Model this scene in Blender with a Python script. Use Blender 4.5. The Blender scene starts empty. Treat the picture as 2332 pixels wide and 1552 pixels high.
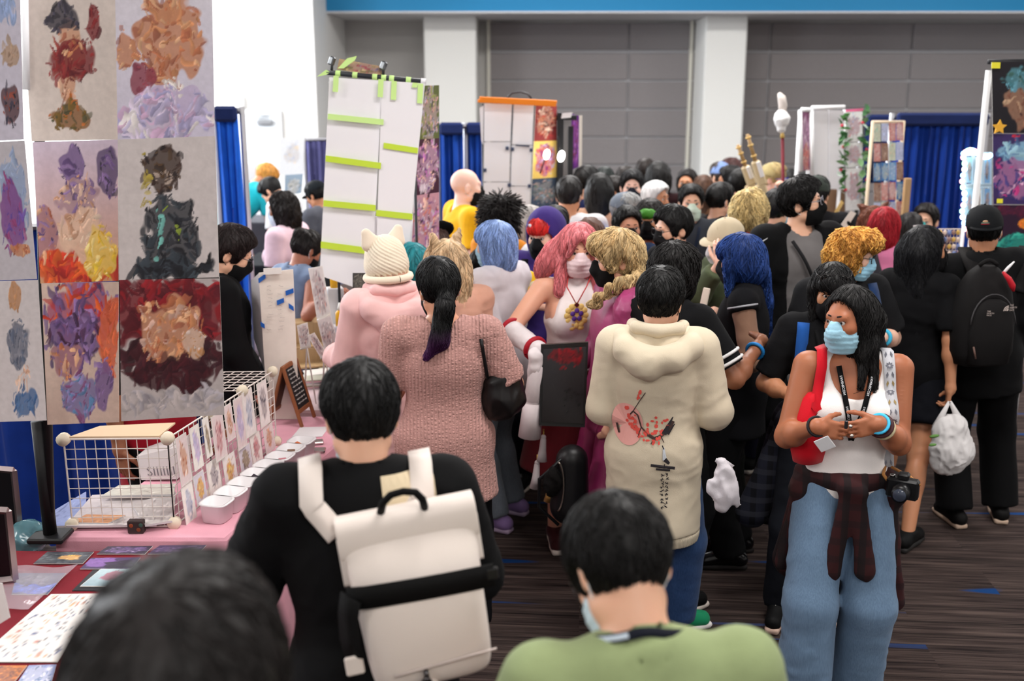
import bpy, math, random
import numpy as np
from mathutils import Vector, Matrix
from mathutils.kdtree import KDTree
from mathutils.bvhtree import BVHTree
random.seed(11)
SC = bpy.context.scene
COL = SC.collection
# ---------------------------------------------------------------- camera
FPX, CX, CY = 2400.0, 1166.0, 776.0
CAM_Z, PITCH = 2.35, math.radians(13.5)
cam_d = bpy.data.cameras.new('camera')
cam = bpy.data.objects.new('camera', cam_d)
COL.objects.link(cam)
cam.location = (0, 0, CAM_Z)
cam.rotation_euler = (math.pi / 2 - PITCH, 0, 0)
cam_d.sensor_width = 36.0
cam_d.lens = FPX / 2332.0 * 36.0
cam_d.clip_start, cam_d.clip_end = 0.05, 100
cam_d.dof.use_dof = True
cam_d.dof.focus_distance = 4.0
cam_d.dof.aperture_fstop = 2.2
SC.camera = cam
# ---------------------------------------------------------------- world, lights, exposure
SC.view_settings.view_transform = 'Standard'
SC.view_settings.look = 'None'
SC.view_settings.gamma = 1.0
SC.view_settings.use_curve_mapping = False
SC.view_settings.exposure = 0.55
W = bpy.data.worlds.new('hall_air')
SC.world = W
W.use_nodes = True
W.node_tree.nodes['Background'].inputs[0].default_value = (0.86, 0.90, 1.0, 1)
W.node_tree.nodes['Background'].inputs[1].default_value = 0.12
def area_light(name, loc, size, power, aim=None, color=(1, 1, 1)):
    d = bpy.data.lights.new(name, 'AREA')
    d.shape = 'RECTANGLE'
    d.size, d.size_y = size
    d.energy = power
    d.color = color
    o = bpy.data.objects.new(name, d)
    COL.objects.link(o)
    o.location = loc
    if aim is not None:
        o.rotation_euler = (Vector(aim) - Vector(loc)).to_track_quat('-Z', 'Y').to_euler()
    return o
# rows of ceiling fixtures, an added fill row, and the daylight of the big windows on the left far side
for lx in (-5.0, 1.2, 7.4):
    for ly, pw in ((-2.1, 105), (3.2, 95), (8.5, 150), (13.5, 180)):  # the row behind the camera is unseen, added as frontal fill
        area_light('ceiling_and_fill_light', (lx, ly, 4.92), (2.4, 1.0), pw, (lx, ly, 0), (1.0, 0.97, 0.94))
area_light('window_daylight', (-9.4, 14.5, 3.2), (6.0, 3.2), 900, (0, 12.5, 1.2), (0.90, 0.95, 1.0))
area_light('window_daylight', (-9.4, 7.0, 3.2), (4.0, 3.0), 200, (0, 6.0, 1.2), (0.92, 0.96, 1.0))
SC.cycles.use_denoising = True
SC.cycles.max_bounces = 5
SC.cycles.diffuse_bounces = 3
SC.cycles.glossy_bounces = 2
SC.cycles.transmission_bounces = 4
SC.cycles.transparent_max_bounces = 8
SC.cycles.caustics_reflective = False
SC.cycles.caustics_refractive = False
# ---------------------------------------------------------------- helpers: places
CP, SP = math.cos(PITCH), math.sin(PITCH)
def at(px, py, D):
    """the point at forward distance D (metres) that the photograph shows at (px, py)"""
    u, v = (px - CX) / FPX, (py - CY) / FPX
    t = D / (CP - v * SP)
    return Vector((u * t, D, CAM_Z + t * (-SP - v * CP)))
def atz(px, py, z):
    u, v = (px - CX) / FPX, (py - CY) / FPX
    t = (z - CAM_Z) / (-SP - v * CP)
    return Vector((u * t, t * (CP - v * SP), z))
A3 = lambda *v: np.array(v, dtype=np.float64)
def unit(v):
    v = np.asarray(v, float)
    return v / (np.linalg.norm(v) + 1e-12)
def rot(yaw=0, pitch=0, roll=0):
    """yaw to the right, pitch downwards, roll to the right; local front is +y"""
    cy, sy = math.cos(-yaw), math.sin(-yaw)
    cp, sp = math.cos(-pitch), math.sin(-pitch)
    cr, sr = math.cos(roll), math.sin(roll)
    Z = np.array([[cy, -sy, 0], [sy, cy, 0], [0, 0, 1]])
    X = np.array([[1, 0, 0], [0, cp, -sp], [0, sp, cp]])
    Y = np.array([[cr, 0, sr], [0, 1, 0], [-sr, 0, cr]])
    return Z @ X @ Y
# ---------------------------------------------------------------- helpers: materials
MATS = {}
def srgb(r, g, b):
    f = lambda c: c / 12.92 if c <= 0.04045 else ((c + 0.055) / 1.055) ** 2.4
    return (f(r / 255), f(g / 255), f(b / 255), 1)
def new_mat(name):
    m = bpy.data.materials.new(name)
    m.use_nodes = True
    nt = m.node_tree
    return m, nt, nt.nodes['Principled BSDF']
def node(nt, typ, **kw):
    n = nt.nodes.new(typ)
    for k, v in kw.items():
        if hasattr(n, k):
            setattr(n, k, v)
        else:
            n.inputs[k].default_value = v
    return n
def mix(nt, fac, a, b, mode='MIX'):
    n = nt.nodes.new('ShaderNodeMix')
    n.data_type = 'RGBA'
    n.blend_type = mode
    for sock, v in ((n.inputs[0], fac), (n.inputs[6], a), (n.inputs[7], b)):
        if hasattr(v, 'is_output') or isinstance(v, bpy.types.NodeSocket):
            nt.links.new(v, sock)
        elif v is not None:
            sock.default_value = v
    return n.outputs[2]
def bump(nt, p, height, strength, dist):
    b = node(nt, 'ShaderNodeBump', Strength=strength, Distance=dist)
    nt.links.new(height, b.inputs['Height'])
    nt.links.new(b.outputs[0], p.inputs['Normal'])
def M(kind, rgb, rough=None, **o):
    key = (kind, tuple(rgb), rough, tuple(sorted(o.items())))
    o = dict(o)
    if key in MATS:
        return MATS[key]
    m, nt, p = new_mat(kind)
    if kind in ('cloth', 'hair', 'felt') and max(rgb) < 60:
        rgb = tuple(v * .62 for v in rgb)
        o['sheen'] = 0.0
    c = srgb(*rgb)
    dk = tuple(x * o.get('dark', 0.82) for x in c[:3]) + (1,)
    tc = nt.nodes.new('ShaderNodeTexCoord')
    p.inputs['Specular IOR Level'].default_value = o.get('spec', 0.3)
    if kind == 'plain':
        p.inputs['Base Color'].default_value = c
        p.inputs['Roughness'].default_value = 0.5 if rough is None else rough
    elif kind == 'metal':
        p.inputs['Base Color'].default_value = c
        p.inputs['Metallic'].default_value = 1
        p.inputs['Roughness'].default_value = 0.35 if rough is None else rough
    elif kind == 'skin':
        n = node(nt, 'ShaderNodeTexNoise', Scale=14.0, Detail=3.0)
        nt.links.new(tc.outputs['Object'], n.inputs[0])
        red = (min(1, c[0] * 1.0), c[1] * 0.86, c[2] * 0.82, 1)
        nt.links.new(mix(nt, n.outputs[0], c, red), p.inputs['Base Color'])
        p.inputs['Roughness'].default_value = 0.48 if rough is None else rough
        p.inputs['Specular IOR Level'].default_value = 0.4
        p.inputs['Subsurface Weight'].default_value = 0.12
        p.inputs['Subsurface Radius'].default_value = (0.012, 0.005, 0.003)
    elif kind in ('cloth', 'knit', 'cable', 'denim', 'satin', 'felt'):
        n = node(nt, 'ShaderNodeTexNoise', Scale=o.get('scale', 7.0), Detail=4.0)
        nt.links.new(tc.outputs['Object'], n.inputs[0])
        r = node(nt, 'ShaderNodeMapRange')
        r.inputs[1].default_value, r.inputs[2].default_value = 0.35, 0.65
        nt.links.new(n.outputs[0], r.inputs[0])
        base = mix(nt, r.outputs[0], c, dk)
        f = node(nt, 'ShaderNodeTexNoise', Scale=420.0, Detail=1.0)
        nt.links.new(tc.outputs['Object'], f.inputs[0])
        h, st, ds = f.outputs[0], 0.35, 0.002
        if kind == 'denim':
            mp = node(nt, 'ShaderNodeMapping')
            mp.inputs['Scale'].default_value = (260, 260, 40)
            nt.links.new(tc.outputs['Object'], mp.inputs[0])
            g = node(nt, 'ShaderNodeTexNoise', Scale=1.0, Detail=2.0)
            nt.links.new(mp.outputs[0], g.inputs[0])
            lt = tuple(min(1, x * 1.5 + 0.02) for x in c[:3]) + (1,)
            base = mix(nt, g.outputs[0], base, lt)
            h = g.outputs[0]
        if kind in ('knit', 'cable'):
            w = node(nt, 'ShaderNodeTexWave', Scale=o.get('ws', 26.0), Distortion=o.get('wd', 1.2))
            w.bands_direction = o.get('dir', 'X')
            w.inputs['Detail'].default_value = 2.0
            w.inputs['Detail Scale'].default_value = 3.0
            nt.links.new(tc.outputs['Object'], w.inputs[0])
            h, st, ds = w.outputs[1], 0.9, o.get('wh', 0.006)
            dk2 = tuple(x * 0.72 for x in c[:3]) + (1,)
            base = mix(nt, w.outputs[1], dk2, base)
            if kind == 'cable':
                v = node(nt, 'ShaderNodeTexVoronoi', Scale=90.0)
                mp = node(nt, 'ShaderNodeMapping')
                mp.inputs['Scale'].default_value = (0.6, 0.6, 1.3)
                nt.links.new(tc.outputs['Object'], mp.inputs[0])
                nt.links.new(mp.outputs[0], v.inputs[0])
                ma = node(nt, 'ShaderNodeMath', operation='MULTIPLY')
                nt.links.new(w.outputs[1], ma.inputs[0])
                nt.links.new(v.outputs[0], ma.inputs[1])
                h = ma.outputs[0]
                base = mix(nt, v.outputs[0], base, dk2)
        nt.links.new(base, p.inputs['Base Color'])
        bump(nt, p, h, st, ds)
        rr = {'satin': 0.32, 'cloth': 0.85, 'felt': 0.95}.get(kind, 0.9)
        p.inputs['Roughness'].default_value = rr if rough is None else rough
        p.inputs['Sheen Weight'].default_value = 0.0 if kind == 'satin' else o.get('sheen', 0.08)
        p.inputs['Specular IOR Level'].default_value = 0.5 if kind == 'satin' else 0.15
    elif kind == 'hair':
        at_ = node(nt, 'ShaderNodeAttribute', attribute_name='shade')
        n = node(nt, 'ShaderNodeTexNoise', Scale=60.0, Detail=2.0)
        nt.links.new(tc.outputs['Object'], n.inputs[0])
        lt = tuple(min(1, x * o.get('light', 1.5) + 0.004) for x in c[:3]) + (1,)
        dk = tuple(x * 0.5 for x in c[:3]) + (1,)
        base = mix(nt, at_.outputs['Fac'], dk, lt)
        if 'tip' in o:
            sx = node(nt, 'ShaderNodeSeparateXYZ')
            nt.links.new(tc.outputs['Object'], sx.inputs[0])
            r = node(nt, 'ShaderNodeMapRange')
            r.inputs[1].default_value, r.inputs[2].default_value = o['tz'], o['tz'] - 0.12
            nt.links.new(sx.outputs[2], r.inputs[0])
            base = mix(nt, r.outputs[0], base, srgb(*o['tip']))
        nt.links.new(base, p.inputs['Base Color'])
        bump(nt, p, n.outputs[0], 0.25, 0.004)
        p.inputs['Roughness'].default_value = 0.55 if rough is None else rough
        p.inputs['Specular IOR Level'].default_value = 0.3
    elif kind == 'plaid':
        sx = node(nt, 'ShaderNodeSeparateXYZ')
        nt.links.new(tc.outputs['Object'], sx.inputs[0])
        cols = []
        for i, sc_ in ((0, 95.0), (2, 95.0)):
            ma = node(nt, 'ShaderNodeMath', operation='MULTIPLY')
            ma.inputs[1].default_value = sc_
            nt.links.new(sx.outputs[i], ma.inputs[0])
            sn = node(nt, 'ShaderNodeMath', operation='SINE')
            nt.links.new(ma.outputs[0], sn.inputs[0])
            gt = node(nt, 'ShaderNodeMath', operation='GREATER_THAN')
            gt.inputs[1].default_value = 0.35
            nt.links.new(sn.outputs[0], gt.inputs[0])
            cols.append(gt.outputs[0])
        a = mix(nt, cols[0], c, srgb(*o['c2']))
        b_ = mix(nt, cols[1], a, srgb(*o['c3']))
        nt.links.new(mix(nt, 0.5, a, b_), p.inputs['Base Color'])
        p.inputs['Roughness'].default_value = 0.9
    elif kind == 'paint':                                   # flat print held in the mesh's colour attribute
        a = node(nt, 'ShaderNodeVertexColor', layer_name='Col')
        n = node(nt, 'ShaderNodeTexNoise', Scale=55.0, Detail=3.0)
        nt.links.new(tc.outputs['Object'], n.inputs[0])
        hs = node(nt, 'ShaderNodeHueSaturation')
        r = node(nt, 'ShaderNodeMapRange')
        r.inputs[3].default_value, r.inputs[4].default_value = 0.86, 1.14
        nt.links.new(n.outputs[0], r.inputs[0])
        nt.links.new(r.outputs[0], hs.inputs['Value'])
        nt.links.new(a.outputs[0], hs.inputs['Color'])
        nt.links.new(hs.outputs[0], p.inputs['Base Color'])
        p.inputs['Roughness'].default_value = 0.45 if rough is None else rough
    elif kind == 'clear':
        p.inputs['Base Color'].default_value = c
        p.inputs['Roughness'].default_value = 0.12 if rough is None else rough
        p.inputs['Alpha'].default_value = o.get('alpha', 0.25)
        p.inputs['Specular IOR Level'].default_value = 0.8
        n = node(nt, 'ShaderNodeTexNoise', Scale=9.0, Detail=3.0)
        nt.links.new(tc.outputs['Object'], n.inputs[0])
        bump(nt, p, n.outputs[0], 0.5, 0.02)
    elif kind == 'wood':
        mp = node(nt, 'ShaderNodeMapping')
        mp.inputs['Scale'].default_value = (30, 30, 3)
        nt.links.new(tc.outputs['Object'], mp.inputs[0])
        n = node(nt, 'ShaderNodeTexNoise', Scale=1.5, Detail=4.0)
        nt.links.new(mp.outputs[0], n.inputs[0])
        nt.links.new(mix(nt, n.outputs[0], c, tuple(x * 0.55 for x in c[:3]) + (1,)), p.inputs['Base Color'])
        p.inputs['Roughness'].default_value = 0.55
    elif kind == 'emit':
        p.inputs['Base Color'].default_value = c
        p.inputs['Emission Color'].default_value = c
        p.inputs['Emission Strength'].default_value = o.get('power', 4.0)
    if 'coat' in o:
        p.inputs['Coat Weight'].default_value = o['coat']
    MATS[key] = m
    return m
# ---------------------------------------------------------------- helpers: meshes and objects
def link(name, me, mats=(), parent=None):
    o = bpy.data.objects.new(name, me)
    COL.objects.link(o)
    for m in (mats if isinstance(mats, (list, tuple)) else [mats]):
        me.materials.append(m)
    if parent is not None:
        o.parent = parent
    return o
def fast_mesh(name, V, polys, smooth=True, midx=None, attr=None):
    """polys: (n,4) or (n,3) array, or a list of tuples"""
    me = bpy.data.meshes.new(name)
    V = np.asarray(V, np.float32)
    if isinstance(polys, np.ndarray):
        n, k = polys.shape
        me.vertices.add(len(V))
        me.vertices.foreach_set('co', V.ravel())
        me.loops.add(n * k)
        me.loops.foreach_set('vertex_index', polys.astype(np.int32).ravel())
        me.polygons.add(n)
        me.polygons.foreach_set('loop_start', np.arange(0, n * k, k, dtype=np.int32))
        try:
            me.polygons.foreach_set('loop_total', np.full(n, k, np.int32))
        except Exception:
            pass
    else:
        me.from_pydata(V.tolist(), [], polys)
    me.update(calc_edges=True)
    np_ = len(me.polygons)
    me.polygons.foreach_set('use_smooth', np.full(np_, smooth, bool))
    if midx is not None:
        me.polygons.foreach_set('material_index', np.asarray(midx, np.int32))
    if attr:
        for an, vals in attr.items():
            if np.ndim(vals) == 1:
                a = me.attributes.new(an, 'FLOAT', 'POINT')
                a.data.foreach_set('value', np.asarray(vals, np.float32))
            else:
                a = me.color_attributes.new(an, 'FLOAT_COLOR', 'POINT')
                a.data.foreach_set('color', np.asarray(vals, np.float32).ravel())
    me.update()
    return me
class MB:
    """collects simple shapes; build() links them as one mesh object"""
    def __init__(s):
        s.v, s.f, s.m = [], [], []
    def add(s, V, F, mi=0):
        b = len(s.v)
        s.v += [tuple(map(float, p)) for p in V]
        s.f += [tuple(i + b for i in f) for f in F]
        s.m += [mi] * len(F)
        return s
    def box(s, c, size, R=None, bev=0.0, mi=0):
        hx, hy, hz = (x / 2 for x in size)
        R = np.eye(3) if R is None else R
        b = min(bev, hx * .9, hy * .9, hz * .9)
        if b <= 0:
            P = [(x, y, z) for x in (-hx, hx) for y in (-hy, hy) for z in (-hz, hz)]
            F = [(0, 1, 3, 2), (4, 6, 7, 5), (0, 4, 5, 1), (2, 3, 7, 6), (0, 2, 6, 4), (1, 5, 7, 3)]
        else:
            P, F, idx = [], [], {}
            for sx in (-1, 1):
                for sy in (-1, 1):
                    for sz in (-1, 1):
                        for a in range(3):
                            q = [sx * (hx - b), sy * (hy - b), sz * (hz - b)]
                            q[a] = (sx * hx, sy * hy, sz * hz)[a]
                            idx[sx, sy, sz, a] = len(P)
                            P.append(q)
            def g(x, y, z, a):
                return idx[x, y, z, a]
            for t in (-1, 1):
                F.append((g(t, -1, -1, 0), g(t, 1, -1, 0), g(t, 1, 1, 0), g(t, -1, 1, 0))[::t])
                F.append((g(-1, t, -1, 1), g(-1, t, 1, 1), g(1, t, 1, 1), g(1, t, -1, 1))[::t])
                F.append((g(-1, -1, t, 2), g(1, -1, t, 2), g(1, 1, t, 2), g(-1, 1, t, 2))[::t])
            for u in (-1, 1):
                for w in (-1, 1):
                    F.append((g(-1, u, w, 1), g(1, u, w, 1), g(1, u, w, 2), g(-1, u, w, 2))[::(1 if u * w > 0 else -1)])
                    F.append((g(u, -1, w, 2), g(u, 1, w, 2), g(u, 1, w, 0), g(u, -1, w, 0))[::(1 if u * w > 0 else -1)])
                    F.append((g(u, w, -1, 0), g(u, w, 1, 0), g(u, w, 1, 1), g(u, w, -1, 1))[::(1 if u * w > 0 else -1)])
                    for k in (-1, 1):
                        F.append((g(u, w, k, 0), g(u, w, k, 1), g(u, w, k, 2))[::(1 if u * w * k > 0 else -1)])
        return s.add([R @ np.array(p) + np.array(c) for p in P], F, mi)
    def tube(s, pts, r, n=6, cap=True, mi=0, flat=1.0, up=None):
        pts = [np.array(p, float) for p in pts]
        rs = list(r) if hasattr(r, '__len__') else [r] * len(pts)
        ring, prev = [], None
        for i, p in enumerate(pts):
            t = unit(pts[min(i + 1, len(pts) - 1)] - pts[max(i - 1, 0)])
            ref = np.array(up if up is not None else ((0, 0, 1) if abs(t[2]) < .9 else (0, 1, 0)), float)
            if prev is not None and up is None:
                ref = prev
            a = unit(np.cross(t, np.cross(ref, t)) if np.linalg.norm(np.cross(ref, t)) > 1e-6 else np.cross(t, (1, .3, 0)))
            prev = a
            b = np.cross(t, a)
            ring.append([p + rs[i] * (flat * math.cos(k * 2 * math.pi / n) * a + math.sin(k * 2 * math.pi / n) * b) for k in range(n)])
        V = [q for rg in ring for q in rg]
        F = [(i * n + k, i * n + (k + 1) % n, (i + 1) * n + (k + 1) % n, (i + 1) * n + k) for i in range(len(pts) - 1) for k in range(n)]
        if cap:
            F += [tuple(range(n))[::-1], tuple((len(pts) - 1) * n + k for k in range(n))]
        return s.add(V, F, mi)
    def ball(s, c, r, nu=10, nv=7, mi=0, R=None):
        r = (r, r, r) if not hasattr(r, '__len__') else r
        R = np.eye(3) if R is None else R
        V = [(0, 0, 1)]
        for j in range(1, nv):
            t = math.pi * j / nv
            V += [(math.sin(t) * math.cos(2 * math.pi * i / nu), math.sin(t) * math.sin(2 * math.pi * i / nu), math.cos(t)) for i in range(nu)]
        V.append((0, 0, -1))
        F = [(0, 1 + i, 1 + (i + 1) % nu) for i in range(nu)]
        for j in range(nv - 2):
            a, b = 1 + j * nu, 1 + (j + 1) * nu
            F += [(a + i, b + i, b + (i + 1) % nu, a + (i + 1) % nu) for i in range(nu)]
        e = len(V) - 1
        F += [(e, e - nu + (i + 1) % nu, e - nu + i) for i in range(nu)]
        return s.add([R @ (np.array(p) * r) + np.array(c) for p in V], F, mi)
    def loft(s, rings, cap=True, mi=0, closed=True):
        n = len(rings[0])
        V = [q for rg in rings for q in rg]
        F = []
        for i in range(len(rings) - 1):
            for k in range(n if closed else n - 1):
                F.append((i * n + k, i * n + (k + 1) % n, (i + 1) * n + (k + 1) % n, (i + 1) * n + k))
        if cap and closed:
            F += [tuple(range(n))[::-1], tuple((len(rings) - 1) * n + k for k in range(n))]
        return s.add(V, F, mi)
    def prism(s, poly, depth, fr=None, mi=0):
        """a flat outline (x, z) given the thickness depth along y; fr maps local points to the scene"""
        fr = fr or (lambda p: p)
        n = len(poly)
        V = [fr((x, -depth / 2, z)) for x, z in poly] + [fr((x, depth / 2, z)) for x, z in poly]
        F = [tuple(range(n)), tuple(range(n, 2 * n))[::-1]] + [(i, i + n, (i + 1) % n + n, (i + 1) % n) for i in range(n)]
        return s.add(V, F, mi)
    def build(s, name, mats, parent=None, smooth=False):
        return link(name, fast_mesh(name, s.v, s.f, smooth, s.m), mats, parent)
def frame(o, r, n):
    """local (x along r, y along n, z up) -> scene"""
    o, r = np.array(o, float), unit(r)
    n = unit(np.array(n, float) - r * np.dot(n, r))
    u = np.cross(r, n)
    return lambda p: o + r * p[0] + n * p[1] + u * p[2]
def yawm(a):
    c, s_ = math.cos(a), math.sin(a)
    return np.array([[c, -s_, 0], [s_, c, 0], [0, 0, 1]])
def tag(o, label, cat, group=None, kind=None):
    o['label'] = label
    o['category'] = cat
    if group:
        o['group'] = group
    if kind:
        o['kind'] = kind
    return o
def struct(o):
    o['kind'] = 'structure'
    return o
def empty(name, loc=(0, 0, 0), rz=0.0):
    o = bpy.data.objects.new(name, None)
    COL.objects.link(o)
    o.location = loc
    o.rotation_euler = (0, 0, rz)
    o.empty_display_size = 0.1
    return o
# ---------------------------------------------------------------- helpers: implicit shapes -> one continuous mesh
_HT = np.random.default_rng(5).random(4096).astype(np.float32)
def vnoise(P, s, seed=0):
    P = np.asarray(P, np.float64) * s
    i = np.floor(P).astype(np.int64)
    f = P - i
    f = f * f * (3 - 2 * f)
    out = np.zeros(len(P))
    for dx in (0, 1):
        for dy in (0, 1):
            for dz in (0, 1):
                h = ((i[:, 0] + dx) * 73856093 ^ (i[:, 1] + dy) * 19349663 ^ (i[:, 2] + dz) * 83492791 ^ seed * 2654435) & 4095
                w = (f[:, 0] if dx else 1 - f[:, 0]) * (f[:, 1] if dy else 1 - f[:, 1]) * (f[:, 2] if dz else 1 - f[:, 2])
                out += w * _HT[h]
    return out * 2 - 1
def rc(a, b, ra, rb, k=0.02, sc=(1, 1, 1), op='u'):
    a, b = np.array(a, float), np.array(b, float)
    s = np.array(sc, float)
    def fn(X, Y, Z):
        px, py, pz = (X - a[0]) * s[0], (Y - a[1]) * s[1], (Z - a[2]) * s[2]
        d = (b - a) * s
        t = np.clip((px * d[0] + py * d[1] + pz * d[2]) / (d @ d + 1e-9), 0, 1)
        return (np.sqrt((px - t * d[0]) ** 2 + (py - t * d[1]) ** 2 + (pz - t * d[2]) ** 2) - (ra + (rb - ra) * t)) / s.max()
    R = np.maximum(ra, rb) / s
    m = k + 0.02
    return (op, fn, np.minimum(a, b) - R - m, np.maximum(a, b) + R + m, k)
def ell(c, r, k=0.02, R=None, op='u'):
    c, r = np.array(c, float), np.array(r, float)
    def fn(X, Y, Z):
        px, py, pz = X - c[0], Y - c[1], Z - c[2]
        if R is not None:
            px, py, pz = (R[0, i] * px + R[1, i] * py + R[2, i] * pz for i in range(3))
        k0 = np.sqrt((px / r[0]) ** 2 + (py / r[1]) ** 2 + (pz / r[2]) ** 2)
        k1 = np.sqrt((px / r[0] ** 2) ** 2 + (py / r[1] ** 2) ** 2 + (pz / r[2] ** 2) ** 2) + 1e-9
        return k0 * (k0 - 1) / k1
    ext = r if R is None else np.abs(R) @ r
    return (op, fn, c - ext - k - .02, c + ext + k + .02, k)
def rbox(c, half, rad, k=0.01, R=None, op='u'):
    c, h = np.array(c, float), np.array(half, float) - rad
    def fn(X, Y, Z):
        px, py, pz = X - c[0], Y - c[1], Z - c[2]
        if R is not None:
            px, py, pz = (R[0, i] * px + R[1, i] * py + R[2, i] * pz for i in range(3))
        qx, qy, qz = np.abs(px) - h[0], np.abs(py) - h[1], np.abs(pz) - h[2]
        o = np.sqrt(np.maximum(qx, 0) ** 2 + np.maximum(qy, 0) ** 2 + np.maximum(qz, 0) ** 2)
        return o + np.minimum(np.maximum(qx, np.maximum(qy, qz)), 0) - rad
    e = np.array(half, float) if R is None else np.abs(R) @ np.array(half, float)
    return (op, fn, c - e - k - .02, c + e + k + .02, k)
def cut(n, p, lo=(-9, -9, -9), hi=(9, 9, 9), k=0.004):
    """keeps the side of the plane that n points away from, inside the box lo..hi"""
    n, p = unit(n), np.array(p, float)
    def fn(X, Y, Z):
        return -((X - p[0]) * n[0] + (Y - p[1]) * n[1] + (Z - p[2]) * n[2])
    return ('s', fn, np.array(lo, float), np.array(hi, float), k)
def grp(prims, k=0.02):
    """pieces cut among themselves first, then joined to the rest"""
    us = [p for p in prims if p[0] == 'u']
    if not us:
        return []
    lo = np.min([p[2] for p in us], 0)
    hi = np.max([p[3] for p in us], 0)
    def fn(X, Y, Z):
        A = None
        for op, f, l, h, kk in prims:
            d = f(X, Y, Z)
            if A is None:
                A = d + 0 * (X + Y + Z)
            elif op == 'u':
                hh = np.clip(0.5 + 0.5 * (A - d) / kk, 0, 1)
                A = A * (1 - hh) + d * hh - kk * hh * (1 - hh)
            else:
                B = np.maximum(A, -d)
                inb = ((X >= l[0]) & (X <= h[0])) & ((Y >= l[1]) & (Y <= h[1])) & ((Z >= l[2]) & (Z <= h[2]))
                A = np.where(inb, B, A)
        return A
    return [('u', fn, lo, hi, k)]
def axis(lo, hi, base, fine):
    out, x = [lo], lo
    while x < hi:
        st = base
        for a, b, r in fine:
            if a - base < x < b:
                st = min(st, r)
        x += st
        out.append(x)
    return np.array(out, np.float32)
def sdf(prims, res, fine=(), disp=None):
    us = [p for p in prims if p[0] == 'u']
    lo = np.min([p[2] for p in us], 0)
    hi = np.max([p[3] for p in us], 0)
    ax = [axis(lo[i], hi[i], res, [(f[0][i], f[1][i], f[2]) for f in fine]) for i in range(3)]
    F = np.full([len(a) for a in ax], 5.0, np.float32)
    for op, fn, l, h, k in prims:
        s = [slice(max(0, int(np.searchsorted(ax[i], l[i])) - 1), int(np.searchsorted(ax[i], h[i])) + 1) for i in range(3)]
        X, Y, Z = ax[0][s[0]][:, None, None], ax[1][s[1]][None, :, None], ax[2][s[2]][None, None, :]
        if min(X.size, Y.size, Z.size) == 0:
            continue
        d = fn(X, Y, Z)
        A = F[s[0], s[1], s[2]]
        if op == 'u':
            hh = np.clip(0.5 + 0.5 * (A - d) / max(k, 1e-5), 0, 1)
            F[s[0], s[1], s[2]] = A * (1 - hh) + d * hh - k * hh * (1 - hh)
        else:
            e = -d
            hh = np.clip(0.5 - 0.5 * (A - e) / max(k, 1e-5), 0, 1)
            F[s[0], s[1], s[2]] = A * (1 - hh) + e * hh + k * hh * (1 - hh)
    V, Q = nets(F, ax)
    return V, Q
def nets(F, ax):
    S = F < 0
    c = [S[i:F.shape[0] - 1 + i, j:F.shape[1] - 1 + j, l:F.shape[2] - 1 + l] for i in (0, 1) for j in (0, 1) for l in (0, 1)]
    anyv, allv = c[0].copy(), c[0].copy()
    for q in c[1:]:
        anyv |= q
        allv &= q
    act = np.argwhere(anyv & ~allv)
    if not len(act):
        return np.zeros((0, 3)), np.zeros((0, 4), int)
    idx = np.full(anyv.shape, -1, np.int32)
    idx[act[:, 0], act[:, 1], act[:, 2]] = np.arange(len(act))
    X = [a.astype(np.float64) for a in ax]
    corner = lambda d: F[act[:, 0] + d[0], act[:, 1] + d[1], act[:, 2] + d[2]].astype(np.float64)
    P, N = np.zeros((len(act), 3)), np.zeros(len(act))
    vals = {(i, j, l): corner((i, j, l)) for i in (0, 1) for j in (0, 1) for l in (0, 1)}
    for a in range(3):
        o = [b for b in range(3) if b != a]
        for u in (0, 1):
            for v in (0, 1):
                d0 = [0, 0, 0]
                d0[o[0]], d0[o[1]] = u, v
                d1 = list(d0)
                d1[a] = 1
                f0, f1 = vals[tuple(d0)], vals[tuple(d1)]
                cr = (f0 < 0) != (f1 < 0)
                t = np.where(cr, f0 / np.where(cr, f0 - f1, 1), 0)
                p = np.stack([X[b][act[:, b] + d0[b]] for b in range(3)], 1)
                p[:, a] += t * (X[a][act[:, a] + 1] - X[a][act[:, a]])
                P[cr] += p[cr]
                N += cr
    P /= N[:, None]
    Q = []
    for a in range(3):
        o = [(1, 2), (2, 0), (0, 1)][a]
        sl0, sl1 = [slice(None)] * 3, [slice(None)] * 3
        sl0[a], sl1[a] = slice(0, -1), slice(1, None)
        A, B = S[tuple(sl0)], S[tuple(sl1)]
        e = np.argwhere(A != B)
        ok = (e[:, o[0]] > 0) & (e[:, o[1]] > 0) & (e[:, o[0]] < F.shape[o[0]] - 1) & (e[:, o[1]] < F.shape[o[1]] - 1)
        e = e[ok]
        inside = A[e[:, 0], e[:, 1], e[:, 2]]
        def cell(du, dv):
            q = e.copy()
            q[:, o[0]] -= du
            q[:, o[1]] -= dv
            return idx[q[:, 0], q[:, 1], q[:, 2]]
        q = np.stack([cell(1, 1), cell(0, 1), cell(0, 0), cell(1, 0)], 1)
        q[~inside] = q[~inside][:, ::-1]
        Q.append(q)
    Q = np.concatenate(Q)
    return P, Q[(Q >= 0).all(1)]
def vnormals(V, Q):
    n = np.cross(V[Q[:, 2]] - V[Q[:, 0]], V[Q[:, 3]] - V[Q[:, 1]])
    N = np.zeros_like(V)
    for i in range(4):
        np.add.at(N, Q[:, i], n)
    return N / (np.linalg.norm(N, axis=1, keepdims=True) + 1e-12)
def relax(V, Q, it=1, f=0.5):
    for _ in range(it):
        S_, c = np.zeros_like(V), np.zeros(len(V))
        for i in range(4):
            a, b = Q[:, i], Q[:, (i + 1) % 4]
            np.add.at(S_, a, V[b])
            np.add.at(S_, b, V[a])
            np.add.at(c, a, 1)
            np.add.at(c, b, 1)
        V = V * (1 - f) + f * S_ / np.maximum(c, 1)[:, None]
    return V
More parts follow.
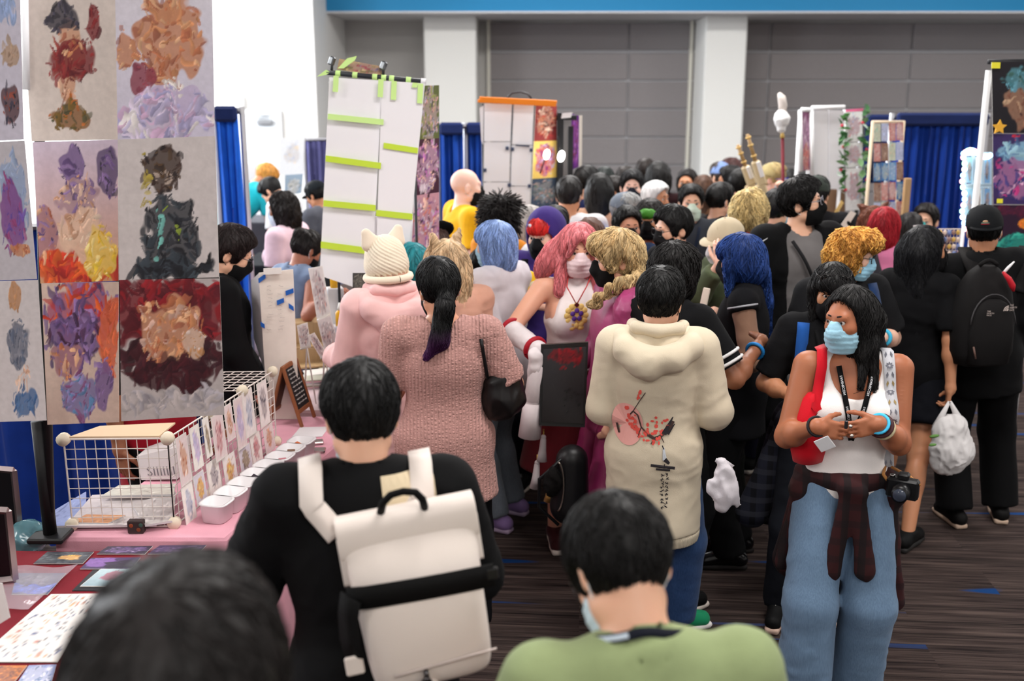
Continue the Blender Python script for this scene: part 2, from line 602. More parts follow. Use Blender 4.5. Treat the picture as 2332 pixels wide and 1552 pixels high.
def folds(V, Q, amp, seed, sc=(7, 7, 11)):
    N = vnormals(V, Q)
    w = V + .03 * np.stack([vnoise(V, 5, seed + 4), vnoise(V, 5, seed + 5), vnoise(V, 5, seed + 6)], 1)
    a = vnoise(w * np.array(sc) * .6, 1.0, seed)
    r1 = 1 - 2 * np.abs(vnoise(w * np.array(sc) + w[:, [2, 0, 1]] * 3, 1.0, seed + 1))
    r2 = 1 - 2 * np.abs(vnoise(w * np.array(sc) * 2.1 - w[:, [2, 0, 1]] * 5 + 3, 1.0, seed + 2))
    m = np.clip(.5 + vnoise(V, 3.5, seed + 8), 0, 1)
    return V + N * (amp * (0.5 * a + m * (0.95 * np.maximum(r1, -.3) + 0.5 * np.maximum(r2, -.2))))[:, None]
# ---------------------------------------------------------------- helpers: people
DEG = math.pi / 180
SK = dict(light=(226, 180, 152), fair=(232, 190, 168), tan=(196, 140, 105), olive=(206, 156, 122), brown=(140, 92, 66), dark=(104, 68, 50), pale=(238, 200, 184))
EYE_M = [M('plain', (206, 196, 190), 0.3), M('plain', (62, 38, 26), 0.2), M('plain', (10, 8, 8), 0.1)]
class Pose:
    """joints of one figure standing at the origin, looking along +y, in metres"""
    def __init__(s, h, bw=1.0, bd=1.0, sex='m', lean=0, head=(0, 0, 0), arms=None, feet=None, bust=0.0, belly=0.0, hs=1.0, side=0, seat=0):
        k = s.k = h / 1.75
        s.h, s.bw, s.bd, s.sex, s.bust, s.belly = h, bw, bd, sex, bust, belly
        s.Rt = rot(0, lean * DEG, side * DEG)
        piv = A3(0, 0, 0.93 * k)
        s.T = lambda *p: piv + s.Rt @ (A3(*p) * k - piv)
        wf = 0.93 if sex == 'f' else 1.0
        s.wf = wf
        s.NB = s.T(0, -0.015, 1.45)
        yw, pt, rl = (a * DEG for a in head)
        s.Rh = rot(yw, lean * DEG * 0.6 + pt, rl + side * DEG * 0.5)
        s.hs = hs * (0.45 + 0.55 * k)
        s.HC = s.NB + rot(yw, lean * DEG * 0.8 + pt * 0.55, rl * .6) @ A3(0, 0.03, 0.148) * k
        s.top = s.HC + s.Rh @ A3(0, -0.01, 0.136) * s.hs
        s.shR, s.shL = s.T(0.178 * bw * wf, -0.01, 1.415), s.T(-0.178 * bw * wf, -0.01, 1.415)
        L1, L2 = 0.285 * k, 0.255 * k
        s.arm = {}
        arms = arms or {}
        for sd, sg, sh in (('R', 1, s.shR), ('L', -1, s.shL)):
            a = arms.get(sd) or ((0.16, 0.06, -1), (0.05, 0.28, -1))
            if a[0] == 'ik':
                tgt, pole = np.array(a[1], float), unit(a[2])
                d = tgt - sh
                n = min(np.linalg.norm(d), (L1 + L2) * 0.999)
                d = unit(d)
                ca = max(-1, min(1, (L1 * L1 + n * n - L2 * L2) / (2 * L1 * n)))
                pp = unit(pole - d * (pole @ d))
                el = sh + d * (L1 * ca) + pp * (L1 * math.sqrt(max(0, 1 - ca * ca)))
                wr = el + unit(sh + d * n - el) * L2
                hd = a[3] if len(a) > 3 else None
            else:
                u, f = unit(A3(a[0][0] * sg, *a[0][1:])), unit(A3(a[1][0] * sg, *a[1][1:]))
                el = sh + u * L1
                wr = el + f * L2
                hd = None
                if len(a) > 2:
                    hd = [A3(a[2][i][0] * sg, *a[2][i][1:]) for i in (0, 1)] + list(a[2][2:])
            s.arm[sd] = (sh, el, wr, hd)
        s.leg = {}
        feet = feet or ((-0.11, 0.0, -8), (0.11, 0.03, 8))
        for (fx, fy, fyaw), sg in zip(feet, (-1, 1)):
            hip = A3(sg * 0.088 * bw ** .5, -0.005, 0.91) * k
            an = A3(fx, fy - 0.03, 0.085) * k
            L1, L2 = 0.435 * k, 0.415 * k
            d = an - hip
            n = min(np.linalg.norm(d), (L1 + L2) * 0.9985)
            d = unit(d)
            ca = (L1 * L1 + n * n - L2 * L2) / (2 * L1 * n)
            fw = A3(math.sin(fyaw * DEG), math.cos(fyaw * DEG), 0)
            pp = unit(fw - d * (fw @ d))
            kn = hip + d * (L1 * ca) + pp * (L1 * math.sqrt(max(0, 1 - ca * ca)))
            s.leg[sg] = (hip, kn, an, fw)
    def Hp(s, x, y, z):
        return s.HC + s.Rh @ (A3(x, y, z) * s.hs)
    # --- implicit pieces
    def torso(s, t=0.0, lo=0.0, k=0.04):
        q, bw, bd, R = s.k, s.bw, s.bd, s.Rt
        hipw = (1.06 if s.sex == 'f' else 0.97)
        e = lambda c, r: ell(s.T(*c), [v * q + t for v in r], k, R)
        out = [e((0, -0.005, 0.95), (0.165 * bw * hipw, 0.118 * bd, 0.135)),
               e((0, 0.0, 1.11), ((0.132 if s.sex == 'f' else 0.142) * bw, 0.102 * bd, 0.16)),
               e((0, -0.005, 1.28), (0.165 * bw * s.wf, 0.112 * bd, 0.165)),
               rc(s.T(-0.15 * bw * s.wf, -0.015, 1.41), s.T(0.15 * bw * s.wf, -0.015, 1.41), 0.054 * q + t, 0.054 * q + t, k),
               rc(s.T(-0.05, -0.02, 1.43), s.T(0.05, -0.02, 1.43), 0.05 * q + t, 0.05 * q + t, k)]
        if s.bust:
            for g in (-1, 1):
                out.append(ell(s.T(g * 0.075 * bw, 0.075 * bd, 1.255), [v * q * (0.8 + s.bust * .4) + t for v in (0.066, 0.062, 0.066)], 0.03))
        if s.belly:
            out.append(e((0, 0.05 * s.belly, 1.06), (0.15 * bw, 0.12 * bd, 0.17)))
        return out
    def arm_prims(s, sd, t=0.0, frac=1.0, flare=0.0, k=0.03):
        sh, el, wr, _ = s.arm[sd]
        q = s.k * s.bw ** 0.7 * (0.92 if s.sex == 'f' else 1)
        out = []
        if frac <= 0:
            return out
        r0, r1, r2 = 0.054 * q + t, 0.041 * q + t, 0.028 * q + t
        if frac < 0.55:
            f = frac / 0.55
            e = sh + (el - sh) * f
            re = r0 + (r1 - r0) * f + flare
            out.append(rc(sh, e, r0, re, k))
            n = unit(el - sh)
            lo, hi = e - re * 1.6, e + re * 1.6
            out.append(cut(n, e, lo, hi))
        else:
            f = (frac - 0.55) / 0.45
            e = el + (wr - el) * f
            re = r1 + (r2 - r1) * f + flare
            out.append(rc(sh, el, r0, r1 + flare * .5, k))
            out.append(rc(el, e, r1 + flare * .5, re, k))
            if t == 0:
                mid = el + (wr - el) * 0.3
                out.append(ell(mid, [0.046 * q, 0.046 * q, 0.05 * q], 0.03))
            elif f < 1.2:
                n = unit(wr - el)
                out.append(cut(n, e, e - re * 1.7, e + re * 1.7))
        return out
    def leg_prims(s, t=0.0, frac=1.0, flare=0.0, k=0.03):
        allp = []
        q = s.k * s.bw ** 0.6
        for sg in (-1, 1):
            out = []
            hip, kn, an, fw = s.leg[sg]
            r0, r1, r2 = 0.088 * q + t, 0.057 * q + t, 0.036 * q + t
            if frac < 0.5:
                e = hip + (kn - hip) * frac * 2
                out.append(rc(hip, e, r0, r0 + (r1 - r0) * frac * 2 + flare, k))
                out.append(cut((kn - hip), e, e - 0.14, e + 0.14))
            else:
                e = kn + (an - kn) * min(1, (frac - .5) * 2)
                out.append(rc(hip, kn, r0, r1 + flare * .5, k))
                out.append(rc(kn, e, r1 + flare * .5, r2 + flare, k))
                if flare < .02:
                    out.append(ell(kn + (an - kn) * .3 - fw * .018 * q, [0.05 * q + t, 0.052 * q + t, 0.1 * q], .03))
                if t > 0:
                    out.append(cut(an - kn, e, e - 0.12, e + 0.12))
            allp += grp(out, k) if t > 0 else out
        return allp
    def hand(s, sd, detail=True):
        sh, el, wr, hd = s.arm[sd]
        q = s.k * (0.95 if s.sex == 'm' else 0.88)
        d = unit(wr - el)
        n = None
        curl, spread, grip = 0.35, 1.0, 0.4
        if hd is not None:
            d, n = unit(hd[0]), np.array(hd[1], float)
            if len(hd) > 2:
                curl = hd[2]
            if len(hd) > 3:
                grip = hd[3]
        if n is None:
            n = A3(-1 if sd == 'R' else 1, 0, 0)
        n = unit(n - d * (n @ d))
        t = np.cross(d, n) * (1 if sd == 'R' else -1)
        out = [rc(wr, wr + d * 0.02 * q, 0.027 * q, 0.026 * q, .02)]
        Rm = np.stack([t, n, d], 1)
        out.append(rbox(wr + d * 0.05 * q + n * .004, (0.039 * q, 0.0135 * q, 0.044 * q), 0.012 * q, 0.012, Rm))
        if not detail:
            out.append(rc(wr + d * .09 * q, wr + unit(d + n * curl * 1.6) * .16 * q, .026 * q, .018 * q, .02, ))
            return out
        for off, L, r in ((0.029, 0.078, 0.0088), (0.010, 0.086, 0.009), (-0.009, 0.080, 0.0086), (-0.027, 0.063, 0.0076)):
            p = wr + d * (0.088 - abs(off - .008) * .22) * q + t * off * q
            th = 0
            dd = unit(d + t * off * 2.2 * spread)
            for seg, (fl, bend) in enumerate(((0.46, 0.75), (0.30, 1.35), (0.24, 0.8))):
                th += bend * curl
                e = p + (dd * math.cos(th) + n * math.sin(th)) * L * fl * q
                out.append(rc(p, e, r * q * (1 - .08 * seg), r * q * (0.95 - .1 * seg), .004))
                p = e
        p = wr + d * 0.022 * q + t * 0.03 * q
        dd = unit(t * (0.85 - .5 * grip) + d * 0.75 + n * (0.2 + .6 * grip))
        for L, r, bend in ((0.042, 0.013, 0.0), (0.033, 0.0105, 0.35), (0.026, 0.0092, 0.3)):
            dd = unit(dd + bend * (d * .6 + n * grip * .8 - t * .5))
            e = p + dd * L * q
            out.append(rc(p, e, r * q, r * q * .88, .006))
            p = e
        return out
    def head_prims(s, ears=True):
        h, R, H = s.hs, s.Rh, s.Hp
        E = lambda c, r, k=0.02, op='u', R2=None: ell(H(*c), [v * h for v in r], k, R if R2 is None else R @ R2, op)
        C = lambda a, b, ra, rb, k=0.012: rc(H(*a), H(*b), ra * h, rb * h, k)
        f = 0.93 if s.sex == 'f' else 1.0
        out = [E((0, -0.012, 0.036), (0.074, 0.093, 0.085)), E((0, 0.03, -0.022), (0.061, 0.062, 0.086), .03),
               C((0, 0.052, -0.088), (0, 0.05, -0.088), 0.024 * f, 0.024 * f, .03),
               C((-0.043 * f, 0.005, -0.058), (0.043 * f, 0.005, -0.058), 0.026, 0.026, .03),
               C((-0.032, 0.078, 0.026), (0.032, 0.078, 0.026), 0.014, 0.014, .02),
               E((-0.04, 0.062, -0.02), (0.02, 0.02, 0.02), .03), E((0.04, 0.062, -0.02), (0.02, 0.02, 0.02), .03)]
        for g in (-1, 1):
            out.append(E((g * 0.031, 0.098, 0.0068), (0.0165, 0.014, 0.0060), .005, 's'))
        out += [C((0, 0.087, 0.014), (0, 0.107, -0.022), 0.008, 0.0125, .01), E((-0.011, 0.098, -0.027), (0.009, 0.01, 0.008), .006),
                E((0.011, 0.098, -0.027), (0.009, 0.01, 0.008), .006), C((-0.017, 0.086, -0.05), (0.017, 0.086, -0.05), 0.0075, 0.0075, .006),
                C((-0.013, 0.085, -0.061), (0.013, 0.085, -0.061), 0.0085, 0.0085, .006)]
        if ears:
            for g in (-1, 1):
                Q = rot(g * 0.45 * -1, 0.15, 0)
                out.append(E((g * 0.077, -0.012, -0.004), (0.0095, 0.021, 0.033), .008, 'u', Q))
                out.append(E((g * 0.087, -0.006, -0.002), (0.006, 0.011, 0.02), .005, 's', Q))
        out.insert(0, rc(s.NB - s.Rt @ A3(0, 0, .03), H(0, -0.022, -0.045), 0.058 * s.k * s.bw ** .5, 0.054 * h, .03))
        return out
def chain(P, pts, r, k):
    return [rc(P.T(*pts[i]), P.T(*pts[i + 1]), r[i] * P.k, r[i + 1] * P.k, k) for i in range(len(pts) - 1)]
def hood_down(p, mat, drop=0.0, res=.007):
    """a hood lying on the back: the rim round the neck and the bag below it"""
    P = p.P
    hp = chain(P, ((-.07, .075, 1.475), (-.105, .01, 1.50), (-.085, -.075, 1.505), (0, -.105, 1.50), (.085, -.075, 1.505), (.105, .01, 1.50), (.07, .075, 1.475)), (.018, .024, .027, .027, .027, .024, .018), .012)
    V, Q = sdf(hp, res)
    p.child('hood_rim', folds(V, Q, .004, 9, (16, 16, 16)), Q, mat)
    hp = chain(P, ((-.11, .03, 1.45), (-.145, -.05, 1.45), (-.125, -.12, 1.42), (-.03, -.165, 1.385), (.07, -.155, 1.40), (.135, -.10, 1.435), (.145, -.03, 1.455), (.10, .04, 1.45)), (.03, .045, .052, .056, .054, .05, .045, .03), .02)
    hp += chain(P, ((-.07, -.15, 1.37), (-.035, -.16, 1.35 - drop)), (.05, .036), .05)
    V, Q = sdf(hp, res)
    p.child('hood', folds(V, Q, .006, 12, (7, 7, 16)), Q, mat)
class Person:
    def __init__(s, label, px, py, D, face=0, skin='light', lod=1, hands='', hd=None, **kw):
        """face: heading in degrees clockwise from straight away; (px, py): top of the head"""
        tp = at(px, py, D)
        h = 1.65
        for _ in range(4):
            p1 = Pose(h, **{k: v for k, v in kw.items() if k != 'arms'})
            h = float(tp.z / p1.top[2] * h)
        h = min(h, 1.9)
        a = -face * DEG
        s.R = yawm(a)
        s.h, s.face = h, face
        off = s.R @ p1.top
        s.loc = A3(tp.x - off[0], tp.y - off[1], 0)
        arms = {}
        for sd, v in (kw.get('arms') or {}).items():
            if v and v[0] == 'at':                            # hand at a point of the scene
                v = ('ik', s.inv(v[1]), v[2]) + (([s.R.T @ A3(*v[3][0]), s.R.T @ A3(*v[3][1])] + list(v[3][2:]),) if len(v) > 3 else ())
            arms[sd] = v
        kw['arms'] = arms
        P = s.P = Pose(h, **kw)
        s.lod = lod
        s.skin = M('skin', SK[skin] if isinstance(skin, str) else skin)
        s.seed = int(abs(px * 7 + py * 13)) % 997
        br, hr = ((0.013, 0.0036), (0.016, 0.005), (0.022, 0.0075), (0.03, 0.012))[lod]
        prims = P.torso() + P.leg_prims() + P.arm_prims('R') + P.arm_prims('L') + P.head_prims(ears=lod < 3)
        fine = [(P.HC - .13, P.HC + .14, hr)]
        for sg in (-1, 1):
            hip, kn, an, fw = P.leg[sg]
            prims += [rc(an - fw * .035 * P.k + A3(0, 0, -.04), an + fw * .12 * P.k + A3(0, 0, -.055), .034 * P.k, .026 * P.k, .02)]
        for sd in 'RL':
            prims += P.hand(sd, sd in hands)
            if sd in hands:
                w = P.arm[sd][2]
                w2 = w + unit(w - P.arm[sd][1]) * .08
                fine.append((w2 - .12, w2 + .12, 0.0042 if lod < 2 else 0.0055))
        V, Q = sdf(prims, br, fine)
        s.bodyV, s.bodyQ = V, Q
        s.o = link('person', fast_mesh('person', V, Q), s.skin)
        s.o.location = s.loc
        s.o.rotation_euler = (0, 0, a)
        tag(s.o, label, 'person')
        s.bvh = None
    def world(s, p):
        return s.R @ np.asarray(p, float) + s.loc
    def inv(s, p):
        return s.R.T @ (np.array(p, float) - s.loc)
    def child(s, name, V, Q, mat, attr=None, smooth=True):
        return link(name, fast_mesh(name, V, Q, smooth, None, attr), mat, s.o)
    def solid(s, name, prims, mat, res=0.008, fine=(), fold=0.0, sc=(7, 7, 11), rel=0):
        V, Q = sdf(prims, res, fine)
        if rel:
            V = relax(V, Q, rel)
        if fold:
            V = folds(V, Q, fold, s.seed, sc)
        o = s.child(name, V, Q, mat)
        return V, Q, o
    def eyes(s, gaze=(0, 0), brow=(20, 15, 13), lash=True):
        P = s.P
        for g in (-1, 1):
            mb = MB()
            c = P.Hp(g * 0.031 + gaze[0] * .0015, 0.0795, 0.008)
            Rz = P.Rh @ rot(gaze[0] * .35, gaze[1] * .3) @ np.array([[1, 0, 0], [0, 0, 1], [0, -1, 0]], float)
            n0 = len(mb.f)
            nu, nv = (14, 12) if s.lod < 2 else (8, 8)
            mb.ball(c, 0.0128 * P.hs, nu, nv, 0, Rz)
            mid = []
            for f in mb.f:
                cc = np.mean([mb.v[i] for i in f], 0)
                ang = math.acos(max(-1, min(1, unit(cc - c) @ (Rz @ A3(0, 0, 1)))))
                mid.append(2 if ang < .2 else 1 if ang < .5 else 0)
            mb.m = mid
            mb.build('eye', EYE_M, s.o, True)
            bm = MB()
            bm.tube([P.Hp(g * (0.013 + .012 * i), 0.095 - .0035 * i * i * .6, 0.030 + .003 * math.sin(i * 1.1)) for i in range(4)], [.0028 * P.hs, .0034 * P.hs, .003 * P.hs, .0012 * P.hs], 5)
            bm.build('eyebrow', M('plain', brow, .8), s.o, True)
            if lash and s.lod < 2:
                bm = MB()
                bm.tube([P.Hp(g * (0.031 + .0165 * math.cos(t)), 0.0905 - .002 * abs(math.cos(t)), 0.009 + .0075 * math.sin(t)) for t in np.linspace(.1, 3.0, 7)], .0011 * P.hs, 4)
                bm.build('eyelash', M('plain', (18, 12, 12), .8), s.o, True)
        return s
    def mask(s, col=(150, 195, 215), pleat=True, loops=(225, 228, 230), kind='cloth', rough=.8):
        P, h, H = s.P, s.P.hs, s.P.Hp
        E = lambda c, r, k=.02: ell(H(*c), [v * h for v in r], k, P.Rh)
        pr = [E((0, 0.043, -0.058), (0.069, 0.066, 0.082)), rc(H(0, .096, .008), H(0, .104, -.035), .013 * h, .024 * h, .03)]
        d = P.Rh
        pr += [cut(d @ A3(0, .34, 1), H(0, 0.10, 0.012)), cut(d @ A3(0, -1, 0.1), H(0, 0.018, 0)), cut(d @ A3(0, 0, -1), H(0, 0, -0.118))]
        V, Q = sdf(pr, (.0045, .006, .008, .012)[s.lod])
        if pleat and s.lod < 2:
            N = vnormals(V, Q)
            z = ((V - P.HC) @ P.Rh[:, 2]) / h
            x = ((V - P.HC) @ P.Rh[:, 0]) / h
            w = np.clip((z + .118) / .02, 0, 1) * np.clip((.0 - z) / .02, 0, 1)
            saw = ((z + .9) / .022) % 1.0
            V = V + N * (0.0034 * (saw - .5) * w + .0022 * vnoise(V, 40, s.seed) * w)[:, None]
        elif s.lod < 2:
            V = V + vnormals(V, Q) * (.002 * vnoise(V, 45, s.seed))[:, None]
        o = s.child('face_mask', V, Q, M(kind, col, rough, scale=30, dark=.93))
        for g in (-1, 1):
            mb = MB()
            mb.tube([H(g * .060, .03, -.022), H(g * .073, .005, -.004), H(g * .082, -.022, .018), H(g * .084, -.032, .0), H(g * .080, -.026, -.03), H(g * .068, .0, -.052), H(g * .056, .025, -.085)], .0016 * h, 4)
            link('ear_loop', fast_mesh('ear_loop', mb.v, mb.f, True), M('plain', loops, .8), o)
        return s
    def glasses(s, col=(25, 22, 22), round_=False, up=False):
        H = s.P.Hp
        mb = MB()
        dz, dy = (0.085, -.02) if up else (0, 0)
        for g in (-1, 1):
            pts = []
            for i in range(17):
                t = 2 * math.pi * i / 16
                cx, sx = math.cos(t), math.sin(t)
                e = 1 if round_ else .7
                pts.append(H(g * .033 + .025 * math.copysign(abs(cx) ** e, cx), .107 - .06 * (abs(.025 * cx + .008)) + dy, .004 + .019 * math.copysign(abs(sx) ** e, sx) + dz))
            mb.tube(pts, .0019, 5, False)
            mb.tube([H(g * .057, .103 + dy, .01 + dz), H(g * .075, .07 + dy, .012 + dz), H(g * .081, -.005 + dy, .014 + dz)], .0018, 4)
        mb.tube([H(-.009, .107 + dy, .01 + dz), H(0, .110 + dy, .013 + dz), H(.009, .107 + dy, .01 + dz)], .0017, 4)
        g = mb.build('glasses', M('plain', col, .3), s.o, True)
        if up:
            lm = MB()
            for q in (-1, 1):
                lm.ball(H(q * .033, .103 + dy, .004 + dz), (.023, .004, .017), 10, 6, 0, s.P.Rh)
            lm.build('dark_lens', M('plain', (15, 14, 16), .08), g, True)
        return s
    # --- hair
    def hair(s, col=(18, 15, 15), style='short', t=.014, L=.2, side=.0, n=420, sl=.05, lift=.003, r=.0014, curl=0.0, extra=(), bangs=0.0, face_cut=True, noise=.003, ears=True, spike=False, res=None, rough=None, name='hair', front=1.0, hl=0.010, **mo):
        P, h, H = s.P, s.P.hs, s.P.Hp
        R = P.Rh
        E = lambda c, rr, k=.02, op='u': ell(H(*c), [v * h for v in rr], k, R, op)
        pr = [E((0, -0.013, 0.038), (.076 + t, .096 + t, .088 + t))]
        if style == 'short':
            pr += [E((0, .012, .07), (.07 + t * .6, .085 + t * .5, .056 + t))]
        if style in ('bob', 'long', 'mop'):
            bl = L if style == 'bob' else (.10 if style == 'long' else .06)
            pr += [E((0, -.03, -.01 - bl * .25), (.084 + t * .9, .086 + t, .07 + bl * .65), .03)]
        if face_cut:
            pr.append(E((0, .124 * front, -.018 + hl), (.112, .096, .102), .01, 's'))
            pr.append(E((0, .11 * front, -.10), (.085, .075, .10), .01, 's'))
        if style == 'short':
            pr.append(cut(R @ A3(0, .42, -1), H(0, -.02, -.045)))
        if style == 'bob':
            pr.append(cut(R @ A3(0, 0.1, -1), H(0, -.02, -.02 - L)))
        if ears and style == 'short':
            for g in (-1, 1):
                pr.append(E((g * .106, -.006, -.022), (.038, .034, .048), .008, 's'))
        if bangs:
            pr += [E((0, .062, .062), (.066, .040 + t * .4, .05), .02), E((0, .080, .046 + .02 * (1 - bangs)), (.056, .022, .028), .015)]
        down = A3(0, 0, -1)
        if style == 'long':
            a = H(0, -.055, .0)
            if L > .12:
                pr.append(rc(a, a + down * (L * h) + P.Rt @ A3(0, -.035, 0), .062 * h, .045 * h, .03, (.62, 1.05, 1)))
            for g in (-1, 1):
                if side > 0:
                    b = H(g * .072, .0, .02)
                    pr.append(rc(b, b + down * side * h + P.Rt @ A3(g * .012, .02, 0), .026 * h, .012 * h, .02))
        for f in extra:
            pr += f(P)
        res = res or (.006, .0075, .010, .014)[s.lod]
        V, Q = sdf(pr, res)
        N = vnormals(V, Q)
        if noise:
            st = V.copy()
            st[:, 2] *= .35
            V = V + N * (noise * vnoise(st, 45, s.seed) + noise * .8 * vnoise(st, 110, s.seed + 2))[:, None]
        sh = np.clip(.45 + .35 * vnoise(V * A3(1, 1, .3), 70, s.seed), 0, 1)
        n = int(n * (1.0, .8, .45, .2)[s.lod])
        Qs = [tuple(q) for q in Q] if n else Q
        if n and len(V):
            kd = KDTree(len(V))
            for i, p in enumerate(V):
                kd.insert(p, i)
            kd.balance()
            rg = np.random.default_rng(s.seed)
            crown = H(0, -.045, .13)
            VV, SH, FF = [], [], []
            b0 = len(V)
            for _ in range(n):
                i = int(rg.integers(len(V)))
                p, nn = V[i].copy(), N[i]
                nseg = 5
                step = sl * (0.6 + .8 * rg.random()) / nseg
                rad = r * (0.7 + .7 * rg.random())
                shade = float(np.clip(.5 + .5 * rg.normal(), 0, 1))
                tw = rg.normal() * .35
                ph = rg.random() * 6
                for j in range(nseg + 1):
                    fl = down * .8 + unit(p - crown) * .6
                    fl = unit(fl - nn * (fl @ nn))
                    sd_ = np.cross(nn, fl)
                    fl = unit(fl + sd_ * (tw + curl * math.sin(ph + j * 1.6)))
                    w = rad * (1 - (j / nseg) ** 2 * .92) * (0.6 if j == 0 else 1)
                    up_ = nn * (rad * .9 + lift * (j / nseg))
                    VV += [p + sd_ * w + up_ * .3, p + up_ + nn * w * .5, p - sd_ * w + up_ * .3]
                    SH += [shade] * 3
                    if j < nseg:
                        p = p + fl * step + (nn * step * .9 if spike else 0)
                        if not spike:
                            co, k_, dd = kd.find(p)
                            nn = unit(nn * .4 + N[k_] * .6)
                            if dd < .03:
                                p = np.array(co) * .7 + p * .3
                base = b0 + len(VV) - 3 * (nseg + 1)
                for j in range(nseg):
                    for e in range(3):
                        FF.append((base + j * 3 + e, base + j * 3 + (e + 1) % 3, base + j * 3 + 3 + (e + 1) % 3, base + j * 3 + 3 + e))
            V = np.concatenate([V, np.array(VV)])
            sh = np.concatenate([sh, np.array(SH)])
            Q = np.concatenate([Q, np.array(FF)])
        s.hair_o = s.child(name, V, np.asarray(Q), M('hair', col, rough, **mo), {'shade': sh})
        return s
    # --- clothes
    def top(s, col, name='shirt', t=.012, sleeve=.36, hem=.86, kind='cloth', fold=.005, flare=.004, hood=False, neck=.066, opening=None, tank=False, vneck=0, collar=0, res=None, sleeve_t=None, hemflare=0.0, keep=True, cuff=False, mat=None, **mo):
        P, q = s.P, s.P.k
        s.tt = t + .8 * fold
        pr = P.torso(t)
        if hem < .82:
            pr.append(rc(P.T(0, 0, .95), P.T(0, 0, hem), (.16 * P.bw) * q + t, (.165 * P.bw) * q + t + hemflare, .05, (1, 1.32 / P.bd, 1)))
        elif hemflare:
            pr.append(rc(P.T(0, 0, 1.1), P.T(0, 0, hem), (.13 * P.bw) * q + t, (.16 * P.bw) * q + t + hemflare, .05, (1, 1.32 / P.bd, 1)))
        pr.append(cut(P.Rt @ A3(0, 0, -1), P.T(0, 0, hem)))
        st = t if sleeve_t is None else sleeve_t
        for sd in 'RL':
            pr += grp(P.arm_prims(sd, st, sleeve, flare), .022)
        if cuff and sleeve > .6:
            for sd in 'RL':
                _, el, wr, _ = P.arm[sd]
                e = el + (wr - el) * ((sleeve - .55) / .45)
                pr.append(rc(e, e - unit(wr - el) * .05, .036 * q, .038 * q, .01))
        if collar:
            c = P.NB + P.Rt @ A3(0, 0, .005)
            pr.append(rc(c, c + (P.HC - P.NB) * .28 * collar, .072 * q, .066 * q, .015))
        up = unit(P.HC - P.NB)
        if hood:
            a = [P.T(*v) for v in ((-.075, .075, 1.43), (-.12, -.0, 1.47), (-.115, -.085, 1.455), (0, -.135, 1.43), (.115, -.085, 1.455), (.12, .0, 1.47), (.075, .075, 1.43))]
            for i in range(6):
                pr.append(rc(a[i], a[i + 1], (.034 + .010 * (1 if 0 < i < 5 else 0)) * q, .040 * q, .02))
            pr.append(ell(P.T(0, -.125, 1.385), (.145 * q, .052 * q, .085 * q), .03, P.Rt))
            pr.append(rc(P.T(0, -.13, 1.38), P.T(0, -.145, 1.27), .07 * q, .025 * q, .03, (1, 1.5, 1)))
        pr.append(rc(P.NB - up * .02, P.HC, neck * q * P.bw ** .5, neck * q * P.bw ** .5, .01, op='s'))
        if vneck or tank:
            dp = vneck or .13
            pr.append(ell(P.T(0, .14, 1.46), ((.122 if tank else .09) * P.bw * q, .15, dp * q), .008, op='s'))
        if tank:
            for g in (-1, 1):
                pr.append(ell(P.T(g * .215 * P.bw * P.wf, .0, 1.42), (.085 * q, .17, .16 * q), .008, op='s'))
            pr.append(ell(P.T(0, -.12, 1.47), (.118 * q, .15, .15 * q), .008, op='s'))
        if opening:
            pr.append(rbox(P.T(0, .25, 1.1), (opening, .22, .6), .02, .01, P.Rt, 's'))
        V, Q = sdf(pr, res or (.0095, .012, .016, .022)[s.lod])
        if fold:
            V = folds(V, Q, fold, s.seed + len(name))
        o = s.child(name, V, Q, mat or M(kind, col, **mo))
        if keep:
            s.bvh = BVHTree.FromPolygons(V.tolist(), Q.tolist())
            s.topV = V
        return o
    def pants(s, col, name='trousers', t=.012, frac=1.0, flare=.012, kind='cloth', fold=.005, waist=1.02, **mo):
        P, q = s.P, s.P.k
        tw = min(t, .006)
        pr = [ell(P.T(0, -.005, .95), (.163 * P.bw * q + tw, .116 * P.bd * q + tw, .14 * q), .04, P.Rt)]
        pr += P.leg_prims(t, frac, flare)
        pr.append(cut((0, 0, 1), P.T(0, 0, waist)))
        V, Q = sdf(pr, (.011, .014, .018, .025)[s.lod])
        V = folds(V, Q, fold, s.seed + 5, (8, 8, 13))
        s.child(name, V, Q, M(kind, col, **mo))
        return s
    def skirt(s, col, name='skirt', top_=1.0, hem=.5, flare=.06, kind='cloth', t=.014, fold=.008, **mo):
        P, q = s.P, s.P.k
        pr = [ell(P.T(0, -.005, .95), (.165 * P.bw * q + t, .118 * P.bd * q + t, .14 * q), .04),
              rc(A3(0, 0, .95 * q), A3(0, 0, hem * q), .165 * P.bw * q + t, .165 * P.bw * q + t + flare, .04, (1, 1.25 / P.bd, 1)),
              cut((0, 0, -1), (0, 0, hem * q)), cut((0, 0, 1), (0, 0, top_ * q))]
        V, Q = sdf(pr, (.011, .014, .018, .025)[s.lod])
        V = folds(V, Q, fold, s.seed + 5, (14, 14, 2))
        s.child(name, V, Q, M(kind, col, **mo))
        return s
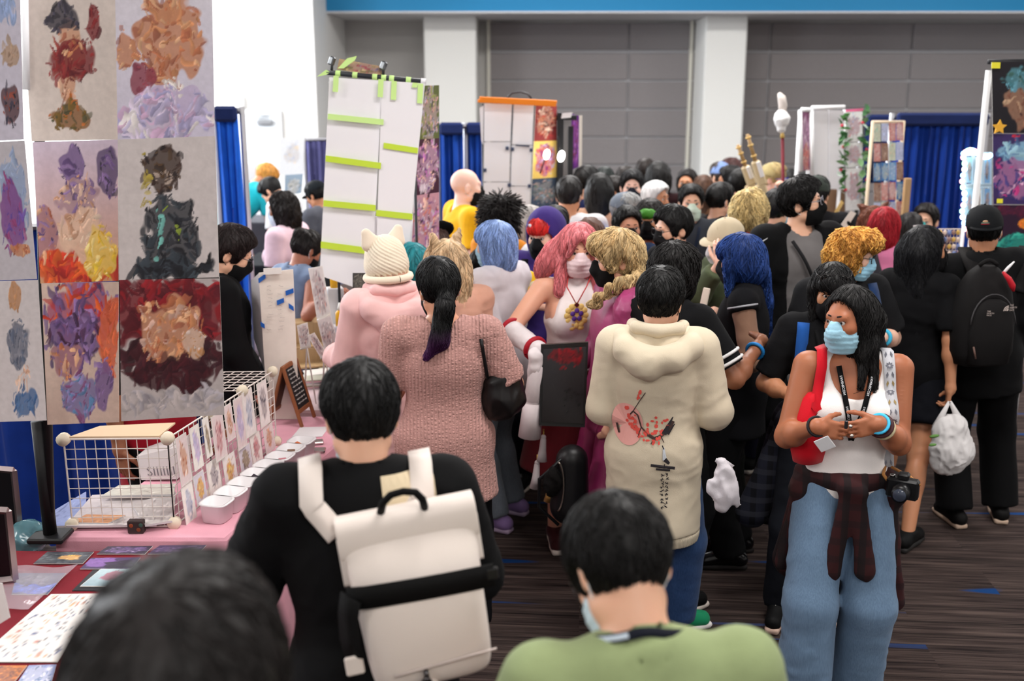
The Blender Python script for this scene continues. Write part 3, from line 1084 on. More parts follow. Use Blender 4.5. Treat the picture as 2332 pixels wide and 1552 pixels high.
    def shoes(s, col=(22, 22, 24), sole=(225, 215, 205), lace=None, boot=0.0, rough=.6, toe=None):
        P, q = s.P, s.P.k
        for sg in (-1, 1):
            _, kn, an, fw = P.leg[sg]
            g = A3(an[0], an[1], 0)
            sdv = A3(fw[1], -fw[0], 0)
            he, to = g - fw * .05 * q + A3(0, 0, .05), g + fw * .135 * q + A3(0, 0, .042)
            pr = [rc(he, to, .038 * q, .034 * q, .02), rc(he, g + fw * .01 + A3(0, 0, .09), .036 * q, .04 * q, .03),
                  rc(g + fw * .02 + A3(0, 0, .085), to, .036 * q, .028 * q, .03)]
            if boot:
                pr.append(rc(an, an + unit(kn - an) * boot, .05 * q, .056 * q, .02))
                pr.append(cut(kn - an, an + unit(kn - an) * boot))
            else:
                pr.append(cut((0, 0, 1), (0, 0, .108 * q)))
            pr.append(cut((0, 0, -1), (0, 0, .02)))
            res = (.008, .009, .013, .018)[s.lod]
            V, Q = sdf(pr, res)
            o = s.child('shoe', V, Q, M('plain' if rough < .3 else 'cloth', col, rough))
            Rm = np.stack([sdv, fw, A3(0, 0, 1)], 1)
            V, Q = sdf([rbox(g + fw * .045 * q + A3(0, 0, .016), (.042 * q, .135 * q, .016), .015, .01, Rm), ], res)
            x = (V - g) @ fw
            w = 1 - .25 * np.clip((x - .08) / .1, 0, 1) - .12 * np.clip((-x) / .08, 0, 1) - .12 * np.exp(-((x - .02) / .05) ** 2)
            lat = ((V - g) @ sdv)
            V = V + sdv[None] * (lat * (w - 1))[:, None]
            link('sole', fast_mesh('sole', V, Q), M('plain', sole, .7), o)
            if lace:
                mb = MB()
                for i in range(5):
                    f = .035 + i * .016
                    z = .122 - i * .012
                    mb.tube([g + fw * f * q + sdv * .026 * q + A3(0, 0, z * q - .006), g + fw * (f + .006) * q + A3(0, 0, z * q + .006), g + fw * f * q - sdv * .026 * q + A3(0, 0, z * q - .006)], .0032, 5)
                link('laces', fast_mesh('laces', mb.v, mb.f, True), M('plain', lace, .9), o)
        return s
    # --- flat prints, ribbons
    def hit(s, p, d):
        """first point of the top garment met from p along d (figure space)"""
        r = s.bvh.ray_cast(Vector(p), Vector(d))
        return (np.array(r[0]), np.array(r[1])) if r[0] is not None else None
    def stick(s, name, polys, mats, org, back=True, off=.0025, grid=.012):
        """polys: [(outline [(x, z)], material index)] in metres around org = (x, z) on the back or the chest"""
        d = A3(0, 1, 0) if back else A3(0, -1, 0)
        mb = MB()
        for pl, mi in polys:
            c = np.mean(pl, 0)
            pts = [c] + [np.array(p) for p in pl]
            V = []
            for p in pts:
                x = (p[0] if back else -p[0]) + org[0]
                hh = s.hit((x, -1 if back else 1, p[1] + org[1]), d)
                V.append(hh[0] - d * off if hh else None)
            good = [v for v in V if v is not None]
            if len(good) < len(V):
                continue
            n = len(pl)
            mb.add(V, [(0, 1 + i, 1 + (i + 1) % n) if True else None for i in range(n)], mi)
        return mb.build(name, mats, s.o)
    def ribbon(s, name, path, w, mat, front=True, off=.004, th=.002, text=None, tmat=None, around=None):
        """a strap lying on the garment or skin: path [(x, z)] seen from the front (or the back)"""
        d = A3(0, -1, 0) if front else A3(0, 1, 0)
        P3 = []
        for x, z in path:
            q = s.trunk_hit((x, 1 if front else -1, z), d)
            if q is None:
                q = P3[-1] + A3(0, 0, -.02) if P3 else A3(x, 0, z)
            P3.append(q - d * off)
        return s.strip3(name, P3, w, mat, d, th)
    def trunk_hit(s, p, d):
        if not hasattr(s, 'tbvh'):
            P = s.P
            V, Q = sdf(P.torso(getattr(s, 'tt', .01) + .002) + [rc(P.NB - A3(0, 0, .03), P.HC - A3(0, 0, .05), .062 * P.k * P.bw ** .5, .058 * P.hs, .03)], .012)
            s.tbvh = BVHTree.FromPolygons(V.tolist(), Q.tolist())
        r = s.tbvh.ray_cast(Vector(p), Vector(d))
        return np.array(r[0]) if r[0] is not None else None
    def strip3(s, name, P3, w, mat, d, th=.002, parent=True):
        mb = MB()
        strip(mb, P3, w, d, th)
        o = mb.build(name, mat, s.o if parent else None, True)
        if not parent:
            s.place(o)
        return o, P3
    def place(s, o):
        o.location = s.loc
        o.rotation_euler = (0, 0, -s.face * DEG)
        return o
def strip(mb, P3, w, d, th=.002, mi=0):
    P3 = [np.array(p, float) for p in P3]
    rings = []
    for i, p in enumerate(P3):
        t = unit(P3[min(i + 1, len(P3) - 1)] - P3[max(i - 1, 0)])
        dd = d(p) if callable(d) else d
        sd = unit(np.cross(t, dd))
        ww = w[i] if hasattr(w, '__len__') else w
        nn = unit(np.cross(sd, t))
        rings.append([p - sd * ww / 2 - nn * th / 2, p + sd * ww / 2 - nn * th / 2, p + sd * ww / 2 + nn * th / 2, p - sd * ww / 2 + nn * th / 2])
    mb.loft(rings, True, mi)
    return mb
def text_polys(txt, size=1.0):
    cu = bpy.data.curves.new('lettering', 'FONT')
    cu.body = txt
    cu.size = size
    cu.resolution_u = 2
    o = bpy.data.objects.new('lettering', cu)
    COL.objects.link(o)
    bpy.context.view_layer.update()
    me = o.to_mesh()
    V = [(v.co.x, v.co.y) for v in me.vertices]
    F = [tuple(p.vertices) for p in me.polygons]
    o.to_mesh_clear()
    bpy.data.objects.remove(o)
    bpy.data.curves.remove(cu)
    return V, F
def lettering(name, txt, size, fn, mat, parent=None, squeeze=1.0):
    """flat letters mapped through fn((x, y)) -> point"""
    V, F = text_polys(txt, size)
    return link(name, fast_mesh(name, [fn((x * squeeze, y)) for x, y in V], F, False), mat, parent)
# ================================================================ the hall
def carpet():
    m, nt, p = new_mat('carpet_planks')
    tc = nt.nodes.new('ShaderNodeTexCoord')
    mp = node(nt, 'ShaderNodeMapping')
    mp.inputs['Rotation'].default_value = (0, 0, math.radians(4))
    nt.links.new(tc.outputs['Object'], mp.inputs[0])
    br = node(nt, 'ShaderNodeTexBrick', Scale=1.0)
    br.inputs['Brick Width'].default_value, br.inputs['Row Height'].default_value = 1.0, 0.25
    br.inputs['Mortar Size'].default_value = 0.0
    br.inputs['Color1'].default_value, br.inputs['Color2'].default_value = (0, 0, 0, 1), (1, 1, 1, 1)
    nt.links.new(mp.outputs[0], br.inputs[0])
    vm = nt.nodes.new('ShaderNodeVectorMath')
    vm.operation = 'MULTIPLY_ADD'
    vm.inputs[1].default_value = (17.3, 9.1, 0)
    nt.links.new(br.outputs[0], vm.inputs[0])
    nt.links.new(mp.outputs[0], vm.inputs[2])
    def streak(sx, sy, det):
        q = node(nt, 'ShaderNodeMapping')
        q.inputs['Scale'].default_value = (sx, sy, 1)
        nt.links.new(vm.outputs[0], q.inputs[0])
        n = node(nt, 'ShaderNodeTexNoise', Scale=1.0, Detail=det)
        nt.links.new(q.outputs[0], n.inputs[0])
        return n.outputs[0]
    a, b, c = streak(1.1, 26, 4), streak(3.0, 90, 2), streak(.55, 6.5, 1)
    r = nt.nodes.new('ShaderNodeValToRGB')
    e = r.color_ramp.elements
    e[0].position, e[0].color = .34, srgb(24, 19, 20)
    e[1].position, e[1].color = .70, srgb(92, 78, 73)
    x = e.new(.50)
    x.color = srgb(52, 42, 41)
    nt.links.new(a, r.inputs[0])
    col = mix(nt, .45, r.outputs[0], None)
    r2 = nt.nodes.new('ShaderNodeValToRGB')
    r2.color_ramp.elements[0].color, r2.color_ramp.elements[0].position = srgb(26, 21, 22), .35
    r2.color_ramp.elements[1].color, r2.color_ramp.elements[1].position = srgb(98, 84, 78), .68
    nt.links.new(b, r2.inputs[0])
    col = mix(nt, .4, r.outputs[0], r2.outputs[0])
    g = node(nt, 'ShaderNodeMapRange')
    g.inputs[1].default_value, g.inputs[2].default_value = .645, .68
    nt.links.new(c, g.inputs[0])
    col = mix(nt, g.outputs[0], col, srgb(22, 62, 116))
    nt.links.new(col, p.inputs['Base Color'])
    p.inputs['Roughness'].default_value = .95
    p.inputs['Specular IOR Level'].default_value = .1
    f = node(nt, 'ShaderNodeTexNoise', Scale=330.0)
    nt.links.new(tc.outputs['Object'], f.inputs[0])
    bump(nt, p, f.outputs[0], .6, .004)
    return m
WHITE_WALL = M('plain', (238, 238, 236), .8)
GREY_WALL = M('plain', (205, 203, 200), .8)
def sbox(name, lo, hi, mat, bev=0.0):
    lo, hi = np.array(lo, float), np.array(hi, float)
    return struct(MB().box((lo + hi) / 2, hi - lo, None, bev).build(name, mat))
sbox('floor', (-9.8, -4, -.2), (12, 20.4, 0), carpet())
sbox('ceiling', (-9.8, -4, 5.0), (12, 20.4, 5.2), M('plain', (225, 225, 222), .9))
sbox('wall_left', (-10.0, -4, 0), (-9.8, 20.4, 5.0), WHITE_WALL)
sbox('wall_right', (12, -4, 0), (12.2, 20.4, 5.0), GREY_WALL)
sbox('wall_front', (-10, -4.2, 0), (12.2, -4, 5.0), GREY_WALL)
sbox('wall_back', (-10, 20.2, 0), (12.2, 20.4, 5.0), GREY_WALL)
sbox('wall_bay', (-9.8, 17.0, 0), (-3.07, 20.2, 5.0), WHITE_WALL, .01)
# the padded panels of the back wall, each one a piece
panel_m = M('felt', (150, 145, 146), scale=60, dark=.93)
wp = struct(MB().box((5.7, 20.17, 1.75), (12.3, .06, 3.5)).build('wall_panels', M('plain', (186, 186, 190), .7)))
for i, x0 in enumerate((-.45, 2.15, 4.75, 7.35, 9.95)):
    for zt in (3.52, 2.99, 2.475, 1.96, 1.445, .93, .415):
        w = 2.6 if i < 4 else 1.9
        MB().box((x0 + w / 2, 20.12, zt - .2575), (w - .034, .06, .515 - .03), None, .012).build('panel', panel_m, wp)
sbox('trim_soffit', (-3.22, 18.2, 3.55), (12, 20.2, 3.58), M('plain', (222, 222, 224), .8))
sbox('trim_beam', (-3.2, 18.22, 3.58), (12, 20.2, 5.0), M('plain', (44, 142, 196), .6))
sbox('column_white', (-1.53, 19.0, 0), (-.62, 20.2, 3.56), M('plain', (240, 240, 236), .8), .02)
sbox('column_white', (3.36, 19.0, 0), (4.08, 20.2, 3.56), M('plain', (240, 240, 236), .8), .02)
for i, (x0, x1) in enumerate(((-.46, -.40), (3.26, 3.32))):
    sbox('trim_%d' % (i + 1), (x0, 20.05, 0), (x1, 20.15, 3.55), M('plain', (225, 222, 210), .6))
for i, (y0, y1) in enumerate(((11.2, 16.2), (5.0, 9.0))):
    w = empty('window_%d' % (i + 1), (-9.79, (y0 + y1) / 2, 3.2))
    w['kind'] = 'structure'
    MB().box((0, 0, 0), (.02, y1 - y0, 3.0)).build('pane', M('emit', (235, 242, 255), power=1.5), w)
    for f in (-.5, -.17, .17, .5):
        MB().box((.02, f * (y1 - y0), 0), (.06, .08, 3.0)).build('mullion', M('plain', (200, 200, 200)), w)
for lx in (-5.0, 1.2, 7.4):
    for ly in (-2.1, 3.2, 8.5, 13.5):  # the row behind the camera is made up to house the fill lamps
        L = empty('ceiling_and_fill_panel', (lx, ly, 4.97))
        L['kind'] = 'structure'
        MB().box((0, 0, 0), (2.5, 1.1, .06), None, .01).build('light_frame', M('plain', (240, 240, 240)), L)
        MB().box((0, 0, -.02), (2.3, .9, .03)).build('diffuser', M('emit', (255, 250, 244), power=1.5), L)
# the white side door with its closer
d0, d1 = at(546, 262, 16.9), at(628, 262, 16.9)
dr = empty('door_1', ((d0.x + d1.x) / 2, 16.96, 0))
dr['kind'] = 'structure'
dw, dh = d1.x - d0.x, d0.z
dm = M('plain', (214, 219, 224), .5)
MB().box((0, 0, dh / 2), (dw, .05, dh), None, .005).build('door_leaf', dm, dr)
fm = MB()
for sx in (-1, 1):
    MB().box((sx * (dw / 2 + .04), -.01, (dh + .08) / 2), (.08, .07, dh + .08), None, .008).build('door_frame', M('plain', (232, 234, 236), .5), dr)
MB().box((0, -.01, dh + .04), (dw, .07, .08), None, .008).build('door_frame', M('plain', (232, 234, 236), .5), dr)
MB().box((.1, -.06, dh - .11), (.24, .06, .07), None, .01).build('door_closer', M('metal', (170, 172, 176), .4), dr)
MB().tube([(.0, -.06, dh - .05), (.2, -.12, dh - .04), (.0, -.03, dh + .01)], .01, 5).build('closer_arm', M('metal', (150, 152, 156), .4), dr)
MB().tube([(-.22, -.05, .95), (.22, -.05, .95)], .018, 6).build('push_bar', M('metal', (160, 160, 164), .4), dr)
b0 = at(540, 232, 16.9)
sg = MB().box((b0.x, 16.93, b0.z), (.22, .10, .24), None, .02).build('alarm_box', M('plain', (236, 236, 236)))
tag(sg, 'white alarm box fixed on the wall above the side door', 'alarm')
# ---------------------------------------------------------------- pipe and drape
def drape(name, label, p0, p1, D, ztop, mat, band=None, folds_n=9, amp=.035, z0=0.02, group=None):
    root = empty(name, ((p0 + p1) / 2, D, 0))
    w = p1 - p0
    n = max(24, int(folds_n * 8))
    rings = []
    rg = np.random.default_rng(int(D * 100) + n)
    ph = np.cumsum(.6 + .8 * rg.random(n + 1))
    ph *= folds_n * 2 * math.pi / ph[-1]
    for z in np.linspace(z0, ztop - .05, 14):
        a = amp * (1.15 - .5 * z / ztop)
        rings.append([(-w / 2 + w * i / n + .012 * math.sin(z * 2 + i), a * math.sin(ph[i]) + .012 * math.sin(i * .37 + z * 1.4), z) for i in range(n + 1)])
    mb = MB()
    for k in range(len(rings) - 1):
        mb.add(rings[k] + rings[k + 1], [(i, i + 1, n + 2 + i, n + 1 + i) for i in range(n)])
    V, F = np.array(mb.v), mb.f
    link('curtain', fast_mesh('curtain', V, F, True), mat, root)
    MB().tube([(-w / 2 - .02, 0, ztop - .03), (w / 2 + .02, 0, ztop - .03)], .022, 8).build('rail', M('metal', (170, 170, 175), .4), root)
    if band:
        MB().box((0, -.03, ztop - .05), (w, .07, .11), None, .02).build('top_band', band, root)
    for sx in (-1, 1):
        MB().tube([(sx * (w / 2 + .02), .03, 0), (sx * (w / 2 + .02), .03, ztop)], .022, 8).build('upright', M('metal', (205, 205, 208), .5), root)
    return tag(root, label, 'curtain', group)
BLUE = M('cloth', (24, 74, 172), .8, scale=3)
NAVY = M('cloth', (26, 40, 88), .85)
def span(px0, px1, py, D):
    return at(px0, py, D).x, at(px1, py, D).x
a, b = span(489, 541, 245, 7.6)
drape('blue_drape', 'bright blue drape with navy top band beside the white wall, left of the door', a, b, 7.6, at(510, 243, 7.6).z, M('cloth', (34, 104, 220), .8), NAVY, 3)
a, b = span(1001, 1055, 282, 9.6)
drape('blue_drape', 'blue drape panel behind the bald man, left of the slit', a, b, 9.6, at(1030, 280, 9.6).z, BLUE, NAVY, 4)
a, b = span(1062, 1102, 282, 9.62)
drape('blue_drape', 'narrow blue drape panel behind the bald man, right of the slit', a, b, 9.62, at(1030, 280, 9.6).z, BLUE, NAVY, 3)
a, b = span(2040, 2248, 262, 9.2)
drape('blue_drape', 'wide royal blue drape behind the man in the teal mask', a, b, 9.2, at(2150, 258, 9.2).z, M('cloth', (22, 62, 158), .8, scale=3), NAVY, 12)
a, b = span(1972, 2042, 262, 9.7)
drape('blue_drape', 'short dark navy drape behind the leafy display', a, b, 9.7, at(2000, 262, 9.7).z, NAVY, NAVY, 4, z0=1.5)
a, b = span(694, 752, 312, 13.0)
drape('purple_drape', 'greyish violet drape in the far booth by the white panel', a, b, 13.0, at(720, 312, 13.0).z, M('cloth', (104, 104, 158), .85), None, 5)
drape('blue_drape', 'dark blue drape behind the poster stand and picture frames', -3.1, -1.6, 5.15, 1.72, M('cloth', (18, 52, 138), .85), None, 8)
# ================================================================ flat art: generic brush-stroke prints
def art(seed, bg, zones, bg2=None, warp=.05):
    """a painter: brush strokes of the zones (cx, cy, rx, ry, colours, how many) over a ground colour"""
    def fn(U, V):
        rg = np.random.default_rng(seed)
        P = np.stack([U, V, np.zeros_like(U)], 1)
        u = U + warp * vnoise(P, 6, seed) + warp * .4 * vnoise(P, 17, seed + 3)
        v = V + warp * vnoise(P, 6, seed + 9) + warp * .4 * vnoise(P, 17, seed + 5)
        c0, c1 = np.array(srgb(*bg)), np.array(srgb(*(bg2 or bg)))
        C = c0[None] * V[:, None] + c1[None] * (1 - V[:, None])
        for cx, cy, rx, ry, cols, n in zones:
            if n > 12:                                        # the soft mass under the strokes
                m_ = np.mean([srgb(*c) for c in cols], 0)
                e = ((u - cx) / (rx * .95)) ** 2 + ((v - cy) / (ry * .95)) ** 2 + .5 * vnoise(P, 9, seed + n)
                k = np.clip((1.0 - e) * 5, 0, .9)[:, None]
                C = C * (1 - k) + m_[None] * k
            for j in range(int(n * 1.7)):
                sz = 1.0 if j < n * .7 else .5
                a, r = rg.random() * 6.283, math.sqrt(rg.random())
                x, y = cx + rx * r * math.cos(a), cy + ry * r * math.sin(a)
                L, w = sz * (.05 + .16 * rg.random()) * max(rx, ry) * 1.5, sz * (.025 + .05 * rg.random()) * max(.3, rx) * 1.5
                th = rg.normal() * .8 + 1.3
                c_ = math.cos(th)
                s_ = math.sin(th)
                bend = rg.normal() * 2.5
                du, dv = (u - x), (v - y) * 1.4
                q1, q2 = du * c_ + dv * s_, -du * s_ + dv * c_
                e = (q1 / L) ** 2 + ((q2 + bend * q1 * q1) / w) ** 2
                k = (np.clip((1.15 - e) * 3, 0, 1) * (.65 + .35 * rg.random()))[:, None]
                col = np.array(srgb(*cols[int(rg.integers(len(cols)))]))
                col[:3] *= .75 + .5 * rg.random()
                C = C * (1 - k) + col[None] * (1 + .25 * np.clip(q2 / w, -1, 1))[:, None] * k
        return C
    return fn
def sheet(name, c, paint=None, mats=None, res=(40, 60), th=.0015, parent=None, border=0, wave=0.0):
    """paper between four corners (top left, top right, bottom right, bottom left)"""
    c = [np.array(q, float) for q in c]
    nx, ny = res
    u, v = np.meshgrid(np.linspace(0, 1, nx + 1), np.linspace(0, 1, ny + 1))
    u, v = u.ravel(), v.ravel()
    Pt = (c[3][None] * (1 - u)[:, None] + c[2][None] * u[:, None]) * (1 - v)[:, None] + (c[0][None] * (1 - u)[:, None] + c[1][None] * u[:, None]) * v[:, None]
    n = unit(np.cross(c[1] - c[0], c[3] - c[0]))
    if wave:
        Pt = Pt + n[None] * (wave * np.sin(u * 4 + v * 2.3))[:, None]
    k = len(Pt)
    i = np.arange((nx + 1) * (ny + 1)).reshape(ny + 1, nx + 1)
    F = np.stack([i[:-1, :-1], i[:-1, 1:], i[1:, 1:], i[1:, :-1]], -1).reshape(-1, 4)
    bnd = list(i[0, :]) + list(i[1:, -1]) + list(i[-1, -2::-1]) + list(i[-2:0, 0])
    V = np.concatenate([Pt, Pt[bnd] + n[None] * th])
    m = len(bnd)
    faces = [tuple(f) for f in F.tolist()] + [(bnd[j], k + j, k + (j + 1) % m, bnd[(j + 1) % m]) for j in range(m)] + [tuple(k + j for j in range(m))[::1]]
    mi = [0] * len(F) + [1] * (m + 1)
    C = np.ones((len(V), 4))
    if paint:
        C[:k] = paint(u, v)
        if border:
            e = (u < border) | (u > 1 - border) | (v < border * .7) | (v > 1 - border * .7)
            C[:k][e] = srgb(228, 222, 216)
    me = fast_mesh(name, V, faces, False, mi, {'Col': C})
    return link(name, me, mats or [M('paint', (255, 255, 255)), M('plain', (224, 220, 214), .7)], parent)
def quad(pxs, D):
    D = D if hasattr(D, '__len__') else [D] * 4
    return [at(x, y, d) for (x, y), d in zip(pxs, D)]
def quadz(pxs, z):
    return [atz(x, y, z) for x, y in pxs]
# ---------------------------------------------------------------- the big poster stand
SKINT = [(222, 178, 150), (200, 150, 120), (236, 200, 176)]
DK = [(52, 48, 60), (38, 34, 44), (72, 66, 84)]
RED = [(126, 30, 34), (150, 42, 44), (100, 24, 34)]
OLI = [(120, 92, 40), (196, 110, 50), (84, 84, 56)]
ORA = [(206, 140, 96), (188, 112, 76), (226, 176, 136), (160, 90, 66)]
LAV = [(190, 180, 214), (220, 206, 226), (166, 160, 200), (206, 170, 200)]
PUR = [(104, 78, 128), (134, 106, 160), (76, 60, 96), (150, 120, 170)]
YEL = [(238, 200, 60), (222, 168, 50), (244, 220, 150)]
HOT = [(206, 60, 36), (220, 96, 44), (176, 44, 40)]
NOI = [(26, 26, 32), (40, 42, 50), (58, 66, 74), (120, 190, 180)]
POST = [
    ('print of slate, crimson and olive strokes on warm grey paper, top of the middle column', [(48, -12), (262, -12), (268, 318), (72, 322)], 3.52, art(3, (214, 200, 192), [(.45, .55, .16, .32, SKINT + ORA, 26), (.5, .55, .3, .14, RED, 40), (.42, .86, .17, .12, DK, 30), (.75, .78, .1, .16, RED, 16), (.42, .16, .22, .1, OLI, 34), (.5, .6, .12, .05, ORA, 8)], (226, 212, 204))),
    ('print of copper strokes over lilac flowers, top of the right column', [(262, -12), (483, -12), (489, 310), (268, 318)], 3.5, art(8, (222, 216, 226), [(.55, .68, .34, .32, ORA, 70), (.5, .9, .2, .1, ORA, 16), (.12, .62, .12, .16, ORA, 14), (.3, .42, .14, .12, [(126, 50, 70), (160, 70, 84)], 16), (.5, .12, .55, .13, LAV + [(236, 228, 226)], 60), (.5, .28, .4, .08, LAV, 22), (.55, .35, .1, .12, [(232, 224, 220)], 12)], (212, 204, 222))),
    ('print of violet and gold strokes on pale lilac, second in the middle column', [(74, 324), (268, 318), (270, 640), (92, 646)], 3.52, art(14, (214, 196, 214), [(.45, .82, .16, .12, PUR, 26), (.5, .6, .26, .16, PUR + SKINT, 36), (.9, .75, .14, .2, DK + PUR, 24), (.5, .1, .6, .14, HOT, 44), (.55, .35, .3, .18, SKINT + [(240, 214, 190)], 34), (.78, .2, .22, .2, YEL, 34), (.1, .36, .14, .2, ORA + PUR, 20)], (206, 150, 110))),
    ('print of a black mass flecked with teal on grey paper, second in the right column', [(268, 318), (490, 310), (499, 634), (271, 638)], 3.5, art(22, (212, 202, 200), [(.5, .32, .3, .3, NOI[:3], 90), (.5, .08, .42, .09, NOI[:3], 40), (.44, .78, .2, .18, [(66, 46, 40), (90, 66, 44), (40, 30, 32)], 40), (.45, .74, .09, .08, [(190, 170, 156)], 9), (.5, .3, .26, .26, [(120, 190, 180), (150, 170, 60)], 7), (.28, .7, .05, .2, [(180, 160, 70)], 8)])),
    ('print of purple and orange strokes, lowest in the middle column', [(94, 646), (270, 642), (271, 962), (108, 968)], 3.52, art(31, (206, 180, 166), [(.5, .8, .5, .24, HOT + PUR, 60), (.4, .6, .36, .2, PUR + [(70, 34, 60)], 50), (.85, .6, .14, .3, [(220, 110, 70), (204, 90, 60)], 26), (.45, .22, .26, .18, [(140, 130, 180), (90, 130, 170), (130, 70, 110)], 50), (.3, .45, .2, .1, ORA + PUR, 20), (.8, .3, .12, .2, PUR, 16)])),
    ('dark red print with peach and maroon strokes, lowest in the right column', [(272, 638), (500, 632), (511, 945), (276, 960)], 3.5, art(40, (190, 180, 178), [(.5, .75, .6, .3, [(150, 30, 38), (120, 30, 40), (92, 26, 36)], 120), (.5, .45, .6, .15, [(74, 30, 38), (60, 28, 36)], 60), (.5, .62, .34, .26, ORA + [(214, 176, 160)], 80), (.72, .52, .14, .12, [(226, 208, 200), (196, 140, 90)], 16), (.5, .3, .4, .1, [(72, 26, 34), (54, 22, 30)], 50), (.5, .12, .5, .07, [(190, 180, 178), (170, 164, 170)], 40)])),
]
LEFTP = [
    ('print with tan and navy strokes on lilac paper, top of the leftmost column', [(-60, -6), (46, -6), (54, 318), (-50, 324)], 3.44, art(51, (206, 200, 214), [(.8, .6, .2, .1, [(170, 140, 120), (190, 160, 130)], 14), (.75, .24, .2, .16, DK + [(150, 70, 50)], 24), (.5, .9, .4, .1, [(150, 170, 210)], 16)])),
    ('print with blue and magenta strokes on grey paper, second in the leftmost column', [(-50, 326), (56, 320), (84, 636), (-30, 640)], 3.44, art(57, (196, 190, 196), [(.7, .62, .3, .3, [(140, 156, 190), (160, 176, 204)], 36), (.6, .45, .24, .3, [(150, 70, 120), (110, 80, 160)], 30), (.7, .2, .2, .06, ORA, 14)])),
    ('print with slate blue and denim strokes on pale paper, lowest in the leftmost column', [(-30, 642), (86, 638), (106, 958), (-16, 962)], 3.44, art(63, (212, 204, 204), [(.55, .55, .2, .18, [(100, 110, 130), (140, 140, 150), (80, 86, 104)], 40), (.55, .88, .14, .1, [(190, 140, 100)], 16), (.6, .32, .2, .06, SKINT, 12), (.6, .16, .24, .12, [(70, 104, 150), (90, 120, 160)], 30)])),
]
for lab, px, D, fn in POST + LEFTP:
    tag(sheet('art_print', quad(px, D), fn, None, (96, 144), .0015), lab, 'poster', 'prints hung on the poster stand')
st = empty('poster_stand', at(117, 1240, 3.56))
st.location.z = .752
tag(st, 'black pole stand carrying the hung prints, its foot on the red cloth', 'stand')
pole_top = at(80, -40, 3.56)
rel = lambda p: np.array(p, float) - np.array(st.location, float)
BLK = M('plain', (16, 16, 18), .5)
MB().tube([(0, 0, 0), rel(pole_top)], .017, 10).build('pole', BLK, st, True)
MB().tube([(0, 0, 0), (0, 0, .45)], .024, 10).build('lower_sleeve', BLK, st, True)
MB().box((0, 0, .012), (.13, .11, .022), None, .006).build('foot_plate', BLK, st)
MB().tube([(-.05, 0, .62), (.01, 0, .60)], .013, 8).ball((-.055, 0, .625), .02).build('clamp_knob', BLK, st, True)
for x in (262, 468):
    MB().tube([rel(at(x, -40, 3.57)), rel(at(x + 8, 900, 3.57))], .008, 8).build('hanger_rod', BLK, st, True)
MB().tube([rel(at(-60, -34, 3.56)), rel(at(474, -34, 3.56))], .012, 8).build('cross_bar', BLK, st, True)
MB().tube([rel(at(56, -20, 3.5)), rel(at(60, 205, 3.5))], .012, 8).build('light_tube', M('plain', (245, 245, 250), .4), st, True)
# ---------------------------------------------------------------- tables
TZ = 0.75
def cloth_table(name, label, quadp, ztop, mat, skirt=.70, edge=.02, seed=1, z0=0.03):
    """quadp: corners of the top, counterclockwise from above"""
    root = empty(name, (float(np.mean([p[0] for p in quadp])), float(np.mean([p[1] for p in quadp])), 0))
    o = np.array([root.location.x, root.location.y])
    c = [np.array(p[:2]) - o for p in quadp]
    pts = []
    for i in range(4):
        a, b = c[i], c[(i + 1) % 4]
        n = max(6, int(np.linalg.norm(b - a) / .05))
        nr = unit(A3(b[1] - a[1], -(b[0] - a[0]), 0))[:2]
        pts += [(a + (b - a) * j / n, nr) for j in range(n)]
    rg = np.random.default_rng(seed)
    m = len(pts)
    ph = np.cumsum(.5 + rg.random(m)) * 1.15
    rings = []
    for z, e, w in ((ztop, -.004, 0), (ztop - .012, .004, 0), (ztop - .05, .008, .15), (ztop - .25, .018, .6), (z0 + .2, .03, .9), (z0, .035, 1)):
        rings.append([(p[0] + n_[0] * (e + .016 * w * math.sin(ph[i])), p[1] + n_[1] * (e + .016 * w * math.sin(ph[i])), z) for i, (p, n_) in enumerate(pts)])
    mb = MB()
    for k in range(len(rings) - 1):
        mb.add(rings[k] + rings[k + 1], [((i + 1) % m, i, m + i, m + (i + 1) % m) for i in range(m)])
    mb.add(rings[0], [tuple(range(m))])
    link('tablecloth', fast_mesh('tablecloth', mb.v, mb.f, True), mat, root)
    cc = [A3(*(q * .97), 0) for q in c]
    tb = MB()
    tb.loft([[tuple(q[:2]) + (ztop - .035,) for q in cc], [tuple(q[:2]) + (ztop - .008,) for q in cc]])
    tb.build('tabletop', M('plain', (200, 196, 190)), root)
    for q in cc:
        MB().tube([(q[0] * .9, q[1] * .9, 0), (q[0] * .9, q[1] * .9, ztop - .03)], .016, 8).build('leg', M('metal', (120, 120, 124), .4), root, True)
    return tag(root, label, 'table')
PINK = M('cloth', (234, 168, 184), .75, scale=3)
ax_ = unit(A3(.22, 1, 0))                                          # the way the aisle of tables runs
fr0 = np.array(atz(513, 1226, TZ))
fl0 = np.array(atz(128, 1226, TZ))
fr1 = fr0 + ax_ * 1.50
fl1 = fl0 + ax_ * 1.50
cloth_table('pink_table', 'table under a pale pink cloth holding wire racks and white trays', [fl0, fr0, fr1, fl1], TZ, PINK, seed=4)
cloth_table('pink_table', 'table under a greyish pink cloth with wooden steps and print racks, beyond the chalkboard', [fl1 + ax_ * .10, fr1 + ax_ * .10, fr1 + ax_ * 1.55, fl1 + ax_ * 1.55], TZ, M('cloth', (206, 180, 182), .8), seed=7)
bk = ax_ * -.085
rx_ = unit(A3(.16, 1, 0))
cloth_table('red_table', 'table under a dark red cloth with flat prints', [fl0 - rx_ * 1.9 + A3(-.1, 0, 0), fr0 - rx_ * 1.9 + bk, fr0 + bk - A3(.015, 0, 0), fl0 + bk - A3(.1, 0, 0)], TZ - .012, M('cloth', (126, 10, 30), .85), seed=9)
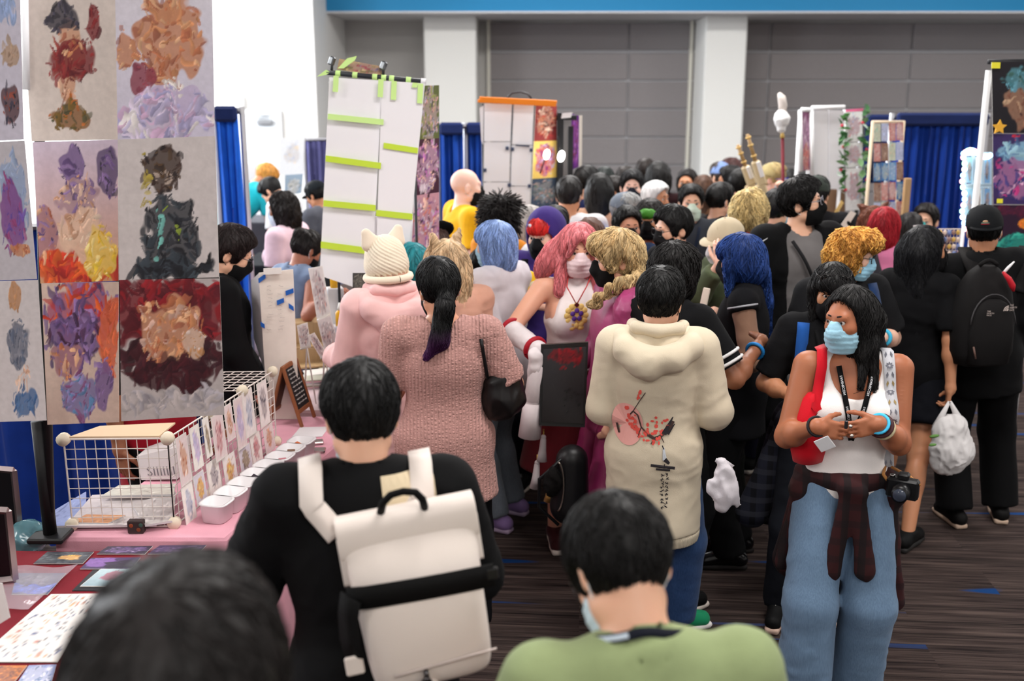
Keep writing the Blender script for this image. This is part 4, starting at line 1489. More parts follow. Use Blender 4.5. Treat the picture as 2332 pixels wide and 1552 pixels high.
# flat prints and sleeves on the red table
def flat(label, px, fn=None, name='art_print', z=TZ - .006, mats=None, border=0, th=.003, cat='print', group='prints lying on the red table', res=(36, 26)):
    return tag(sheet(name, quadz(px, z), fn, mats, res, th, None, border), label, cat, group)
P1 = [(60, 50, 78), (96, 70, 120), (150, 120, 170), (40, 36, 50)]
flat('dark print with grey and gold strokes lying on the red cloth', [(108, 1257), (214, 1257), (188, 1284), (76, 1284)], art(70, (60, 60, 68), [(.5, .5, .5, .5, [(70, 74, 80), (40, 42, 50), (100, 104, 108)], 60), (.6, .5, .25, .2, YEL + ORA, 14)]))
flat('dark violet print with a pale streak, near the pink cloth', [(246, 1245), (348, 1244), (330, 1262), (220, 1262)], art(71, (54, 44, 62), [(.5, .5, .5, .4, P1, 50), (.7, .4, .2, .15, [(180, 160, 190)], 6)]))
flat('violet print at the far right corner of the red cloth', [(364, 1243), (470, 1242), (452, 1260), (336, 1262)], art(72, (74, 58, 90), [(.5, .5, .5, .4, P1, 50)]))
flat('violet and black print, second row, beside the clear sleeve', [(208, 1271), (320, 1270), (298, 1296), (182, 1296)], art(73, (70, 52, 92), [(.3, .6, .4, .4, [(150, 110, 180), (120, 84, 150)], 30), (.7, .4, .3, .4, [(44, 38, 52)], 30)]))
flat('pale blue print in a black folder, beside the sticker sheet', [(230, 1296), (300, 1295), (262, 1336), (182, 1336)], art(74, (180, 200, 206), [(.6, .6, .3, .3, [(190, 130, 150), (150, 90, 100)], 20)], (150, 172, 180)), border=.02)
tag(sheet('print_folder', quadz([(218, 1292), (330, 1292), (300, 1346), (164, 1346)], TZ - .0095), None, [M('plain', (24, 22, 26), .4)] * 2, (2, 2), .004), 'black folder under a pale blue print on the red cloth', 'folder')
flat('blue and grey print inside a clear sleeve on the red cloth', [(38, 1306), (150, 1306), (108, 1354), (26, 1354)], art(75, (92, 96, 120), [(.5, .3, .6, .3, [(70, 110, 220), (60, 80, 170)], 40), (.5, .7, .6, .3, [(110, 104, 120), (80, 80, 96)], 40)]), z=TZ - .008)
sl = MB()
q = [np.array(p) for p in quadz([(20, 1292), (178, 1288), (64, 1386), (-30, 1390)], TZ + .004)]
rings = []
for i in range(9):
    f = i / 8
    rings.append([q[0] + (q[1] - q[0]) * f + A3(0, 0, .006 * math.sin(f * 7)), q[3] + (q[2] - q[3]) * f + A3(0, 0, .004 * math.sin(f * 5))])
sl.add([p for r in rings for p in r], [(i * 2, i * 2 + 1, i * 2 + 3, i * 2 + 2) for i in range(8)])
tag(sl.build('clear_sleeve', M('clear', (222, 214, 224), .15, alpha=.33)), 'clear plastic sleeve over the blue print on the red cloth', 'sleeve')
STK = art(76, (224, 218, 214), [(.1 + .16 * (i % 6), .12 + .19 * (i // 6), .085, .085, [ORA, [(90, 90, 104), (70, 84, 130)], [(196, 110, 90), (60, 60, 76)], [(130, 140, 150), (214, 160, 110)]][(i * 5 + i // 6) % 4], 6) for i in range(30)], None, .02)
flat('white sheet of small coloured stickers, largest sheet on the red cloth', [(116, 1354), (230, 1352), (130, 1508), (-60, 1508)], STK, border=.05)
flat('orange and brown print at the near edge of the red cloth', [(-20, 1517), (62, 1516), (20, 1570), (-60, 1570)], art(77, (196, 110, 40), [(.5, .5, .5, .5, [(120, 64, 40), (210, 120, 40), (90, 50, 50)], 50)]))
flat('pale blue and white print at the near edge of the red cloth', [(66, 1516), (128, 1514), (112, 1570), (30, 1570)], art(78, (150, 160, 200), [(.5, .5, .5, .5, [(190, 190, 220), (80, 110, 150), (220, 216, 226)], 40)]))
tag(sheet('acrylic_stand', [at(-30, 1325, 2.75), at(4, 1330, 2.75), at(22, 1408, 2.72), at(-30, 1440, 2.72)], None, [M('plain', (214, 208, 206), .3)] * 2, (3, 3), .006), 'white card in an acrylic holder standing on the red cloth', 'card holder')
# picture frames leaning at the far left
for lab, px, D in (('silver picture frame leaning behind the red table, the taller one', [(-60, 1064), (31, 1072), (46, 1215), (-60, 1215)], 3.62), ('silver picture frame leaning on the red table, the nearer lower one', [(-60, 1160), (18, 1164), (34, 1320), (-60, 1330)], 3.2)):
    c = [np.array(p) for p in quad(px, D)]
    fr_ = empty('picture_frame', c[3])
    o = c[3]
    for i in range(4):
        a, b_ = c[i] - o, c[(i + 1) % 4] - o
        MB().tube([a, b_], .013, 4, True).build('frame_rail', M('metal', (176, 160, 160), .35), fr_)
    sheet('picture', [p - o + A3(0, .004, 0) for p in c], None, [M('plain', (12, 12, 16), .3)] * 2, (2, 2), .004, fr_)
    tag(fr_, lab, 'picture frame')
bg_ = MB()
for i, (x, y, r) in enumerate(((40, 1235, .05), (62, 1222, .05), (80, 1228, .045), (52, 1250, .045))):
    bg_.ball(at(x, y, 3.58 + .01 * i), (r, r * .8, r * 1.1), 9, 6)
V, Q = sdf([ell(at(48, 1238, 3.58), (.055, .05, .06), .03), ell(at(76, 1226, 3.6), (.055, .05, .05), .03), ell(at(60, 1216, 3.62), (.04, .04, .05), .03)], .008)
V = folds(V, Q, .012, 3, (22, 22, 22))
tag(link('plastic_bag', fast_mesh('plastic_bag', V, Q), M('clear', (96, 140, 150), .2, alpha=.75)), 'crumpled teal tinted plastic bag beside the black stand pole', 'bag')
# ---------------------------------------------------------------- goods on the pink table
CREAM = M('plain', (226, 212, 190), .5)
WIRE = M('plain', (216, 206, 200), .4)
rk = empty('wire_rack', atz(398, 1203, TZ))
ro = np.array(rk.location)
z0, z1 = .008, .352
A0 = np.array(atz(166, 1206, TZ)) - ro
A1 = A3(0, 0, 0)
Bd = unit(A3(.19, 1, 0))
B1 = Bd * .95
def grid_panel(a, b, nx, nz, za=z0, zb=z1):
    mb = MB()
    for i in range(nx + 1):
        p_ = a + (b - a) * i / nx
        mb.tube([p_ + A3(0, 0, za), p_ + A3(0, 0, zb)], .0035 if i in (0, nx) else .0018, 5)
    for j in range(nz + 1):
        z = za + (zb - za) * j / nz
        mb.tube([a + A3(0, 0, z), b + A3(0, 0, z)], .0035 if j in (0, nz) else .0018, 5)
    return mb
def stuffpart(o):
    o['kind'] = 'stuff'
    return o
stuffpart(grid_panel(A0, A1, 10, 9).build('wire_grid', WIRE, rk))
for i in range(3):
    a, b = B1 * i / 3, B1 * (i + 1) / 3
    stuffpart(grid_panel(a, b, 8, 9).build('wire_grid', WIRE, rk))
    mb = MB()
    L = A0 * .9
    for k in range(8):
        mb.tube([a + (b - a) * k / 7 + A3(0, 0, z1), a + (b - a) * k / 7 + L + A3(0, 0, z1)], .002, 4)
    for k in range(9):
        mb.tube([a + L * k / 8 + A3(0, 0, z1), b + L * k / 8 + A3(0, 0, z1)], .002, 4)
    if i == 2:
        stuffpart(mb.build('wire_grid', WIRE, rk))
for c in (A0, A1, B1 / 3, B1 * 2 / 3, B1):
    for z in (z0 + .012, z1):
        MB().tube([c + A3(0, -.012, z), c + A3(0, .012, z)], .024, 12).build('joint_disc', CREAM, rk, True)
tb = MB()
tb.loft([[q + A3(0, 0, dz) for q in (A0 + A3(.02, 0, z1 + .004), A1 + A3(-.03, 0, z1 + .004), A1 + Bd * .16 + A3(-.05, 0, z1 + .004), A0 + Bd * .13 + A3(.06, 0, z1 + .004))] for dz in (0, .006)])
tb.build('kraft_shelf', M('plain', (206, 178, 148), .8), rk)
tag(rk, 'cream wire grid rack with round joints standing on the pink cloth', 'rack')
# prints clipped to the long side of the rack
nB = unit(A3(Bd[1], -Bd[0], 0))
rg = random.Random(21)
PALS = [ORA + [(236, 226, 220)], LAV, [(120, 130, 160), (190, 196, 210), (226, 220, 226)], YEL + ORA, [(150, 120, 100), (96, 84, 70), (206, 190, 160)], [(206, 120, 120), (232, 200, 200), (150, 90, 100)], [(70, 66, 80), (190, 180, 190), (220, 206, 200)]]
NAMES = ['orange and grey', 'lilac', 'slate blue', 'golden', 'olive brown', 'rose', 'charcoal']
specs = [(.03, .34, .085, .19), (.13, .345, .075, .17), (.03, .145, .085, .15), (.14, .15, .085, .12), (.235, .35, .05, .16), (.30, .34, .10, .19), (.25, .16, .10, .13), (.42, .345, .07, .15), (.50, .35, .085, .22), (.60, .35, .10, .20), (.38, .135, .11, .13), (.52, .125, .11, .12), (.65, .14, .10, .13), (.74, .35, .10, .20), (.77, .14, .10, .12)]
wh = ['low, nearest the corner', 'second from the corner, top row', 'bottom row at the corner', 'bottom row, second', 'narrow one, top row', 'tall, mid top row', 'bottom row, third', 'before the tall one', 'tall one over the rack middle', 'top row, past the middle', 'bottom row, middle', 'bottom row, past the middle', 'bottom row, near the far end', 'top row at the far end', 'bottom row at the far end']
for i, (s_, zt, w, hh) in enumerate(specs):
    a = ro + Bd * s_ + nB * (.012 + .004 * (i % 3)) + A3(0, 0, zt)
    b = a + Bd * w
    dn = A3(0, 0, -hh) + nB * .012
    bgc = rg.choice(((236, 226, 224), (226, 206, 206), (214, 206, 216), (240, 232, 226)))
    pal = PALS[i % 7]
    o = sheet('small_print', [a, b, b + dn, a + dn], art(100 + i, bgc, [(.5, .5, .3, .38, pal, 34)]), None, (14, 20), .0015, None, .05)
    tag(o, 'small %s print clipped to the wire rack, %s' % (NAMES[i % 7], wh[i]), 'print', 'prints clipped to the wire rack')
# white scalloped tray of eight bins
t0_, t1_ = np.array(atz(480, 1196, TZ)), np.array(atz(700, 1030, TZ))
tr = empty('bin_tray', t0_)
td = t1_ - t0_
tl = np.linalg.norm(td)
td = unit(td)
tn = unit(A3(td[1], -td[0], 0))
bw_ = tl / 8
WHITE = M('plain', (232, 228, 230), .4)
def bin_mesh(c):
    rings = []
    for w, l, z in ((.036, bw_ * .36, .004), (.036, bw_ * .36, 0), (.046, bw_ * .46, 0), (.052, bw_ * .5, .066), (.058, bw_ * .53, .068), (.058, bw_ * .53, .073), (.047, bw_ * .47, .073), (.040, bw_ * .40, .012)):
        rings.append([c + tn * w * math.copysign(abs(math.cos(a)) ** .5, math.cos(a)) + td * l * math.copysign(abs(math.sin(a)) ** .5, math.sin(a)) + A3(0, 0, z) for a in np.linspace(0, 6.2832, 20, False)])
    mb = MB()
    mb.loft(rings[1:], True)
    return mb
for i in range(8):
    bin_mesh(td * bw_ * (i + .5) + A3(0, 0, .003)).build('bin', WHITE, tr, True)
tag(tr, 'row of white scalloped bins along the edge of the pink cloth', 'tray')
cols = [((196, 96, 50), 'orange'), ((214, 206, 200), 'white'), ((60, 50, 60), 'dark'), ((230, 190, 120), 'gold'), ((190, 120, 130), 'rose'), ((120, 90, 70), 'brown')]
for i in range(26):
    k = (2.3 + .2 * i) % 8
    c, nm = cols[(i * 5) % 6]
    p_ = t0_ + td * bw_ * (int(k) + .5) + tn * rg.uniform(-.024, .024) + td * rg.uniform(-.02, .02) + A3(0, 0, .028 + .006 * (i % 5))
    o = MB().box(p_, (.034, .026, .006), rot(rg.uniform(0, 3), rg.uniform(-.5, .5), rg.uniform(-.4, .4)), .002).build('charm', M('plain', c, .25))
    tag(o, 'small flat %s charm lying in the white scalloped bins' % nm, 'charm', 'charms in the white bins')
tins = [np.array(atz(x, y, TZ)) for x, y in ((712, 1012), (716, 1030))]
for i, c in enumerate(tins):
    o = MB().box(c + A3(0, 0, .008 + .0), (.10, .05, .014), yawm(.25 - .2 * i), .004).build('flat_tin', M('metal', (200, 190, 186), .25))
    tag(o, ('shiny flat tin past the far end of the white bins', 'second shiny flat tin, nearer the edge of the pink cloth')[i], 'tin', 'tins on the pink cloth')
pc_ = np.array(atz(703, 990, TZ))
tag(sheet('paper_sheet', [pc_ + A3(-.06, .1, .003), pc_ + A3(.08, .11, .003), pc_ + A3(.07, -.04, .003), pc_ + A3(-.07, -.05, .003)], None, [WHITE, WHITE], (3, 3), .001), 'white paper lying beside the chalkboard on the pink cloth', 'paper')
# packs of wrapped prints behind the grid
PK = [('clear wrapped print pack with blue edge, leftmost behind the wire grid', [(118, 1166), (196, 1120), (196, 1196), (90, 1200)], (150, 160, 200), .010),
      ('large clear wrapped white print pack in the middle behind the wire grid', [(210, 1128), (392, 1118), (356, 1196), (150, 1198)], (206, 196, 196), .022),
      ('orange toned print lying in front of the clear packs', [(196, 1172), (286, 1174), (246, 1192), (160, 1190)], (206, 150, 110), .027),
      ('silvery clear print pack at the right behind the wire grid', [(300, 1148), (400, 1120), (396, 1186), (330, 1196)], (190, 184, 182), .034),
      ('pale print pack furthest back behind the wire grid', [(270, 1106), (400, 1102), (396, 1126), (230, 1130)], (200, 196, 186), .045)]
for i, (lab, px, c, z) in enumerate(PK):
    o = sheet('print_pack', quadz(px, TZ + z), art(200 + i, c, [(.5, .5, .5, .5, [tuple(min(255, v + 24) for v in c), tuple(int(v * .86) for v in c)], 24)]), [M('paint', (255, 255, 255), .12), M('plain', (200, 196, 198), .3)], (20, 14), .008)
    tag(o, lab, 'print pack', 'wrapped print packs')
bx = empty('paper_box', atz(392, 1094, TZ))
b0_ = np.array(bx.location)
f_ = lambda px, py, D: np.array(at(px, py, D)) - b0_
D_ = b0_[1]
fa = [f_(311, 1040, D_), f_(400, 1020, D_), f_(404, 1092, D_ - .02), f_(322, 1094, D_ - .02)]
mb = MB()
mb.loft([[q for q in fa], [q + A3(.02, .12, .01) for q in fa]])
mb.build('box_body', M('plain', (216, 210, 210), .6), bx)
tag(bx, 'white box with grey letters behind the wire grid on the pink cloth', 'box')
r_, u_ = unit(fa[2] - fa[3]), unit(fa[0] - fa[3])
lettering('box_lettering', 'SIIIIIII', .055, lambda xy: fa[3] + r_ * (.03 + xy[0]) + u_ * (.018 + xy[1]) + A3(0, -.003, 0), M('plain', (120, 116, 120), .7), bx)
sb_ = empty('card_box', atz(312, 1214, TZ - .0))
MB().box((0, 0, .026), (.058, .03, .05), None, .003).build('box_body', M('plain', (58, 44, 44), .6), sb_)
for dx, dz, c in ((-.014, .034, (150, 70, 40)), (.012, .018, (130, 64, 40)), (.022, .036, (60, 90, 80))):
    MB().ball((dx, -.0155, dz), (.008, .002, .008), 8, 5).build('box_print', M('plain', c), sb_)
tag(sb_, 'small dark box with rusty spots at the front edge of the pink cloth', 'box')
# the chalkboard
cb = empty('chalkboard', atz(688, 974, TZ))
WD = M('wood', (150, 92, 58))
cd = Bd
cn = unit(A3(cd[1], -cd[0], 0))
H_, W_, S_ = .30, .165, .085
def leaf(sgn):
    top, bot = A3(0, 0, H_) - cn * .085, -cn * .085 + cn * sgn * S_
    up = unit(top - bot)
    L_ = np.linalg.norm(top - bot)
    nn = unit(np.cross(cd, up)) * (1 if sgn > 0 else -1)
    Rm = np.stack([cd, nn, up], 1)
    for s2 in (0, 1):
        MB().box(bot + up * L_ / 2 + cd * W_ * s2, (.020, .014, L_), Rm, .003).build('leg', WD, cb)
    for f in (.24, .97):
        MB().box(bot + up * L_ * f + cd * W_ / 2, (W_, .013, .022), Rm, .003).build('rail', WD, cb)
    bd_ = MB().box(bot + up * L_ * .605 + cd * W_ / 2, (W_ - .02, .006, L_ * .70), Rm).build('slate', M('plain', (30, 29, 31) if sgn > 0 else (84, 54, 40), .7), cb)
    if sgn > 0:
        rr = random.Random(4)
        mb = MB()
        for li in range(9):
            x = -.055
            z = L_ * (.90 - li * .068)
            for w in range(5):
                l_ = rr.uniform(.012, .026)
                pts = [bot + cd * (W_ / 2 + x + l_ * t) + up * (z + .004 * math.sin(t * 17 + w)) + nn * .005 for t in np.linspace(0, 1, 7)]
                mb.tube(pts, .0011, 4)
                x += l_ + .005
                if x > .045:
                    break
        stuffpart(mb.build('chalk_writing', M('plain', (206, 204, 200), .9), bd_))
leaf(1)
leaf(-1)
tag(cb, 'brown wooden folding chalkboard with white chalk writing on the pink cloth', 'chalkboard')
# white board with bits of blue tape
wb = empty('folded_board', at(636, 846, 4.98))
wb.location.z = TZ
w0 = np.array(wb.location)
q = [np.array(p) - w0 for p in quad([(589, 622), (667, 614), (676, 850), (604, 850)], 4.98)]
q[2][2] = q[3][2] = .004
mb = MB()
mb.loft([[p for p in q], [p + A3(.0, .008, 0) for p in q]])
mb.build('board_panel', M('cloth', (232, 222, 212), .8, scale=20, dark=.95), wb)
q2 = [np.array(p) - w0 for p in quad([(571, 640), (590, 622), (604, 850), (578, 772)], [5.12, 4.985, 4.985, 5.12])]
mb = MB()
mb.loft([[p for p in q2], [p + A3(.004, .008, 0) for p in q2]])
mb.build('side_panel', M('plain', (214, 210, 214), .8), wb)
q3 = [np.array(p) - w0 for p in quad([(600, 612), (640, 610), (641, 624), (600, 626)], 4.96)]
mb = MB()
mb.loft([[p for p in q3], [p + A3(0, .006, 0) for p in q3]])
mb.build('paper_flap', M('plain', (226, 220, 216), .8), wb)
for (x0, y0, x1, y1) in ((588, 640, 604, 629), (650, 668, 668, 662), (630, 690, 646, 684), (657, 696, 668, 704), (593, 738, 602, 744)):
    q3 = [np.array(p) - w0 for p in quad([(x0, y0 - 5), (x1, y1 - 5), (x1 + 1, y1 + 5), (x0 + 1, y0 + 6)], 4.972)]
    mb = MB()
    mb.loft([[p for p in q3], [p + A3(0, .003, 0) for p in q3]])
    mb.build('blue_tape', M('plain', (32, 92, 176), .6), wb)
mb = MB()
rr = random.Random(9)
for li in range(12):
    for c_ in (0, 1):
        if rr.random() < .75:
            x, y = 606 + c_ * 26 + rr.uniform(0, 6), 652 + li * 9
            mb.tube([np.array(at(x + t * rr.uniform(8, 14), y + rr.uniform(-1.4, 1.4), 4.974)) - w0 for t in np.linspace(0, 1, 5)], .0009, 4)
stuffpart(mb.build('pencil_notes', M('plain', (176, 168, 164), .9), wb))
tag(wb, 'white folded board with scraps of blue tape standing behind the chalkboard', 'board')
# display steps, racks and stacks on the further table
ws = empty('wooden_steps', atz(716, 838, TZ))
PLY = M('wood', (206, 170, 124))
ex, ey = unit(A3(.9, .35, 0)), unit(A3(-.35, .9, 0))
Rw = np.stack([ex, ey, A3(0, 0, 1)], 1)
for dx, dy, dz, sx, sy, sz in ((0, 0, .07, .32, .012, .10), (0, .09, .125, .32, .18, .012), (-.0, .10, .19, .30, .012, .12), (0, .17, .245, .30, .15, .012), (-.15, .09, .10, .012, .2, .18), (.15, .09, .10, .012, .2, .18), (0, -.05, .03, .34, .1, .012)):
    MB().box(ex * dx + ey * dy + A3(0, 0, dz), (sx, sy, sz), Rw, .002).build('board', PLY, ws)
tag(ws, 'light plywood display steps beside the white folded board', 'display stand')
G = [(150, 150, 156), (196, 190, 190), (120, 90, 100), (206, 160, 150), (214, 206, 206)]
RK = [('tall clear card rack of small prints, upper one beside the seller in grey-blue', [(702, 612), (734, 606), (753, 714), (722, 728)], 5.5, 301), ('tall clear card rack of reddish prints, lower one above the plywood steps', [(722, 730), (753, 718), (776, 806), (744, 820)], 5.42, 302),
      ('grey price card leaning against the plywood steps', [(676, 742), (700, 735), (708, 788), (684, 794)], 5.2, 303), ('pale price card with pink lines standing on the plywood steps', [(700, 765), (716, 758), (744, 806), (730, 816)], 5.16, 304), ('violet print beside the pale pink jacket, under the taped banner', [(800, 660), (838, 664), (836, 706), (800, 700)], 5.35, 305), ('dark grey photo print hung under the taped banner', [(803, 622), (832, 622), (832, 664), (803, 662)], 5.36, 306)]
for lab, px, D, sd in RK:
    pal = G if sd < 305 else ([(96, 60, 130), (70, 44, 110), (130, 90, 160)] if sd == 305 else [(60, 60, 60), (120, 120, 110), (90, 90, 84)])
    o = sheet('display_card', quad(px, D), art(sd, pal[-1] if sd < 305 else pal[0], [(.5, .5, .45, .45, pal, 60)]), None, (16, 26), .004, None, .04 if sd < 305 else 0)
    tag(o, lab, 'print', 'cards on the further table')
    c_ = [np.array(p_) for p_ in quad(px, D)]
    bm_ = (c_[2] + c_[3]) / 2
    ea = empty('wire_easel', (bm_[0], bm_[1] + .03, TZ))
    e0 = np.array(ea.location)
    MB().tube([(-.03, .02, .003), (.0, .0, bm_[2] - TZ), (c_[0] + c_[1]) / 2 - e0 + A3(0, .012, -.02)], .004, 5).tube([(.03, .02, .003), (.0, .0, bm_[2] - TZ)], .004, 5).tube([c_[3] - e0 + A3(0, -.004, -.004), c_[2] - e0 + A3(0, -.004, -.004)], .004, 5).build('wire_frame', WIRE, ea, True)
    tag(ea, 'thin wire easel holding the ' + lab.split(',')[0][:52].rsplit(' ', 1)[0], 'easel')
for i, (px, py, w, d, n, lab) in enumerate(((726, 862, .16, .12, 5, 'stack of papers in front of the plywood steps'), (760, 852, .18, .13, 3, 'low stack of prints with a pink sheet, beyond the paper stack'), (708, 880, .14, .1, 6, 'stack of white pads nearest the chalkboard'), (786, 846, .12, .1, 4, 'stack of grey prints at the far edge of the table'))):
    e = empty('paper_stack', atz(px, py, TZ))
    for k in range(n):
        MB().box((.004 * (k % 3), .003 * (k % 2), .004 + .008 * k), (w, d, .0068), yawm(.3 + .1 * math.sin(k * 2 + i)), .001).build('sheet', M('plain', ((222, 214, 206), (206, 200, 202), (226, 180, 186), (196, 190, 170))[(k + i) % 4], .7), e)
    tag(e, lab, 'papers')
for i, (px, py) in enumerate(((762, 655), (775, 742))):
    D = 5.75 - .25 * i
    e = empty('squeeze_bottle', at(px, py, D))
    MB().tube([(0, 0, 0), (0, 0, .07), (0, 0, .085)], [.024, .024, .012], 12).build('bottle_body', M('plain', (236, 176, 40), .4), e, True)
    MB().tube([(0, 0, .085), (0, 0, .10), (0, 0, .125)], [.013, .012, .005], 10).build('cap', M('plain', (232, 230, 226), .4), e, True)
    zt_ = e.location.z
    rb = empty('riser_box', (e.location.x, e.location.y, TZ))
    MB().box((0, 0, (zt_ - TZ) / 2), (.09, .08, zt_ - TZ), yawm(.3), .004).build('box_body', M('plain', ((206, 204, 206), (190, 186, 196))[i], .6), rb)
    tag(rb, ('tall pale riser box under the upper yellow bottle', 'pale riser box under the lower yellow bottle')[i], 'box')
    tag(e, ('yellow squeeze bottle with white cap by the seller\'s hand', 'yellow squeeze bottle with white cap, the lower one')[i], 'bottle')
e = empty('ink_box', at(778, 818, 5.3))
e.location.z = TZ
MB().box((0, 0, .10), (.07, .07, .2), yawm(.3), .004).build('box_body', M('plain', (70, 88, 96), .6), e)
MB().box((0, 0, .215), (.072, .072, .03), yawm(.3), .004).build('lid', M('plain', (40, 110, 176), .5), e)
tag(e, 'grey box with bright blue lid at the far edge of the table', 'box')
# ---------------------------------------------------------------- the banner of taped paper
bn = empty('paper_banner', (at(840, 640, 5.62).x, 5.62, 0))
bo = np.array(bn.location)
qq = lambda pts, D: [np.array(p) - bo for p in quad(pts, D)]
WP = M('plain', (236, 234, 238), .7)
def slab(name, pts, D, mat, par, th=.003, dy=0):
    c = qq(pts, D)
    mb = MB()
    mb.loft([[p + A3(0, dy, 0) for p in c], [p + A3(0, dy + th, 0) for p in c]])
    return mb.build(name, mat, par)
slab('paper_sheet', [(750, 176), (870, 184), (846, 668), (728, 628)], 5.62, WP, bn)
slab('paper_sheet', [(870, 184), (968, 190), (932, 560), (858, 545)], 5.61, WP, bn, .003, -.006)
slab('paper_sheet', [(850, 492), (940, 502), (932, 668), (840, 654)], 5.625, WP, bn, .003, 0)
LIME = M('plain', (196, 222, 66), .6)
PALE = M('plain', (204, 238, 150), .6)
def lerp2(a, b, f):
    return (a[0] + (b[0] - a[0]) * f, a[1] + (b[1] - a[1]) * f)
def tape(x0, y0, x1, y1, w, m):
    slab('green_tape', [(x0, y0), (x1, y1), (x1 - .6, y1 + w), (x0 - .6, y0 + w)], 5.6, m, bn, .002, -.004)
tape(747, 259, 874, 272, 13, PALE)
tape(742, 354, 868, 371, 14, LIME)
tape(737, 456, 856, 467, 14, LIME)
tape(731, 550, 852, 566, 15, LIME)
tape(874, 325, 952, 337, 13, LIME)
tape(857, 478, 940, 487, 14, LIME)
for x, y0, y1 in ((760, 172, 210), (862, 180, 222), (892, 184, 228), (952, 190, 236), (940, 188, 200)):
    slab('green_tape', [(x, y0), (x + 12, y0 + 1), (x + 10, y1), (x - 2, y1 - 1)], 5.6, PALE, bn, .002, -.006)
bar0, bar1 = qq([(744, 165), (970, 186)], 5.63)
MB().tube([bar0, bar1], .013, 8).build('top_bar', M('plain', (44, 46, 52), .4), bn, True)
for f in (.09, .26, .46, .55, .63, .80):
    a = bar0 + (bar1 - bar0) * f
    MB().tube([a, a + (bar1 - bar0) * .05], .0155, 8).build('tape_wrap', PALE, bn, True)
a = bar1 - (bar1 - bar0) * .05
MB().tube([a, bar1], .0155, 8).build('tape_wrap', WP, bn, True)
for f in (.05, .57):
    a = bar0 + (bar1 - bar0) * f
    MB().box(a + A3(0, .02, .06), (.03, .03, .045), rot(.4, .2, .3), .006).build('clamp', M('metal', (120, 124, 128), .3), bn)
    MB().tube([a, a + A3(0, .02, .07)], .008, 6).build('clamp_arm', M('plain', (30, 30, 32), .4), bn, True)
MB().prism([(0, 0), (.05, .05), (.10, .062), (.09, .04), (.03, 0)], .004, lambda p: bar0 + A3(.06, -.01, .02) + np.array(p)).build('tape_tail', PALE, bn)
MB().prism([(0, 0), (-.02, -.012), (-.07, -.022), (-.02, .014)], .004, lambda p: bar0 + A3(.02, -.01, .0) + np.array(p)).build('tape_tail', PALE, bn)
c = [bar0 + A3(.06, .05, .07), bar0 + (bar1 - bar0) * .58 + A3(0, .05, .055), bar0 + (bar1 - bar0) * .58 + A3(0, .02, .005), bar0 + A3(.05, .02, .015)]
sheet('folded_print', c, art(320, (170, 140, 110), [(.5, .5, .5, .5, [(150, 60, 80), (110, 100, 130), (196, 170, 130), (120, 110, 70)], 40)]), None, (40, 6), .002, bn)
for x in (752, 940):
    u0 = qq([(x, 180)], 5.66)[0] if False else np.array(at(x, 180, 5.66)) - bo
    MB().tube([(u0[0], u0[1] + .05, .02), u0], .008, 8).build('upright', M('plain', (40, 40, 44), .5), bn, True)
tag(bn, 'hanging white paper banner with lime green tape, seen from its back', 'banner')
VIO = [(60, 30, 50), (206, 120, 190), (226, 206, 214), (110, 60, 130), (236, 190, 170)]
SIDE_PRINTS = [('print with green and violet strokes, highest beside the taped banner', [(962, 195), (1000, 194), (1000, 315), (952, 318)], 340, (96, 104, 50), [(70, 60, 80), (226, 170, 160), (140, 150, 60), (190, 180, 200)]), ('plum print with pale petals, middle one beside the taped banner', [(952, 318), (1000, 315), (1000, 438), (944, 446)], 341, (70, 30, 48), VIO), ('pink and violet print, lowest beside the taped banner', [(944, 446), (1000, 438), (1000, 560), (936, 572)], 342, (206, 150, 160), VIO + [(214, 120, 90)])]
for lab, px, sd, bgc, pal in SIDE_PRINTS:
    tag(sheet('art_print', quad(px, [5.72, 5.95, 5.95, 5.72]), art(sd, bgc, [(.5, .5, .5, .5, pal, 70)]), None, (24, 50), .003), lab, 'poster', 'prints beside the taped banner')
# ---------------------------------------------------------------- stand with the orange bars
og = empty('print_stand', (at(1180, 300, 8.5).x, 8.5, 0))
bo = np.array(og.location)
OR = M('plain', (244, 136, 24), .45)
for (x0, y0, x1, y1) in ((1092, 224, 1268, 233), (1088, 231, 1266, 238)):
    a, b = [np.array(at(x, y, 8.4)) - bo for x, y in ((x0, y0), (x1, y1))]
    MB().box((a + b) / 2, (np.linalg.norm(b - a), .05, .026), rot(0, 0, .05), .003).build('orange_bar', OR, og)
for (pts, dy) in (([(1103, 236), (1166, 238), (1162, 322), (1102, 322)], 0), ([(1102, 324), (1162, 324), (1160, 414), (1101, 414)], .004), ([(1101, 416), (1160, 416), (1158, 520), (1100, 520)], .002), ([(1170, 238), (1216, 240), (1212, 330), (1166, 329)], .004), ([(1166, 331), (1212, 332), (1208, 424), (1163, 423)], 0), ([(1163, 425), (1208, 426), (1206, 520), (1161, 520)], .003)):
    slab('white_panel', pts, 8.5, WP, og, .008, dy)
slab('white_panel', [(1092, 246), (1101, 240), (1100, 330), (1096, 320)], 8.45, WP, og)
for x in (1101, 1168, 1218):
    a = np.array(at(x, 236, 8.53)) - bo
    MB().tube([(a[0], a[1], .02), a], .016, 8).build('upright', M('plain', (34, 34, 38), .5), og, True)
for x, y in ((1155, 338), (1167, 340), (1210, 342), (1104, 388), (1160, 422), (1206, 424), (1100, 470)):
    MB().box(np.array(at(x, y, 8.47)) - bo, (.028, .02, .03), None, .004).build('binder_clip', M('plain', (60, 70, 96), .4), og)
MB().box(np.array(at(1190, 332, 8.47)) - bo, (.11, .01, .014), rot(0, 0, .08)).build('dark_tape', M('plain', (70, 76, 96)), og)
MB().tube([np.array(at(x, y, 8.5)) - bo for x, y in ((1156, 222), (1166, 212), (1185, 209), (1202, 214), (1210, 224))], .008, 6).build('cable', M('plain', (60, 60, 64)), og, True)
